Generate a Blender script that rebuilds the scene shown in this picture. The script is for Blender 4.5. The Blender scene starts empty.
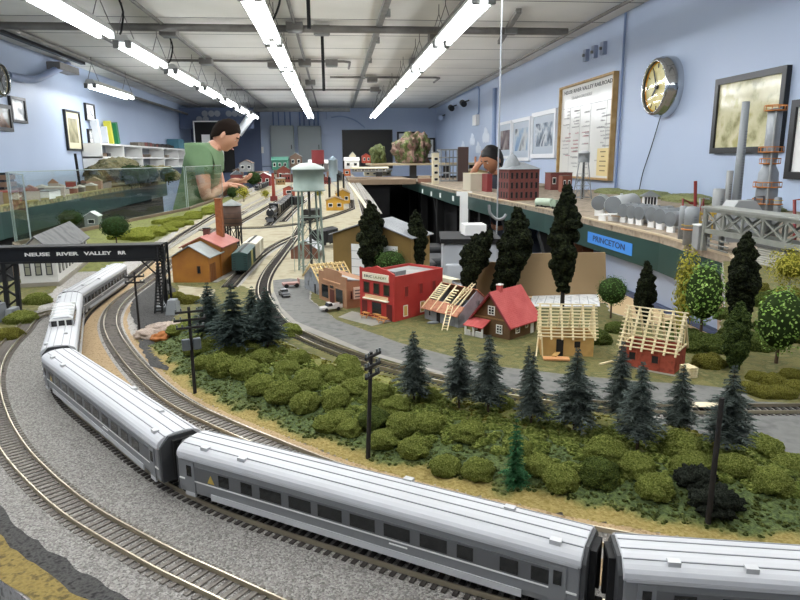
import bpy, bmesh, math, random
from mathutils import Vector, Matrix, noise
R=math.radians; PI=math.pi
C=bpy.context.scene.collection
rnd=random.Random(7)
# ---------------------------------------------------------------- camera model (photo pixel -> place)
FPX=650.0; PITCH=R(12.2); YAW=R(5.7); ROLL=R(-0.5); CZ=1.45
KIDMAP={}
Z0=1.21                      # layout ground level
def ray(u,v):
    x=(u-400)/FPX; y=(300-v)/FPX
    c,s=math.cos(ROLL),math.sin(ROLL); x,y=c*x-s*y,s*x+c*y
    fy=math.cos(PITCH)+y*math.sin(PITCH); fz=-math.sin(PITCH)+y*math.cos(PITCH)
    c,s=math.cos(YAW),math.sin(YAW)
    return Vector((c*x+s*fy,-s*x+c*fy,fz))
def P(u,v,z=Z0):
    d=ray(u,v); t=(z-CZ)/d.z; return Vector((d.x*t,d.y*t,z))
def PY(u,v,Y):
    d=ray(u,v); t=Y/d.y; return Vector((d.x*t,Y,CZ+d.z*t))
def PX(u,v,X):
    d=ray(u,v); t=X/d.x; return Vector((X,d.y*t,CZ+d.z*t))
def pix(p):
    x,y,z=p[0],p[1],p[2]-CZ; c,s=math.cos(YAW),math.sin(YAW)
    X=c*x-s*y; F=s*x+c*y; cp,sp=math.cos(PITCH),math.sin(PITCH)
    d=F*cp-z*sp; U=F*sp+z*cp; a,b=X/d,U/d; c,s=math.cos(ROLL),math.sin(ROLL)
    return 400+FPX*(c*a+s*b),300-FPX*(-s*a+c*b)
# ---------------------------------------------------------------- materials
def lin(h):
    h=h.lstrip('#'); o=[]
    for i in (0,2,4):
        c=int(h[i:i+2],16)/255; o.append(c/12.92 if c<=.04045 else ((c+.055)/1.055)**2.4)
    return (*o,1)
MATS={}
def mat(name,col,rough=.6,metal=0,n=None,bump=None,spec=.5,n2=None,emit=None,coat=0,alpha=None,trans=0,ior=1.45):
    """n=(scale,[hex colours],detail)  mixes colours by noise; n2 the same by a second, larger noise; bump=(scale,strength,dist[,kind])"""
    if name in MATS: return MATS[name]
    m=bpy.data.materials.new(name); m.use_nodes=True; nt=m.node_tree; b=nt.nodes['Principled BSDF']
    b.inputs['Base Color'].default_value=lin(col); b.inputs['Roughness'].default_value=rough; b.inputs['Metallic'].default_value=metal
    b.inputs['Specular IOR Level'].default_value=spec; b.inputs['Coat Weight'].default_value=coat
    b.inputs['Transmission Weight'].default_value=trans; b.inputs['IOR'].default_value=ior
    if alpha is not None: b.inputs['Alpha'].default_value=alpha
    if emit: b.inputs['Emission Color'].default_value=lin(emit[0]); b.inputs['Emission Strength'].default_value=emit[1]
    tc=None
    def coord():
        nonlocal tc
        if tc is None: tc=nt.nodes.new('ShaderNodeTexCoord')
        return tc.outputs['Object']
    if n:
        t=nt.nodes.new('ShaderNodeTexNoise'); t.inputs['Scale'].default_value=n[0]; t.inputs['Detail'].default_value=n[2] if len(n)>2 else 3
        nt.links.new(coord(),t.inputs['Vector'])
        r=nt.nodes.new('ShaderNodeValToRGB'); cols=[col]+list(n[1]); el=r.color_ramp.elements
        lo,hi=.34,.66
        while len(el)<len(cols): el.new(.5)
        for i,c in enumerate(cols): el[i].position=lo+(hi-lo)*i/(len(cols)-1); el[i].color=lin(c)
        nt.links.new(t.outputs['Fac'],r.inputs['Fac']); out=r.outputs['Color']
        if n2:
            t2=nt.nodes.new('ShaderNodeTexNoise'); t2.inputs['Scale'].default_value=n2[0]; t2.inputs['Detail'].default_value=3
            nt.links.new(coord(),t2.inputs['Vector'])
            r2=nt.nodes.new('ShaderNodeValToRGB'); r2.color_ramp.elements[0].position=n2[2]; r2.color_ramp.elements[1].position=n2[2]+.12
            nt.links.new(t2.outputs['Fac'],r2.inputs['Fac'])
            mx=nt.nodes.new('ShaderNodeMix'); mx.data_type='RGBA'; nt.links.new(r2.outputs['Color'],mx.inputs['Factor'])
            nt.links.new(out,mx.inputs['A']); mx.inputs['B'].default_value=lin(n2[1]); out=mx.outputs['Result']
        nt.links.new(out,b.inputs['Base Color'])
    if bump:
        kind=bump[3] if len(bump)>3 else 'noise'
        if kind=='voronoi':
            t=nt.nodes.new('ShaderNodeTexVoronoi'); o=t.outputs['Distance']
        elif kind=='wave':
            t=nt.nodes.new('ShaderNodeTexWave'); t.bands_direction=bump[4]; t.inputs['Distortion'].default_value=0; o=t.outputs['Fac']
        elif kind=='brick':
            t=nt.nodes.new('ShaderNodeTexBrick'); o=t.outputs['Fac']
        else:
            t=nt.nodes.new('ShaderNodeTexNoise'); t.inputs['Detail'].default_value=4; o=t.outputs['Fac']
        t.inputs['Scale'].default_value=bump[0]; nt.links.new(coord(),t.inputs['Vector'])
        bp=nt.nodes.new('ShaderNodeBump'); bp.inputs['Strength'].default_value=bump[1]; bp.inputs['Distance'].default_value=bump[2]
        nt.links.new(o,bp.inputs['Height']); nt.links.new(bp.outputs['Normal'],b.inputs['Normal'])
    MATS[name]=m; return m
def stones(name,cols,scale,rough=.9,dist=.0015,dark=None):
    """gravel: every voronoi cell its own colour, with bumps"""
    if name in MATS: return MATS[name]
    m=bpy.data.materials.new(name); m.use_nodes=True; nt=m.node_tree; b=nt.nodes['Principled BSDF']; b.inputs['Roughness'].default_value=rough
    tc=nt.nodes.new('ShaderNodeTexCoord'); v=nt.nodes.new('ShaderNodeTexVoronoi'); v.inputs['Scale'].default_value=scale
    nt.links.new(tc.outputs['Object'],v.inputs['Vector'])
    sp=nt.nodes.new('ShaderNodeSeparateColor'); nt.links.new(v.outputs['Color'],sp.inputs['Color'])
    r=nt.nodes.new('ShaderNodeValToRGB'); el=r.color_ramp.elements
    while len(el)<len(cols): el.new(.5)
    for i,c in enumerate(cols): el[i].position=i/(len(cols)-1); el[i].color=lin(c)
    nt.links.new(sp.outputs[0],r.inputs['Fac']); out=r.outputs['Color']
    nt.links.new(out,b.inputs['Base Color'])
    bp=nt.nodes.new('ShaderNodeBump'); bp.inputs['Strength'].default_value=.9; bp.inputs['Distance'].default_value=dist; bp.invert=True
    nt.links.new(v.outputs['Distance'],bp.inputs['Height']); nt.links.new(bp.outputs['Normal'],b.inputs['Normal'])
    MATS[name]=m; return m
def thin_glass(name,refl=.06,tint='#FFFFFF',rough=.0):
    if name in MATS: return MATS[name]
    m=bpy.data.materials.new(name); m.use_nodes=True; nt=m.node_tree; nt.nodes.clear()
    o=nt.nodes.new('ShaderNodeOutputMaterial'); t=nt.nodes.new('ShaderNodeBsdfTransparent'); g=nt.nodes.new('ShaderNodeBsdfGlossy'); x=nt.nodes.new('ShaderNodeMixShader'); f=nt.nodes.new('ShaderNodeLayerWeight')
    t.inputs['Color'].default_value=lin(tint); g.inputs['Roughness'].default_value=rough
    p=nt.nodes.new('ShaderNodeMath'); p.operation='POWER'; p.inputs[1].default_value=3.0; nt.links.new(f.outputs['Facing'],p.inputs[0])
    k=nt.nodes.new('ShaderNodeMath'); k.operation='MULTIPLY_ADD'; k.inputs[1].default_value=refl*4; k.inputs[2].default_value=refl*.5; nt.links.new(p.outputs[0],k.inputs[0])
    nt.links.new(k.outputs[0],x.inputs[0]); nt.links.new(t.outputs[0],x.inputs[1]); nt.links.new(g.outputs[0],x.inputs[2]); nt.links.new(x.outputs[0],o.inputs['Surface'])
    MATS[name]=m; return m
# ---------------------------------------------------------------- mesh builder: one MB -> ONE mesh object
class MB:
    def __init__(s): s.v=[]; s.f=[]; s.sm=[]
    def add(s,vs,fs,smooth=False,M=None):
        o=len(s.v); s.v+= [tuple(M@Vector(p)) for p in vs] if M is not None else [tuple(p) for p in vs]
        for f in fs: s.f.append(tuple(i+o for i in f)); s.sm.append(smooth)
        return s
    def box(s,c,d,rz=0,M=None,taper=1.0):
        x,y,z=d[0]/2,d[1]/2,d[2]/2; t=taper
        vs=[(-x,-y,-z),(x,-y,-z),(x,y,-z),(-x,y,-z),(-x*t,-y*t,z),(x*t,-y*t,z),(x*t,y*t,z),(-x*t,y*t,z)]
        T=Matrix.Translation(c)@Matrix.Rotation(rz,4,'Z'); T=M@T if M is not None else T
        return s.add(vs,[(0,3,2,1),(4,5,6,7),(0,1,5,4),(1,2,6,5),(2,3,7,6),(3,0,4,7)],False,T)
    def bbox(s,lo,hi,M=None):
        return s.box([(a+b)/2 for a,b in zip(lo,hi)],[abs(b-a) for a,b in zip(lo,hi)],0,M)
    def bar(s,a,b,w,h=None,up=(0,0,1)):
        """rectangular bar from a to b"""
        a,b=Vector(a),Vector(b); h=h or w; d=b-a; L=d.length
        if L<1e-9: return s
        d/=L; u=Vector(up)
        if abs(d.dot(u))>.98: u=Vector((1,0,0))
        x=d.cross(u).normalized(); y=x.cross(d)
        M=Matrix(((x.x,d.x,y.x,0),(x.y,d.y,y.y,0),(x.z,d.z,y.z,0),(0,0,0,1))); M=Matrix.Translation((a+b)/2)@M
        return s.box((0,0,0),(w,L,h),0,M)
    def cyl(s,a,b,r0,r1=None,n=12,caps=True,smooth=True):
        a,b=Vector(a),Vector(b); r1=r0 if r1 is None else r1; d=(b-a).normalized()
        u=Vector((1,0,0)) if abs(d.x)<.8 else Vector((0,1,0)); x=d.cross(u).normalized(); y=d.cross(x)
        vs=[];fs=[]
        for q,r in ((a,r0),(b,r1)):
            for i in range(n):
                t=2*PI*i/n; vs.append(q+x*math.cos(t)*r+y*math.sin(t)*r)
        for i in range(n): j=(i+1)%n; fs.append((i,i+n,j+n,j))
        s.add(vs,fs,smooth)
        if caps:
            s.add(vs[:n],[tuple(range(n))]); s.add(vs[n:],[tuple(reversed(range(n)))])
        return s
    def lathe(s,prof,c=(0,0,0),n=24,smooth=True,M=None,a0=0,a1=2*PI):
        full=abs(a1-a0-2*PI)<1e-6; k=n if full else n+1
        vs=[];fs=[]
        for r,z in prof:
            for i in range(k):
                t=a0+(a1-a0)*i/n; vs.append((c[0]+r*math.cos(t),c[1]+r*math.sin(t),c[2]+z))
        for a in range(len(prof)-1):
            for i in range(n):
                j=(i+1)%k; fs.append((a*k+i,a*k+j,(a+1)*k+j,(a+1)*k+i))
        return s.add(vs,fs,smooth,M)
    def prism(s,poly,z0,z1,M=None):
        n=len(poly); vs=[(p[0],p[1],z0) for p in poly]+[(p[0],p[1],z1) for p in poly]
        fs=[tuple(reversed(range(n))),tuple(range(n,2*n))]+[(i,(i+1)%n,(i+1)%n+n,i+n) for i in range(n)]
        return s.add(vs,fs,False,M)
    def extr(s,poly,axis,a,b,M=None):
        """prism of a 2-D outline along x ('x': outline is y,z) or y ('y': outline is x,z)"""
        n=len(poly)
        f=(lambda p,t:(t,p[0],p[1])) if axis=='x' else (lambda p,t:(p[0],t,p[1]))
        vs=[f(p,a) for p in poly]+[f(p,b) for p in poly]
        fs=[tuple(range(n)),tuple(reversed(range(n,2*n)))]+[(i,i+n,(i+1)%n+n,(i+1)%n) for i in range(n)]
        return s.add(vs,fs,False,M)
    def quad(s,a,b,c,d): return s.add([a,b,c,d],[(0,1,2,3)])
    def slab(s,a,b,c,d,t):
        """quad a b c d with thickness t against its normal"""
        a,b,c,d=[Vector(p) for p in (a,b,c,d)]; n=(b-a).cross(d-a).normalized()*t
        vs=[a,b,c,d,a-n,b-n,c-n,d-n]
        return s.add(vs,[(0,1,2,3),(7,6,5,4),(0,4,5,1),(1,5,6,2),(2,6,7,3),(3,7,4,0)])
    def tube(s,path,r,n=8):
        path=[Vector(p) for p in path]; rings=[]; vs=[]; fs=[]
        prev=None
        for i,p in enumerate(path):
            d=(path[min(i+1,len(path)-1)]-path[max(i-1,0)]).normalized()
            if prev is None:
                u=Vector((0,0,1)) if abs(d.z)<.9 else Vector((1,0,0)); x=d.cross(u).normalized()
            else: x=(prev-d*prev.dot(d)).normalized()
            prev=x; y=d.cross(x); rr=r[i] if isinstance(r,(list,tuple)) else r
            for k in range(n):
                t=2*PI*k/n; vs.append(p+x*math.cos(t)*rr+y*math.sin(t)*rr)
        m=len(path)
        for i in range(m-1):
            for k in range(n): j=(k+1)%n; fs.append((i*n+k,(i+1)*n+k,(i+1)*n+j,i*n+j)) 
        s.add(vs,fs,True); s.add(vs[:n],[tuple(range(n))]); s.add(vs[-n:],[tuple(reversed(range(n)))])
        return s
    def sphere(s,c,r,n=12,m=8,sq=(1,1,1)):
        prof=[(max(1e-5,math.sin(PI*i/m)),-math.cos(PI*i/m)) for i in range(m+1)]
        M=Matrix.Translation(c)@Matrix.Diagonal((r*sq[0],r*sq[1],r*sq[2],1))
        return s.lathe(prof,(0,0,0),n,True,M)
    def build(s,name,m,parent=None,kind=None,loc=None,rz=0):
        me=bpy.data.meshes.new(name); me.from_pydata(s.v,[],s.f); me.polygons.foreach_set('use_smooth',s.sm)
        me.materials.append(m); me.update()
        o=bpy.data.objects.new(name,me); C.objects.link(o)
        if parent is not None: o.parent=parent; KIDMAP.setdefault(parent.name,[]).append(o)
        if kind: o['kind']=kind
        if loc is not None: o.location=loc
        if rz: o.rotation_euler.z=rz
        return o
def tag(o,label,cat,group=None,kind=None):
    o['label']=label; o['category']=cat
    if group: o['group']=group
    if kind: o['kind']=kind
    return o
def thing(name,label,cat,loc=(0,0,0),rz=0,group=None):
    o=bpy.data.objects.new(name,None); o.empty_display_size=.02; C.objects.link(o); o.location=loc; o.rotation_euler=(0,0,rz)
    return tag(o,label,cat,group)
def struct(name,mb,m): return mb.build(name,m,None,'structure')
def dup(o,loc,rz=None,label=None,group=None,scale=None,parent=None):
    c=o.copy(); C.objects.link(c)
    if parent is not None: c.parent=parent; KIDMAP.setdefault(parent.name,[]).append(c)
    else:
        c.location=loc
        if rz is not None: c.rotation_euler=(0,0,rz)
        if scale is not None: c.scale=scale if not isinstance(scale,(int,float)) else (scale,)*3
        if label: c['label']=label
        if group: c['group']=group
        elif label and 'group' in c.keys(): del c['group']
    for ch in list(KIDS(o)): dup(ch,None,parent=c)
    return c
def KIDS(o): return KIDMAP.get(o.name,())
def solid(o,bev=None,seg=2):
    return o
def recalc(o):
    bm=bmesh.new(); bm.from_mesh(o.data); bmesh.ops.remove_doubles(bm,verts=bm.verts,dist=1e-6); bmesh.ops.recalc_face_normals(bm,faces=bm.faces); bm.to_mesh(o.data); bm.free(); return o
def bevel(o,w,seg=2,ang=40):
    b=o.modifiers.new('bevel','BEVEL'); b.width=w; b.segments=seg; b.limit_method='ANGLE'; b.angle_limit=R(ang); return o
def catmull(pts,step=.01):
    pts=[Vector(p) for p in pts]; out=[]
    n=len(pts)
    for i in range(n-1):
        p0=pts[max(i-1,0)]; p1=pts[i]; p2=pts[i+1]; p3=pts[min(i+2,n-1)]
        if i==0: p0=p1*2-p2
        if i==n-2: p3=p2*2-p1
        k=max(2,int((p2-p1).length/step))
        for j in range(k):
            t=j/k; a,b,c,d=p0,p1,p2,p3
            out.append(.5*((2*b)+(c-a)*t+(2*a-5*b+4*c-d)*t*t+(3*b-a-3*c+d)*t**3))
    out.append(pts[-1]); return out
def resample(path,step):
    path=[Vector(p) for p in path]; out=[path[0].copy()]; acc=0
    for a,b in zip(path,path[1:]):
        L=(b-a).length
        if L<1e-9: continue
        t=step-acc
        while t<=L: out.append(a+(b-a)*(t/L)); t+=step
        acc=L-(t-step)
    return out
def offset(path,d):
    out=[]
    for i,p in enumerate(path):
        t=(path[min(i+1,len(path)-1)]-path[max(i-1,0)]); t.z=0; t.normalize(); out.append(p+Vector((-t.y,t.x,0))*d)
    return out
def ribbon(path,w,z0,z1=None,crown=0,jit=0,wb=None):
    """flat strip along a path, width w (top) / wb (bottom), from z0 up to z1"""
    mb=MB(); wb=wb or w
    if z1 is None: z1=z0
    vs=[];fs=[]; n=len(path)
    for i,p in enumerate(path):
        t=(path[min(i+1,n-1)]-path[max(i-1,0)]); t.z=0; t.normalize(); N=Vector((-t.y,t.x,0))
        jl=jit*noise.noise(p*18+Vector((3,0,0))); jr=jit*noise.noise(p*18+Vector((0,7,0)))
        for o,z in ((wb/2+jl,z0),(w/2+jl*.5,z1),(-w/2-jr*.5,z1),(-wb/2-jr,z0)):
            q=p+N*o; vs.append((q.x,q.y,z))
    for i in range(n-1):
        for k in range(3): a=i*4+k; fs.append((a,a+1,a+5,a+4))
    mb.add([v for v in vs],[tuple(reversed(f)) for f in fs]); return mb
def curve_mesh(text,size,depth=.0,align='CENTER',bold=0):
    cu=bpy.data.curves.new('lettering','FONT'); cu.body=text; cu.size=size; cu.extrude=depth; cu.align_x=align; cu.align_y='CENTER'; cu.offset=bold; cu.resolution_u=3
    o=bpy.data.objects.new('lettering',cu); C.objects.link(o); bpy.context.view_layer.update()
    me=bpy.data.meshes.new_from_object(o.evaluated_get(bpy.context.evaluated_depsgraph_get()))
    bpy.data.objects.remove(o); bpy.data.curves.remove(cu); return me
def lettering(name,text,size,m,parent,M,depth=.0005,bold=0,fit=None):
    """flat lettering lying in the local XY plane, put in place by matrix M; fit = wanted width"""
    me=curve_mesh(text,size,depth,bold=bold); me.name=name
    if fit:
        xs=[v.co.x for v in me.vertices]; w=max(xs)-min(xs); k=fit/w
        for v in me.vertices: v.co.x*=k
    me.materials.clear(); me.materials.append(m)
    o=bpy.data.objects.new(name,me); C.objects.link(o)
    if parent is not None: o.parent=parent; KIDMAP.setdefault(parent.name,[]).append(o)
    o.matrix_local=M; return o
def facing(origin,xdir,updir=(0,0,1)):
    """matrix whose local X runs along xdir, local Y along updir, at origin"""
    x=Vector(xdir).normalized(); u=Vector(updir); z=x.cross(u).normalized(); y=z.cross(x)
    return Matrix(((x.x,y.x,z.x,origin[0]),(x.y,y.y,z.y,origin[1]),(x.z,y.z,z.z,origin[2]),(0,0,0,1)))
# ================================================================ ROOM
XL,XR,YB,YF,ZC=-2.64,2.045,13.05,-1.7,2.43
M_wall=mat('wall_paint','#ABBAD3',.42,n=(1.2,['#B3C1D8'],2),bump=(60,.08,.002))
M_navy=mat('navy_paint','#4A5672',.5,n=(1.5,['#56637F'],2))
M_floor=mat('floor_concrete','#5C5A57',.7,n=(3,['#6B6865','#504E4C'],4))
M_dark=mat('black_satin','#17181A',.45)
M_blackmat=mat('black_matte','#121212',.8)
M_white=mat('white_paint','#E9E9E6',.45)
M_steel=mat('galvanised','#8D8E8B',.42,.55,n=(14,['#7A7B79'],3))
M_rust=mat('dull_conduit','#807D78',.5,.35,n=(9,['#6C6965'],3))
def ceiling_mat():
    m=bpy.data.materials.new('ceiling_planks'); m.use_nodes=True; nt=m.node_tree; b=nt.nodes['Principled BSDF']; b.inputs['Roughness'].default_value=.7
    tc=nt.nodes.new('ShaderNodeTexCoord'); sx=nt.nodes.new('ShaderNodeSeparateXYZ'); nt.links.new(tc.outputs['Object'],sx.inputs[0])
    md=nt.nodes.new('ShaderNodeMath'); md.operation='MODULO'; md.inputs[1].default_value=.62; nt.links.new(sx.outputs[1],md.inputs[0])
    lt=nt.nodes.new('ShaderNodeMath'); lt.operation='LESS_THAN'; lt.inputs[1].default_value=.016; nt.links.new(md.outputs[0],lt.inputs[0])
    n=nt.nodes.new('ShaderNodeTexNoise'); n.inputs['Scale'].default_value=1.6; n.inputs['Detail'].default_value=5; nt.links.new(tc.outputs['Object'],n.inputs['Vector'])
    r=nt.nodes.new('ShaderNodeValToRGB'); r.color_ramp.elements[0].color=lin('#DAD8D0'); r.color_ramp.elements[1].color=lin('#E8E6DF'); r.color_ramp.elements[0].position=.35; r.color_ramp.elements[1].position=.65
    nt.links.new(n.outputs['Fac'],r.inputs['Fac'])
    mx=nt.nodes.new('ShaderNodeMix'); mx.data_type='RGBA'; nt.links.new(lt.outputs[0],mx.inputs['Factor']); nt.links.new(r.outputs['Color'],mx.inputs['A']); mx.inputs['B'].default_value=lin('#4E4D4A')
    nt.links.new(mx.outputs['Result'],b.inputs['Base Color']); return m
M_ceil=ceiling_mat()
t=.1
struct('floor',MB().bbox((XL-t,YF-t,-.1),(XR+t,YB+t,0)),M_floor)
struct('ceiling',MB().bbox((XL-t,YF-t,ZC),(XR+t,YB+t,ZC+.1)),M_ceil)
struct('wall_left',MB().bbox((XL-t,YF-t,0),(XL,YB+t,ZC)),M_wall)
struct('wall_right',MB().bbox((XR,YF-t,0),(XR+t,YB+t,ZC)),M_wall)
struct('wall_back',MB().bbox((XL,YB,0),(XR,YB+t,ZC)),M_wall)
struct('wall_front',MB().bbox((XL,YF-t,0),(XR,YF,ZC)),M_wall)
struct('baseboard_right',MB().bbox((XR-.012,YF,0),(XR,YB,.1)),M_dark)
# navy recess at the far corner
o=struct('trim_1',MB().bbox((XL,YB-.06,.9),(-1.35,YB,ZC-.02)),M_navy)
# ---------------------------------------------------------------- fluorescent fixtures
M_tube=mat('lamp_tube','#FFFFFF',.3,emit=('#F6FAFF',16))
M_fix=mat('lamp_housing','#C9CAC6',.4)
def fixture(x,y0,L,z,label,n=0):
    cy=y0+L/2
    t=thing('ceiling_light',label,'ceiling light',(x,cy,z),0,'fluorescent fixtures')
    h=MB().extr([(-.05,.04),(-.03,.075),(.03,.075),(.05,.04),(.05,.034),(.03,.03),(-.03,.03),(-.05,.034)],'y',-L/2,L/2)
    recalc(h.build('housing',M_fix,t))
    for s in (-1,1):
        MB().cyl((s*.033,-L/2+.03,.012),(s*.033,L/2-.03,.012),.0140,n=10).build('tube',M_tube,t)
        for q in (-1,1): MB().bbox((s*.036-.018,q*(L/2-.012)-.014,-.004),(s*.036+.018,q*(L/2-.012)+.014,.04)).build('lamp_holder',M_steel,t)
    for q in (-1,1):
        w=MB(); top=ZC-z
        for s in (-1,1): w.bar((s*.055,q*L*.42,.06),(0,q*L*.42,top-.06),.004)
        w.bar((0,q*L*.42,top-.062),(0,q*L*.42,top-.002),.005)
        w.build('hanging_wire',M_rust,t)
    li=bpy.data.lights.new('lamp_light','AREA'); li.shape='RECTANGLE'; li.size=.11; li.size_y=L-.06; li.energy=LAMP_W; li.color=(1,.985,.95)
    lo=bpy.data.objects.new('lamp_light',li); C.objects.link(lo); lo.parent=t; lo.location=(0,0,-.012); KIDMAP.setdefault(t.name,[]).append(lo)
    return t
LAMP_W=2.2
rows=[('row along the picture wall',.715),('middle row of the room',-.345),('row above the man in green',-1.285)]
ordn=['first','second','third','fourth','fifth','sixth','seventh','eighth','ninth','tenth']
for rn,x in rows:
    k=0
    for i in range(-3,7):
        y0=3.15+1.222*i; LL=1.15
        if rn.startswith('row above'): y0=3.19+1.26*i; LL=.97
        vis=i>=0 or (rn.startswith('row over') and i>=0)
        if i>=0:
            lab=f'twin tube ceiling light, {ordn[i]} in the {rn}'
        else: lab=f'twin tube light overhead, {ordn[-i-1]} before the {rn}'
        fixture(x,y0,LL,2.15,lab)
fixture(-2.26,6.7,1.25,2.14,'lone ceiling light hanging above the wall shelf with books')
# ---------------------------------------------------------------- pipes, conduits, boxes on the ceiling
def pipe(name,label,path,r,m=None,cat='pipe',n=8,group=None):
    o=MB().tube(path,r,n).build(name,m or M_rust); tag(o,label,cat,group); return o
pipe('sprinkler_pipe','long grey pipe running across the ceiling from wall to wall',[(-2.6,5.03,2.375),(1.78,5.03,2.375)],.026)
o=thing('strut_channel','steel strut channel crossing the end of the long ceiling pipe','channel',(1.3,5.03,2.4),0)
MB().bar((-.05,-.55,0.0),(.12,.62,0),.035,.03).build('rail',M_rust,o)
MB().box((0.04,0,-.03),(.09,.09,.035)).build('clamp',M_steel,o)
o=thing('unistrut_rail','long steel rail running down the ceiling towards the back wall','rail',(.36,3.4,2.405))
MB().bar((0,-.3,0),(.035,9.2,0),.04,.03).build('rail',M_steel,o)
for y in (.4,1.2,2.2,3.3,4.6): MB().cyl((.035,y,-.03),(.035,y,.02),.018,n=8).build('bolt',M_steel,o)
for j,(x,lab) in enumerate([(.83,'thin conduit above the row of lights next to the picture wall'),(-.24,'thin conduit above the middle row of lights'),(-1.17,'thin conduit above the lights over the man'),(-1.75,'paired ceiling conduit between the aisle lights and book wall'),(-2.3,'thick ceiling conduit running along the book wall'),(1.86,'small conduit running along the ceiling edge by the picture wall')]):
    pipe('ceiling_conduit',lab,[(x,1.5,2.4),(x,YB-.3,2.4)],.012 if j!=4 else .024,group='ceiling conduits')
for j,(y,x0,x1,lab) in enumerate([(6.75,-1.75,.2,'crossing conduit behind the third lamps'),(8.0,.0,1.3,'bent conduit crossing under the ceiling, far section'),(9.4,-1.4,.7,'crossing conduit near the far lamps')]):
    pipe('cross_conduit',lab,[(x0,y,2.395),(x1-.06,y,2.395),(x1,y+.06,2.395),(x1,y+.5,2.395)],.012,group='crossing conduits')
bx=[(-1.17,3.95,'grey junction box above the aisle lights, near the camera'),(-1.17,5.25,'grey junction box with looping cable above the aisle lights'),(-1.17,6.7,'grey junction box at the crossing conduit over the aisle lights'),
    (-.24,3.5,'grey junction box over the start of the middle lights'),(-.24,5.0,'grey junction box where the long pipe meets the middle lights'),(-.05,5.1,'square box clamped on the long ceiling pipe'),(-.24,6.75,'junction box on the crossing conduit by the middle lights'),(.02,6.75,'second box on the crossing conduit, next to the middle lights'),(-.55,6.9,'small box on the crossing conduit at the aisle side'),(-.24,8.4,'far junction box above the middle lights'),(.5,8.1,'box where the bent conduit turns'),(.6,9.2,'far box beside the steel rail'),
    (.83,3.7,'grey junction box over the lights by the picture wall'),(.83,5.3,'box over the second lamp by the picture wall'),(.83,6.6,'box over the third lamp by the picture wall')]
for x,y,lab in bx:
    o=thing('junction_box',lab,'junction box',(x,y,ZC-.03),0,'ceiling junction boxes')
    bevel(MB().box((0,0,-.02),(.12,.12,.055)).build('box',M_rust,o),.004)
    MB().box((0,0,-.05),(.1,.1,.006)).build('cover_plate',M_steel,o)
# drooping cables of the lamps
for x,y,lab in [(-1.2,4.15,'black lamp cable looping down beside the aisle lights'),(-1.2,5.35,'black cable loop hanging between two aisle lights'),(-.27,3.75,'black lamp cable beside the middle lights'),(.8,3.9,'black lamp cable beside the lights by the picture wall')]:
    p=[(x,y,2.39),(x+.02,y+.02,2.3),(x-.02,y+.1,2.22),(x-.06,y+.2,2.21)]
    pipe('lamp_cable',lab,catmull(p,.03),.006,M_blackmat,'cable')
o=thing('smoke_detector','round cream alarm dome on the ceiling above the lamps','detector',(.43,2.75,ZC))
M_cream=mat('cream_plastic','#D9D2BE',.4)
MB().lathe([(.001,-.10),(.05,-.09),(.085,-.05),(.09,-.02),(.1,0)],n=24).build('dome',M_cream,o); MB().cyl((0,0,-.02),(0,0,0),.12,n=24).build('mounting_plate',M_fix,o)
# two black rods under the ceiling in the middle
for x,y,L,lab in [(-.05,5.35,.45,'short black rod hanging below the box on the long pipe'),(-.12,4.35,.18,'black stub hanging by the middle lights')]:
    tag(MB().cyl((x,y,ZC-L),(x,y,ZC),.012).build('hanging_rod',M_blackmat),lab,'rod')
# thin vertical rod hanging by the picture wall (steadies the shelf)
o=pipe('threaded_rod','thin silvery rod from the ceiling to the edge of the green shelf',[(.735,2.9,2.43),(.735,2.9,1.08)],.0035,mat('bright_rod','#A9ACB0',.4,.4),'rod')
# far end beam
o=MB().bbox((XL,YB-.5,2.33),(.35,YB-.42,2.40)).build('cable_tray',M_steel); tag(o,'long grey tray just below the ceiling at the back wall','tray')
# ---------------------------------------------------------------- right wall
W=XR
M_frameb=mat('frame_black','#1B1C1E',.35)
M_framew=mat('frame_white','#E3E5E8',.35)
M_glassy=.12
def wallbox(side,y0,y1,z0,z1,d0,d1):
    X=lambda d: (W-d) if side>0 else (XL+d)
    return MB().bbox((min(X(d0),X(d1)),min(y0,y1),z0),(max(X(d0),X(d1)),max(y0,y1),z1))
def picture(label,side,y0,y1,z0,z1,fm,fw,art,dep=.025,mat_m=None,mw=0,name='framed_picture',tilt=0,group=None):
    y0,y1=min(y0,y1),max(y0,y1); cy,cz=(y0+y1)/2,(z0+z1)/2
    X=W-.002 if side>0 else XL+.002
    o=thing(name,label,'picture',(X,cy,cz),0,group)
    if tilt: o.rotation_euler.x=tilt
    s=-1 if side>0 else 1; w,h=(y1-y0)/2,(z1-z0)/2
    f=MB(); f.bbox((0,-w,-h),(s*dep,-w+fw,h)); f.bbox((0,w-fw,-h),(s*dep,w,h)); f.bbox((0,-w+fw,-h),(s*dep,w-fw,-h+fw)); f.bbox((0,-w+fw,h-fw),(s*dep,w-fw,h))
    f.build('frame',fm,o)
    if mw: MB().bbox((0,-w+fw,-h+fw),(s*dep*.5,w-fw,h-fw)).build('mount',mat_m,o)
    a=fw+mw
    MB().bbox((0,-w+a,-h+a),(s*(dep*.55),w-a,h-a)).build('print',art,o)
    return o
def art(name,cols,scale,rough=.12,n2=None):
    return mat(name,cols[0],rough,n=(scale,cols[1:],5),n2=n2)
o=picture('large black framed sepia drawing of a town above the refinery towers',1,2.845,3.40,1.466,1.846,M_frameb,.03,art('sepia_drawing',['#8E8A62','#C7C29A','#D6D1AE','#B3AC78'],9,.1))
picture('black framed picture with a pale mount at the edge beside the refinery',1,2.2,2.79,1.35,1.69,M_frameb,.032,art('pale_print',['#C9C3A8','#E6E2D2'],4),mat_m=M_white,mw=.06)
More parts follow.
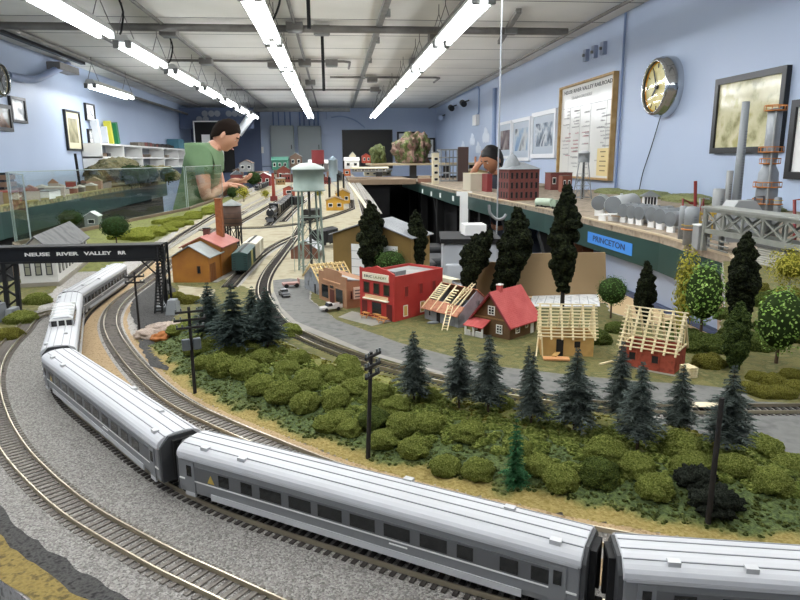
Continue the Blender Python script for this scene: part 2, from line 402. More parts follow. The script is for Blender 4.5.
picture('white framed picture by the far end of the picture wall, brownish photo',1,7.42,8.03,1.45,1.872,M_framew,.03,art('brown_print',['#5A545E','#8B7F80','#B0A9A8'],6),mat_m=mat('mount_grey','#A9B4C0',.4),mw=.07)
picture('white framed picture of a pale diagonal column on blue, between two others',1,6.70,7.39,1.425,1.872,M_framew,.035,art('blue_print',['#6F8CB4','#A4BAD2','#D4D8DA','#6A7078'],4),mat_m=mat('mount_grey','#A9B4C0',.4),mw=.07)
picture('white framed picture of snowy rocks beside the whiteboard',1,5.92,6.65,1.452,1.893,M_framew,.04,art('snow_print',['#59616D','#9AA7B6','#DCE2E8','#767F8E'],7),mat_m=mat('mount_grey','#A9B4C0',.4),mw=.07)
# whiteboard
M_wood=mat('light_oak','#B99A68',.5,n=(20,['#A98750'],4)); M_board=mat('whiteboard_enamel','#DDDDD8',.18,n=(3,['#E6E6E2'],2))
def whiteboard():
    y0,y1,z0,z1=4.68,5.79,1.30,2.035; cy,cz=(y0+y1)/2,(z0+z1)/2; w,h=(y1-y0)/2,(z1-z0)/2
    o=thing('whiteboard','large wood framed whiteboard full of handwritten rows on the blue wall','whiteboard',(W-.002,cy,cz))
    MB().bbox((0,-w,-h),(-.015,w,h)).build('panel',M_board,o)
    f=MB(); d=-.04
    f.bbox((0,-w-.016,-h-.016),(d,-w,h+.016)); f.bbox((0,w,-h-.016),(d,w+.016,h+.016)); f.bbox((0,-w,-h-.016),(d,w,-h)); f.bbox((0,-w,h),(d,w,h+.016)); f.build('frame',M_wood,o)
    MI=mat('marker_black','#2B2B2E',.5); MG=mat('marker_grey','#9A9A9A',.5); MR=mat('marker_red','#B98A8C',.5)
    # title
    xs=[.42,.16,-.12,-.40]; ws=[.2,.2,.25,.3]
    p=-w+.04
    l=MB(); 
    lettering('title_lettering','NEUSE RIVER VALLEY RAILROAD',.042,MI,o,facing((-.0155,0,h-.04),(0,-1,0)),.0008,.0004,fit=1.0)
    lettering('subtitle_lettering','TRAIN ORDERS',.035,MG,o,facing((-.0155,.1,h-.095),(0,-1,0)),.0008,fit=.45)
    g=MB()
    for yy in (-.43,-.12,.1,.33): g.bbox((-.0155,yy-.0015,-h+.02),(-.0165,yy+.0015,h-.17))
    g.bbox((-.0155,-w+.03,h-.172),(-.0165,w-.05,h-.168)); g.build('ruled_lines',MG,o)
    r=random.Random(3)
    for nm,mm,cnt in (('handwriting',MG,60),('red_handwriting',MR,26)):
        g=MB()
        for i in range(cnt):
            z=h-.2-.027*(i%18)-.01*r.random(); y=r.choice((-.5,-.4,-.1,.12,.35)); L=.04+.12*r.random()
            if nm[0]=='r': z=-.02-.03*(i%7); y=r.choice((-.1,.12,.3))
            yy=y
            while yy<y+L: k=.006+.01*r.random(); g.bbox((-.0155,yy,z),(-.0163,yy+k,z+.006+.006*r.random())); yy+=k+.006
        g.build(nm,mm,o,'stuff')
    s=tag(MB().bbox((W-.0185,4.72,1.315),(W-.0205,4.94,1.52)).build('paper_notice',mat('yellowed_paper','#D8C48C',.6)),'yellowed notice sheet stuck to the corner of the whiteboard','notice')
    g=MB()
    for i,wd in enumerate((.1,.06,.12,.12,.1)): g.bbox((W-.0205,4.83-wd/2,1.49-.035*i),(W-.0212,4.83+wd/2,1.498-.035*i))
    g.build('notice_lines',mat('notice_ink','#7A6A45',.6),s)
whiteboard()
# chrome neon clock
def clock(label,side,y,z,r,face_cols,name='wall_clock'):
    s=-1 if side>0 else 1
    o=thing(name,label,'clock',(W if side>0 else XL,y,z)); o.rotation_euler=(0,R(90)*s,0)
    ch=mat('clock_chrome','#C8CACC',.12,1)
    MB().lathe([(r,.0),(r,.04),(r*.985,.045),(r*.985,.06),(r*.95,.065),(r*.95,.085),(r*.9,.095),(r*.86,.1),(r*.83,.1),(r*.83,.09)],n=48).build('chrome_ring',ch,o)
    f=MB().lathe([(.0001,.07),(r*.84,.07)],n=48,smooth=False).build('dial',face_cols[0],o)
    q=MB()
    for k in range(12):
        a=k*PI/6; c=Vector((math.cos(a),math.sin(a),0)); q.bar(c*r*.62+Vector((0,0,.073)),c*r*.76+Vector((0,0,.073)),.006 if k%3 else .010,.002)
    q.build('hour_mark',face_cols[1],o)
    hh=MB(); hh.bar((0,0,.078),(-r*.3,r*.3,.078),.012,.003); hh.bar((0,0,.079),(r*.55,r*.25,.079),.01,.003); hh.cyl((0,0,.07),(0,0,.083),.015,n=10); hh.build('clock_hand',M_dark,o)
    MB().lathe([(.0001,.092),(r*.4,.0915),(r*.84,.089)],n=48).build('glass',thin_glass('clock_glass',.04),o)
    MB().lathe([(r*.78,.074),(r*.81,.08),(r*.83,.074)],n=48).build('inner_ring',face_cols[2],o)
    return o
clock('large chrome clock with a yellow dial on the blue wall',1,3.945,1.866,.178,(mat('dial_yellow','#D0BE6A',.4,n=(9,['#E2DCA8'],2)),M_dark,mat('amber_ring','#D79A2C',.25)))
pipe('clock_cord','thin dark cord hanging from the chrome clock down the wall',catmull([(W-.012,4.0,1.69),(W-.01,4.10,1.5),(W-.012,4.18,1.35),(W-.02,4.20,1.23)],.03),.003,M_blackmat,'cord',6)
pipe('wall_conduit','blue painted conduit running down the wall beside the whiteboard',[(W-.016,4.585,2.42),(W-.016,4.585,1.22)],.009,mat('conduit_mid','#7A8DB2',.4))
pipe('corner_conduit','blue painted conduit behind the thin rod by the white framed pictures',[(W-.02,8.25,2.3),(W-.02,8.25,1.3)],.03,mat('conduit_blue2','#8FA3C6',.4))
o=thing('wall_outlet','small white box with a bent conduit high on the far picture wall','outlet',(W,9.3,1.98))
MB().bbox((-.05,-.12,-.07),(0,.12,.07)).build('box',M_white,o); MB().tube([(-.02,-.1,.07),(-.02,-.16,.1),(-.02,-.16,.4),(-.02,-.05,.45),(-.02,1.5,.45)],.012).build('conduit',mat('conduit_blue2','#8FA3C6',.4),o)
for y,z,lab in [(10.9,2.28,'black spot lamp at the ceiling edge, further one'),(9.9,2.27,'black spot lamp at the ceiling edge, nearer one'),(12.0,2.2,'small white wall sensor near the far corner')]:
    o=thing('spot_lamp',lab,'lamp',(W-.09,y,z)); MB().cyl((0,.06,0),(0,-.07,-.03),.045,n=12).build('head',M_dark if z>2.22 else M_wall,o); MB().bar((0,0,0),(.09,0,.03),.02).build('bracket',M_dark,o)
# three hooks / brackets casting shadows
for k,lab in enumerate(['shadowed wall bracket, first of three over the whiteboard','shadowed wall bracket, middle of three over the whiteboard','shadowed wall bracket, last of three over the whiteboard']):
    y=5.28-.17*k
    o=thing('wall_bracket',lab,'bracket',(W,y,2.245)); MB().bbox((-.03,-.03,-.045),(0,.03,.045)).build('plate',mat('bracket_blue','#8F9BB4',.5),o); MB().cyl((-.03,0,0),(-.045,0,0),.012,n=8).build('stud',M_steel,o)
# white wall decals near the far corner
M_dec=mat('decal_white','#D3DBE8',.5)
for k,(y,z,r,lab) in enumerate([(8.75,1.75,.16,'big white cloud shape on the wall by the white frames'),(9.6,1.72,.14,'white cloud shape on the wall, second from the frames'),(9.2,1.6,.13,'low white puff on the wall between the clouds'),(10.3,1.66,.1,'small far white puff on the wall')]):
    m=MB()
    for dy,dz,rr in ((0,0,1),(.8,-.15,.7),(-.8,-.2,.65),(.3,.35,.6)): m.sphere((0,dy*r,dz*r),rr*r*.75,14,8,(.05,1,.8))
    tag(m.build('cloud_art',M_dec,None,None,(W-.004,y,z)),lab,'wall decoration')
# ---------------------------------------------------------------- back wall
M_panel=mat('panel_grey','#8C9494',.45,.1)
for x0,x1,z0,z1,lab in [(-1.16,-.72,1.3,2.1,'grey electrical cabinet on the back wall, the one nearer the man'),(-.64,-.2,1.3,2.09,'grey electrical cabinet on the back wall, next to the small conduit box')]:
    o=thing('switch_cabinet',lab,'electrical cabinet',((x0+x1)/2,YB,z0)); w=(x1-x0)/2
    bevel(MB().bbox((-w,-.14,0),(w,0,z1-z0)).build('case',M_panel,o),.01)
    d=MB().bbox((-w+.02,-.15,.02),(w-.02,-.14,z1-z0-.02)).build('door',M_panel,o); MB().box((w-.05,-.158,.4),(.015,.015,.08)).build('latch',M_dark,d)
for k,x in enumerate((-1.1,-1.0,-.88,-.78,-.6,-.52,-.42,-.33,-.25)):
    tag(MB().cyl((x,YB-.03,2.1),(x,YB-.03,2.36),.014,n=8).build('riser_conduit',mat('conduit_blue','#6E86B0',.4)),'thin blue conduit rising from the grey cabinets to the ceiling','conduit','riser conduits over the cabinets')
o=thing('conduit_box','small pale box with a conduit at the edge of the grey cabinet','box',(-.1,YB,1.93)); MB().bbox((-.08,-.08,0),(.08,0,.28)).build('case',M_wall,o); MB().cyl((0,-.03,.28),(0,-.03,.47),.02,n=8).build('conduit',M_wall,o)
o=thing('chalkboard','black chalkboard in a thin frame on the back wall','chalkboard',(.69,YB,1.3))
MB().bbox((-.47,-.02,0),(.47,0,.7)).build('slate',mat('slate_black','#1C1B19',.4),o)
f=MB(); f.bbox((-.49,-.03,-.02),(.49,0,0)); f.bbox((-.49,-.03,.7),(.49,0,.72)); f.bbox((-.49,-.03,0),(-.47,0,.7)); f.bbox((.47,-.03,0),(.49,0,.7)); f.build('frame',mat('frame_dark','#2C2A28',.5),o)
def back_picture(label,x0,x1,z0,z1,a):
    o=thing('framed_picture',label,'picture',((x0+x1)/2,YB,(z0+z1)/2)); w,h=(x1-x0)/2,(z1-z0)/2; f=MB(); q=.035
    f.bbox((-w,-.03,-h),(-w+q,0,h)); f.bbox((w-q,-.03,-h),(w,0,h)); f.bbox((-w+q,-.03,-h),(w-q,0,-h+q)); f.bbox((-w+q,-.03,h-q),(w-q,0,h)); f.build('frame',M_frameb,o)
    MB().bbox((-w+q,-.012,-h+q),(w-q,0,h-q)).build('mount',M_white,o); MB().bbox((-w*.5,-.016,-h*.5),(w*.5,-.012,h*.5)).build('print',a,o)
back_picture('black framed print on the back wall behind the rocky hill, taller one',1.27,1.66,1.5,1.98,art('grey_print',['#6F7C8C','#AEB8C2'],5))
back_picture('black framed print on the back wall beside the far corner',1.72,2.02,1.45,1.86,art('grey_print2',['#7F8894','#C2C8CE','#59606B'],6))
pipe('hook_cable','grey conduit curving across the back wall above the chalkboard',catmull([(.0,YB-.02,2.25),(.2,YB-.02,2.27),(.45,YB-.02,2.2),(.62,YB-.02,2.08),(.64,YB-.02,2.05)],.05),.012,mat('conduit_blue2','#8FA3C6',.4))
o=thing('wall_panel_door','pale blue access panel outlined on the back wall behind the man','access panel',(-1.42,YB,1.35)); MB().bbox((-.05,-.02,0),(.28,0,.66)).build('panel',M_wall,o)
f=MB()
for a,b in (((-.06,-.03,-.01),(-.05,0,.67)),((-.06,-.03,-.012),(.29,0,0)),((.28,-.03,0),(.29,0,.67))): f.bbox(a,b)
f.build('edge_trim',M_navy,o); MB().box((.08,-.035,.3),(.06,.03,.12)).build('handle',M_white,o)
# black sign board with big pale letters and round plates above it, behind the man
o=thing('poster_board','black poster with two big white bars behind the man','poster',(-2.03,11.9,1.5))
MB().bbox((-.33,-.02,-.25),(.33,.0,.62)).build('board',M_blackmat,o)
f=MB(); f.bbox((-.34,-.03,-.25),(-.32,0,.63)); f.bbox((-.34,-.03,.61),(.34,0,.63)); f.build('edge',M_white,o)
g=MB()
for x in (-.14,.08): g.bbox((x-.07,-.03,-.22),(x+.07,-.02,.4))
g.bbox((-.21,-.03,-.22),(.15,-.02,-.05)); g.build('lettering',M_white,o)
MB().bbox((-.3,0,-1.5),(.3,.04,-.25)).build('stand',M_navy,o)
plates=[(u,v) for v,us in ((113.5,(204.5,211,217,228.5,234.5,240.5)),(119.2,(199,205.5))) for u in us]
M_plate=mat('grey_plate','#8E939B',.4)
MB_=MB().bbox((-2.62,12.0,2.0),(-1.35,12.03,2.36)); o=tag(MB_.build('hanging_board',M_navy),'navy board near the ceiling holding two rows of round plates','board')
for i,(u,v) in enumerate(plates):
    c=PY(u,v,11.97); tag(MB().cyl((c.x,11.985,c.z),(c.x,11.999,c.z),.052,n=20).build('hanging_plate',M_plate),'round grey plate on the navy board high behind the man','plate','round plates behind the man')
pipe('ceiling_duct','pale slanted duct between ceiling and back wall beside the man',[PY(238,134,11.5),PY(250,117,11.5)],.07,mat('duct_pale','#B9BDBE',.5))
# ---------------------------------------------------------------- left wall
M_wallpipe=mat('pipe_blue','#93A2C2',.4)
pth=[PX(u,v,XL+.07) for u,v in ((8,75),(18,77.5),(34,79.5),(44,76),(58,69),(68,65))]
pipe('wall_duct','bent blue painted duct along the wall above the round clock',catmull(pth,.1),.032,M_wallpipe,'duct',12)
tag(MB().bbox((XL,6.72,2.31),(XL+.12,7.2,2.375)).build('ceiling_bracket',M_rust),'brown steel bracket where the wall duct meets the ceiling','bracket')
pipe('lower_wall_pipe','dark conduit running along the top of the book wall',[(XL+.16,7.3,2.25),(XL+.16,12.8,2.25)],.02,M_rust)
tag(MB().bbox((XL+.25,5.2,2.37),(XL+.29,6.9,2.40)).build('shelf_rod',M_dark),'short dark bar hung below the ceiling above the round clock','bar')
clock('round wall clock with pale rim near the edge of the blue wall',-1,5.62,2.085,.135,(mat('dial_grey','#6E747A',.35),M_white,mat('pale_ring','#B9B49A',.3)))
picture('dark framed landscape in the lower corner of the wall, partly overlapping another',-1,5.3,5.85,1.70,1.91,M_frameb,.03,art('landscape',['#4C3A30','#7A5A44','#8E938E','#D5DADC'],4))
picture('thin black framed photo beneath the round clock, hung higher',-1,5.86,6.13,1.78,1.99,M_frameb,.022,art('mono',['#3B3D40','#A8ADB2','#E2E4E6'],6))
picture('tall narrow framed document with cream mount on the book wall',-1,6.97,7.36,1.568,1.965,M_frameb,.018,art('doc_print',['#8F8A70','#B7B192'],12),mat_m=mat('cream_mount','#DAD3B4',.5),mw=.06)
picture('small framed pair of prints high beside the book shelf',-1,7.56,7.83,1.89,2.075,M_frameb,.014,art('pair_print',['#5C6068','#C9CCD0','#EDEDED'],14),mat_m=M_white,mw=.04)
picture('small framed print below the pair, next to the white books',-1,7.57,7.84,1.645,1.805,M_frameb,.014,art('pair_print',['#5C6068'],14),mat_m=M_white,mw=.04)
# white shelving unit with books
o=thing('bookshelf','long white shelving unit on the wall behind the miniature town','shelf',(XL+.01,7.35,1.36))
SL=4.6; Mw=M_white
for z in (0,.13,.27): MB().bbox((0,0,z),(.2,SL,z+.018)).build('shelf_board',Mw,o)
for y in (0,.75,1.5,2.6,3.5,4.05,SL-.02): MB().bbox((0,y,.018),(.2,y+.02,.27)).build('divider',Mw,o)
MB().bbox((-.008,0,0),(0,SL,.28)).build('back_board',mat('shelf_back','#7F848C',.6),o)
bk=[(7.7,.05,.25,-14,'#DDE0E2','wide white book leaning on the shelf'),(7.95,.03,.19,-8,'#D2D6DA','thin grey book leaning on the shelf'),(8.12,.05,.26,-12,'#D8D24A','yellow book leaning against the green one'),(8.32,.075,.25,-12,'#2F8A57','thick green book on the shelf'),]
for y,w,h,a,cx,lab in bk:
    b=MB().bbox((0,0,0),(.075,w,h)).build('book',mat('book'+cx,cx,.5),None,None,(XL+.02,y,1.654)); b.rotation_euler.x=R(-a)*-1 if False else R(a)*-1
    tag(b,lab,'book','books on the shelf top')
tag(MB().bbox((XL+.02,11.0,1.655),(XL+.2,11.4,1.8)).build('storage_box',mat('teal_box','#4F7F8F',.5)),'teal box standing at the far end of the white shelf','box')
r=random.Random(5)
cols=['#5A4A40','#2E2A28','#6E5B48','#7C3F36','#3C4650','#857B6C']
y=9.0
while y<10.9:
    L=.08+.1*r.random(); cx=r.choice(cols)
    tag(MB().bbox((XL+.03,y,1.655),(XL+.13,y+L,1.655+.035+.02*r.random())).build('model_wagon',mat('wagon'+cx,cx,.6)),'small dark model wagon in the row on top of the white shelf','model train','model wagons on the shelf top'); y+=L+.012
y=7.5
for y in (7.53,7.62,7.78,8.15,8.3,8.9,9.1,9.3,9.5,10.0,10.2,10.5,10.9,11.05,11.45):
    L=.085+.05*r.random(); cx=r.choice(cols)
    if r.random()<.9: tag(MB().bbox((XL+.03,y,1.509),(XL+.13,y+L,1.509+.04)).build('model_wagon',mat('wagon'+cx,cx,.6)),'dark model wagon stored inside the white shelf','model train','model wagons inside the shelf')
# ================================================================ LAYOUT: ground, roads, tracks
M_ballast=stones('grey_ballast',['#625F5B','#7C7974','#8F8B86','#A3A09A'],850,dist=.0012)
M_fine=mat('fine_grey_ballast','#8A8781',.95,n=(260,['#A8A49E','#6E6B66'],5),bump=(420,.8,.001))
M_tan=mat('tan_ballast','#957D5C',.95,n=(300,['#AA9270','#7E694A'],5),bump=(420,.8,.001))
M_sand=mat('cream_sand','#989078',.95,n=(25,['#A49C84','#8B8168'],6),bump=(300,.3,.0006))
M_cinder=mat('black_cinder','#2E2D2C',.95,n=(300,['#474644','#1C1B1B'],4),bump=(400,.8,.001))
M_asphalt=mat('asphalt','#63635F',.85,n=(60,['#6D6D69','#5A5A57'],7),n2=(30,'#53534F',.66))
M_curb=mat('pale_curb','#8E8B82',.8,n=(40,['#807D75'],4))
M_lawn=mat('static_grass','#5C5930',.95,n=(55,['#6A6438','#4F522A','#756E44'],6),bump=(500,.8,.0012))
M_gold=mat('golden_turf','#6C5D30',.95,n=(220,['#86743F','#554A26'],6),bump=(450,.9,.0015))
M_bankg=mat('bank_grass','#62662F',.95,n=(60,['#75783C','#4E5526'],6),bump=(300,.8,.002))
M_bench=mat('bench_side','#7A5A50',.7)
M_tie=mat('tie_brown','#2C2825',.9,n=(120,['#3A3531','#1E1B19'],4))
M_tiegrey=mat('tie_grey','#66615B',.9,n=(120,['#77716A','#524D48'],4))
M_rail=mat('nickel_rail','#B8AE98',.32,.85)
M_railrust=mat('rail_side','#6E6254',.6,.4)
# centre lines (x,y) on the layout
def px(*pts,z=Z0): return [P(u,v,z) for u,v in pts]
T1=[(.60,.115),(.35,.150),(.12,.215),(.03,.262)]+[tuple(p)[:2] for p in px((215,588),(150,556),(78,513.5),(33,474),(10,445),(-4,415),(-9,385),(-3,362),(9,345),(20.5,334),(34.5,319))]+[(-.452,1.10),(-.432,1.19),(-.424,1.27)]
T1=[Vector((a,b,Z0)) for a,b in T1]
T2=[Vector((a,b,Z0)) for a,b in [(.72,.185),(.55,.20),(.40,.222),(.27,.248),(.131,.294),(.01,.366),(-.106,.452),(-.208,.575),(-.293,.697),(-.352,.85),(-.398,1.015),(-.416,1.15),(-.424,1.30)]]+px((150,262),(170,244),(195,227),(230,207),(270,188),(300,175))
T3=[Vector((a,b,Z0)) for a,b in [(.74,.25),(.55,.262),(.38,.285),(.24,.322),(.165,.356),(.11,.388),(.055,.424),(0,.464)]]+px((258,444),(219,427),(183,409),(153,387),(128,360),(114,338),(110.5,323),(116,309),(128,297),(143,286),(157,276),(172,264),(190,249),(215,231),(250,209),(285,191),(312,176))
T4=px((1000,402),(900,408),(800,411),(745,411.5),(690,412),(640,410.5),(600,408),(560,403),(500,393.5),(450,383.5),(400,372),(370,363.5),(340,353),(310,340.5),(284,326),(270,308),(263,291),(268,274),(281,256),(295,237),(303,221),(308,206),(312,192),(320,180))
TF=px((229,288),(244,272),(262,255),(280,244),(297,236))
TE=px((268,226),(286,209),(305,194),(318,184),(328,176))
TD=px((283,222),(300,205),(318,191),(329,181))
TX=px((200,231),(230,229),(265,228),(300,224),(330,217),(352,209))
TR1=px((352,209),(350,192),(345,180),(340,172)); TR2=px((366,216),(359,196),(352,182),(345,172)); TR3=px((378,226),(368,203),(359,186),(350,173))
def trackline(name,label,pts,ties='none',bed=None,bedw=.034,near=100,zoff=0,step=.0066,tm=None,maxy=3.2):
    path=catmull([Vector((p.x,p.y,0)) for p in pts],.012)
    t=thing(name,label,'railway track',(path[0].x,path[0].y,Z0)); o=path[0].copy()
    loc=[p-o for p in path]
    bh=.0022
    if bed: 
        bb=ribbon(loc,bedw*.8,.0004,bh,0,.0,bedw*1.15).build('ballast_bed',bed,t)
    else: bh=.0004
    for s in (-1,1):
        side=offset(loc,s*.0088)
        m=MB(); vs=[];fs=[]
        for p in side:
            pass
        for i,p in enumerate(side):
            d=(side[min(i+1,len(side)-1)]-side[max(i-1,0)]).normalized(); N=Vector((-d.y,d.x,0))
            for a,z in ((-.0008,bh+.0010),(-.0005,bh+.0042),(.0005,bh+.0042),(.0008,bh+.0010)): q=p+N*a; vs.append((q.x,q.y,z))
        for i in range(len(side)-1):
            for k in range(3): a=i*4+k; fs.append((a,a+4,a+5,a+1))
        m.add(vs,fs); m.build('rail',M_rail,t)
    if ties!='none':
        cs=resample(loc,step); items=[]
        for i in range(len(cs)-1):
            d=cs[i+1]-cs[i]; items.append((cs[i],math.atan2(d.y,d.x)))
        items=[(p,a) for p,a in items if p.y+o.y<maxy]
        seen=[]
        for p,a in items:
            u,v=pix((p.x+o.x,p.y+o.y,Z0)); vis=-5<u<805 and v<602
            seen.append((not vis,(p+o).length,p,a))
        seen.sort(key=lambda q:(q[0],q[1]))
        proto=MB().box((0,0,bh+.0004),(.0030,.0285,.0014)); me=None
        rest=MB(); n=0
        for nv,_,p,a in seen:
            if ties=='parts' and n<near and not nv:
                if me is None: ob=proto.build('tie',tm or M_tie,t); me=ob
                else: ob=dup(me,None,parent=t)
                ob.location=p; ob.rotation_euler=(0,0,a); n+=1
            else: rest.box((p.x,p.y,bh+.0007),(.0031,.0285,.0016),a)
        if rest.v: rest.build('ties',tm or M_tie,t,'stuff')
    return t
# ---- benchwork and grounds
t1=catmull(T1,.02)
edge=[p for p in offset(t1,.064) if p.y<1.2]          # outer edge of the near curve
edge=[Vector((.9,.02,0)),]+[Vector((p.x,p.y,0)) for p in edge if p.x<.55]
main=[(p.x,p.y) for p in edge]+[(-.62,1.25),(-.72,1.6),(-.95,2.0),(-.80,3.4),(-.74,4.2),(-.74,8.6),(.5,8.6),(.5,7.2),(.165,7.0),(.165,3.0),(.165,2.1),(.14,1.45),(.235,1.24),(.27,1.13),*[tuple(P(u,v))[:2] for u,v in ((607,303),(611,312),(640,320.5),(690,331),(717,338),(723,312),(725,296))],(.90,1.42),(1.08,1.42),(1.08,1.02),(1.06,.6),(.98,.3)]
struct('ground',MB().prism(main,Z0-.03,Z0),M_fine)
fs=MB(); n=len(main)
struct('trim_2',MB().prism([(a*.996,b*.998) for a,b in main],Z0-.12,Z0-.0305),mat('bench_wood','#9A7C5E',.7,n=(12,['#84684C'],4)))
lg=MB()
o=thing('bench_leg_frame','black timber legs carrying the model railway table','table frame',(0,0,0))
for x,y in ((-.6,2.5),(-.6,5),(0,2.5),(0,5),(.6,.7),(0,.7),(-.6,7.8),(0,7.8)): MB().bbox((x-.04,y-.04,0),(x+.04,y+.04,Z0-.121)).build('leg',M_blackmat,o)
def patch(name,pts,m,z,jit=0.0,thick=.0004):
    """thin ground patch with a ragged edge"""
    pts=[Vector((p[0],p[1],0)) for p in pts]; out=[]
    for a,b in zip(pts,pts[1:]+pts[:1]):
        k=max(1,int((b-a).length/.006)) if jit else 1
        k=min(k,400)
        for j in range(k): q=a+(b-a)*(j/k); out.append(q+Vector((noise.noise(q*60),noise.noise(q*60+Vector((9,0,0))),0))*jit)
    bm=bmesh.new(); vs=[bm.verts.new((p.x,p.y,z)) for p in out]; f=bm.faces.new(vs); f.normal_update()
    if f.normal.z<0: f.normal_flip()
    bmesh.ops.triangulate(bm,faces=[f]); me=bpy.data.meshes.new(name); bm.to_mesh(me); bm.free(); me.materials.append(m)
    ob=bpy.data.objects.new(name,me); C.objects.link(ob); ob['kind']='structure'; return ob
def clipp(path,cond): return [p for p in path if cond(p)]
# coarse grey ballast under the two near curves
def band(path,a,b,cond=lambda p:True):
    L=[p for p in offset(path,a) if cond(p)]; Rr=[p for p in offset(path,b) if cond(p)]; return L+list(reversed(Rr))
t2=catmull(T2,.02); t3=catmull(T3,.02); t4=catmull(T4,.02)
near=lambda p:p.y<1.30
patch('ground_gravel',[p for p in offset(t1,.036) if near(p)]+[Vector((-.43,1.5,0)),Vector((-.41,1.3,0))]+list(reversed([p for p in offset(t2,-.028) if p.y<1.25])),M_ballast,Z0+.0006,.004)
patch('ground_cinders',band(t1,.033,.052,lambda p:p.y<.62),M_cinder,Z0+.0008,.005)
patch('ground_turf',band(t1,.046,.0635,lambda p:p.y<.66),M_gold,Z0+.0010,.003)
patch('ground_tan_ballast',band(t3,.046,-.024,lambda p:p.y<1.7),M_tan,Z0+.0009,.003)
patch('ground_yard_sand',[(-.40,1.35),(-.47,1.7),(-.55,2.4),(-.62,3.5),(-.62,8.5),(.16,8.5),(.16,2.1),(.13,1.45),(.0,1.22),(-.09,1.16),(-.16,1.1),(-.3,1.2)],M_sand,Z0+.0005,.004)
patch('ground_field',px((150,300),(170,283),(225,280),(252,290),(258,304),(278,330),(250,340),(180,340),(150,330)),M_lawn,Z0+.0011,.006)
patch('ground_sand_edge',px((178,286),(215,290),(212,302),(180,297)),M_sand,Z0+.0015,.003)
patch('ground_cinder_pile',px((137,342),(165,330),(172,345),(168,372),(152,368),(143,352)),M_cinder,Z0+.0017,.004)
patch('ground_cinder_lot',px((135,285),(165,276),(182,300),(172,322),(140,335),(130,312)),M_cinder,Z0+.0014,.004)
road_far=[(283,284),(303,300),(337,321),(400,344),(450,357),(500,368),(560,375),(620,381),(700,386.5),(738,391),(756,403),(800,405),(990,398)]
patch('road',px(*([(273,281),(290,279),(312,281),(345,284)]+[(310,290),(309,300)]+road_far[2:]+[(990,400),(800,407),(740,408),(700,408),(640,406),(600,403),(560,398),(500,387),(450,376.5),(400,363),(362,352),(330,338),(296,324),(281,310),(274,296)])),M_asphalt,Z0+.0016)
patch('road_crossing',px((640,424),(690,417),(800,416),(960,412),(960,500),(803,470),(770,452),(730,440),(690,433)),M_asphalt,Z0+.0013,.001)
patch('road_curb',px(*([(274,292),(281,308),(296,322.5),(330,336.5),(362,350.5),(400,361.5),(450,375.5),(500,386),(500,388.5),(450,378),(400,365),(362,354),(328,341),(292,326.5),(277,312),(271,296)])),M_curb,Z0+.0019)
patch('road_deck',px((738,408.5),(690,408.5),(690,413.6),(738,414)),mat('deck_cream','#D8CCAE',.8),Z0+.0068)
lawn=[(312,290),(311,300)]+road_far[2:]
patch('ground_lawn',[*px(*lawn)]+[Vector(p+(0,)) for p in [(1.07,1.0),(1.07,1.41),(.90,1.418)]]+[Vector((p.x,p.y,0)) for p in px((725,296),(723.5,312),(717,339),(690,332),(640,321.5),(610,313),(606,304))]+[Vector(p+(0,)) for p in [(.27,1.12),(.2,1.2),(.02,1.2)]],M_lawn,Z0+.0011,.003)
patch('ground_turf_slope',px((0,345),(12,335),(30,318),(45,300),(60,285),(20,280),(-40,290),(-60,320),(-40,350)),M_lawn,Z0+.0012,.006)
patch('ground_bank',[(-.93,2.06),(-.735,3.40),(-.725,4.6),(-.60,4.6),(-.575,3.0),(-.56,2.35),(-.54,1.9),(-.5,1.5),(-.62,1.5)],M_bankg,Z0+.0006,.006)
patch('ground_field',[(.40,.50),(1.05,.56),(1.05,.32),(.97,.31),(.76,.31),(.76,.42),(.47,.42)],M_lawn,Z0+.0004)
patch('ground_verge',band(t4,.030,-.030,lambda p:p.y<.93 and p.x<.30),M_lawn,Z0+.0007,.003)
patch('ground_pad',px((338,318),(352,312),(392,322),(372,327)),M_curb,Z0+.0016)
# ---- hill between the two tracks
hill_low=[p for p in offset(t3,-.0225) if p.y<.93 and p.x<.73]        # from the near end round to the left
hill_up=px((150,344),(178,326),(215,321),(252,326),(272,334),(296,349),(330,363),(362,374),(400,383),(450,394.5),(500,405),(560,416),(600,421),(640,425),(690,434),(735,449),(775,469),(820,490))
hill_poly=[Vector((p.x,p.y,0)) for p in hill_low]+[Vector((p.x,p.y,0)) for p in hill_up]+[Vector((.72,.38,0))]
def dseg(p,line):
    best=9
    for a,b in zip(line,line[1:]):
        ab=b-a; t=max(0,min(1,(p-a).dot(ab)/max(ab.length_squared,1e-9))); best=min(best,(p-a-ab*t).length)
    return best
def inside(p,poly):
    c=False; n=len(poly)
    for i in range(n):
        a,b=poly[i],poly[i-1]
        if (a.y>p.y)!=(b.y>p.y) and p.x<(b.x-a.x)*(p.y-a.y)/(b.y-a.y)+a.x: c=not c
    return c
hl=[Vector((p.x,p.y,0)) for p in hill_low][::2]; hu=[Vector((p.x,p.y,0)) for p in hill_up]
def ss(t): t=max(0,min(1,t)); return t*t*(3-2*t)
def ground(x,y):
    p=Vector((x,y,0))
    if not inside(p,hill_poly): return Z0
    return Z0+.017*ss(dseg(p,hl)/.085)*ss((dseg(p,hu)+.006)/.045)+.001
def G(u,v):
    z=Z0
    for _ in range(7):
        p=P(u,v,z); z=z*.4+ground(p.x,p.y)*.6
    p=P(u,v,z); return Vector((p.x,p.y,ground(p.x,p.y)))
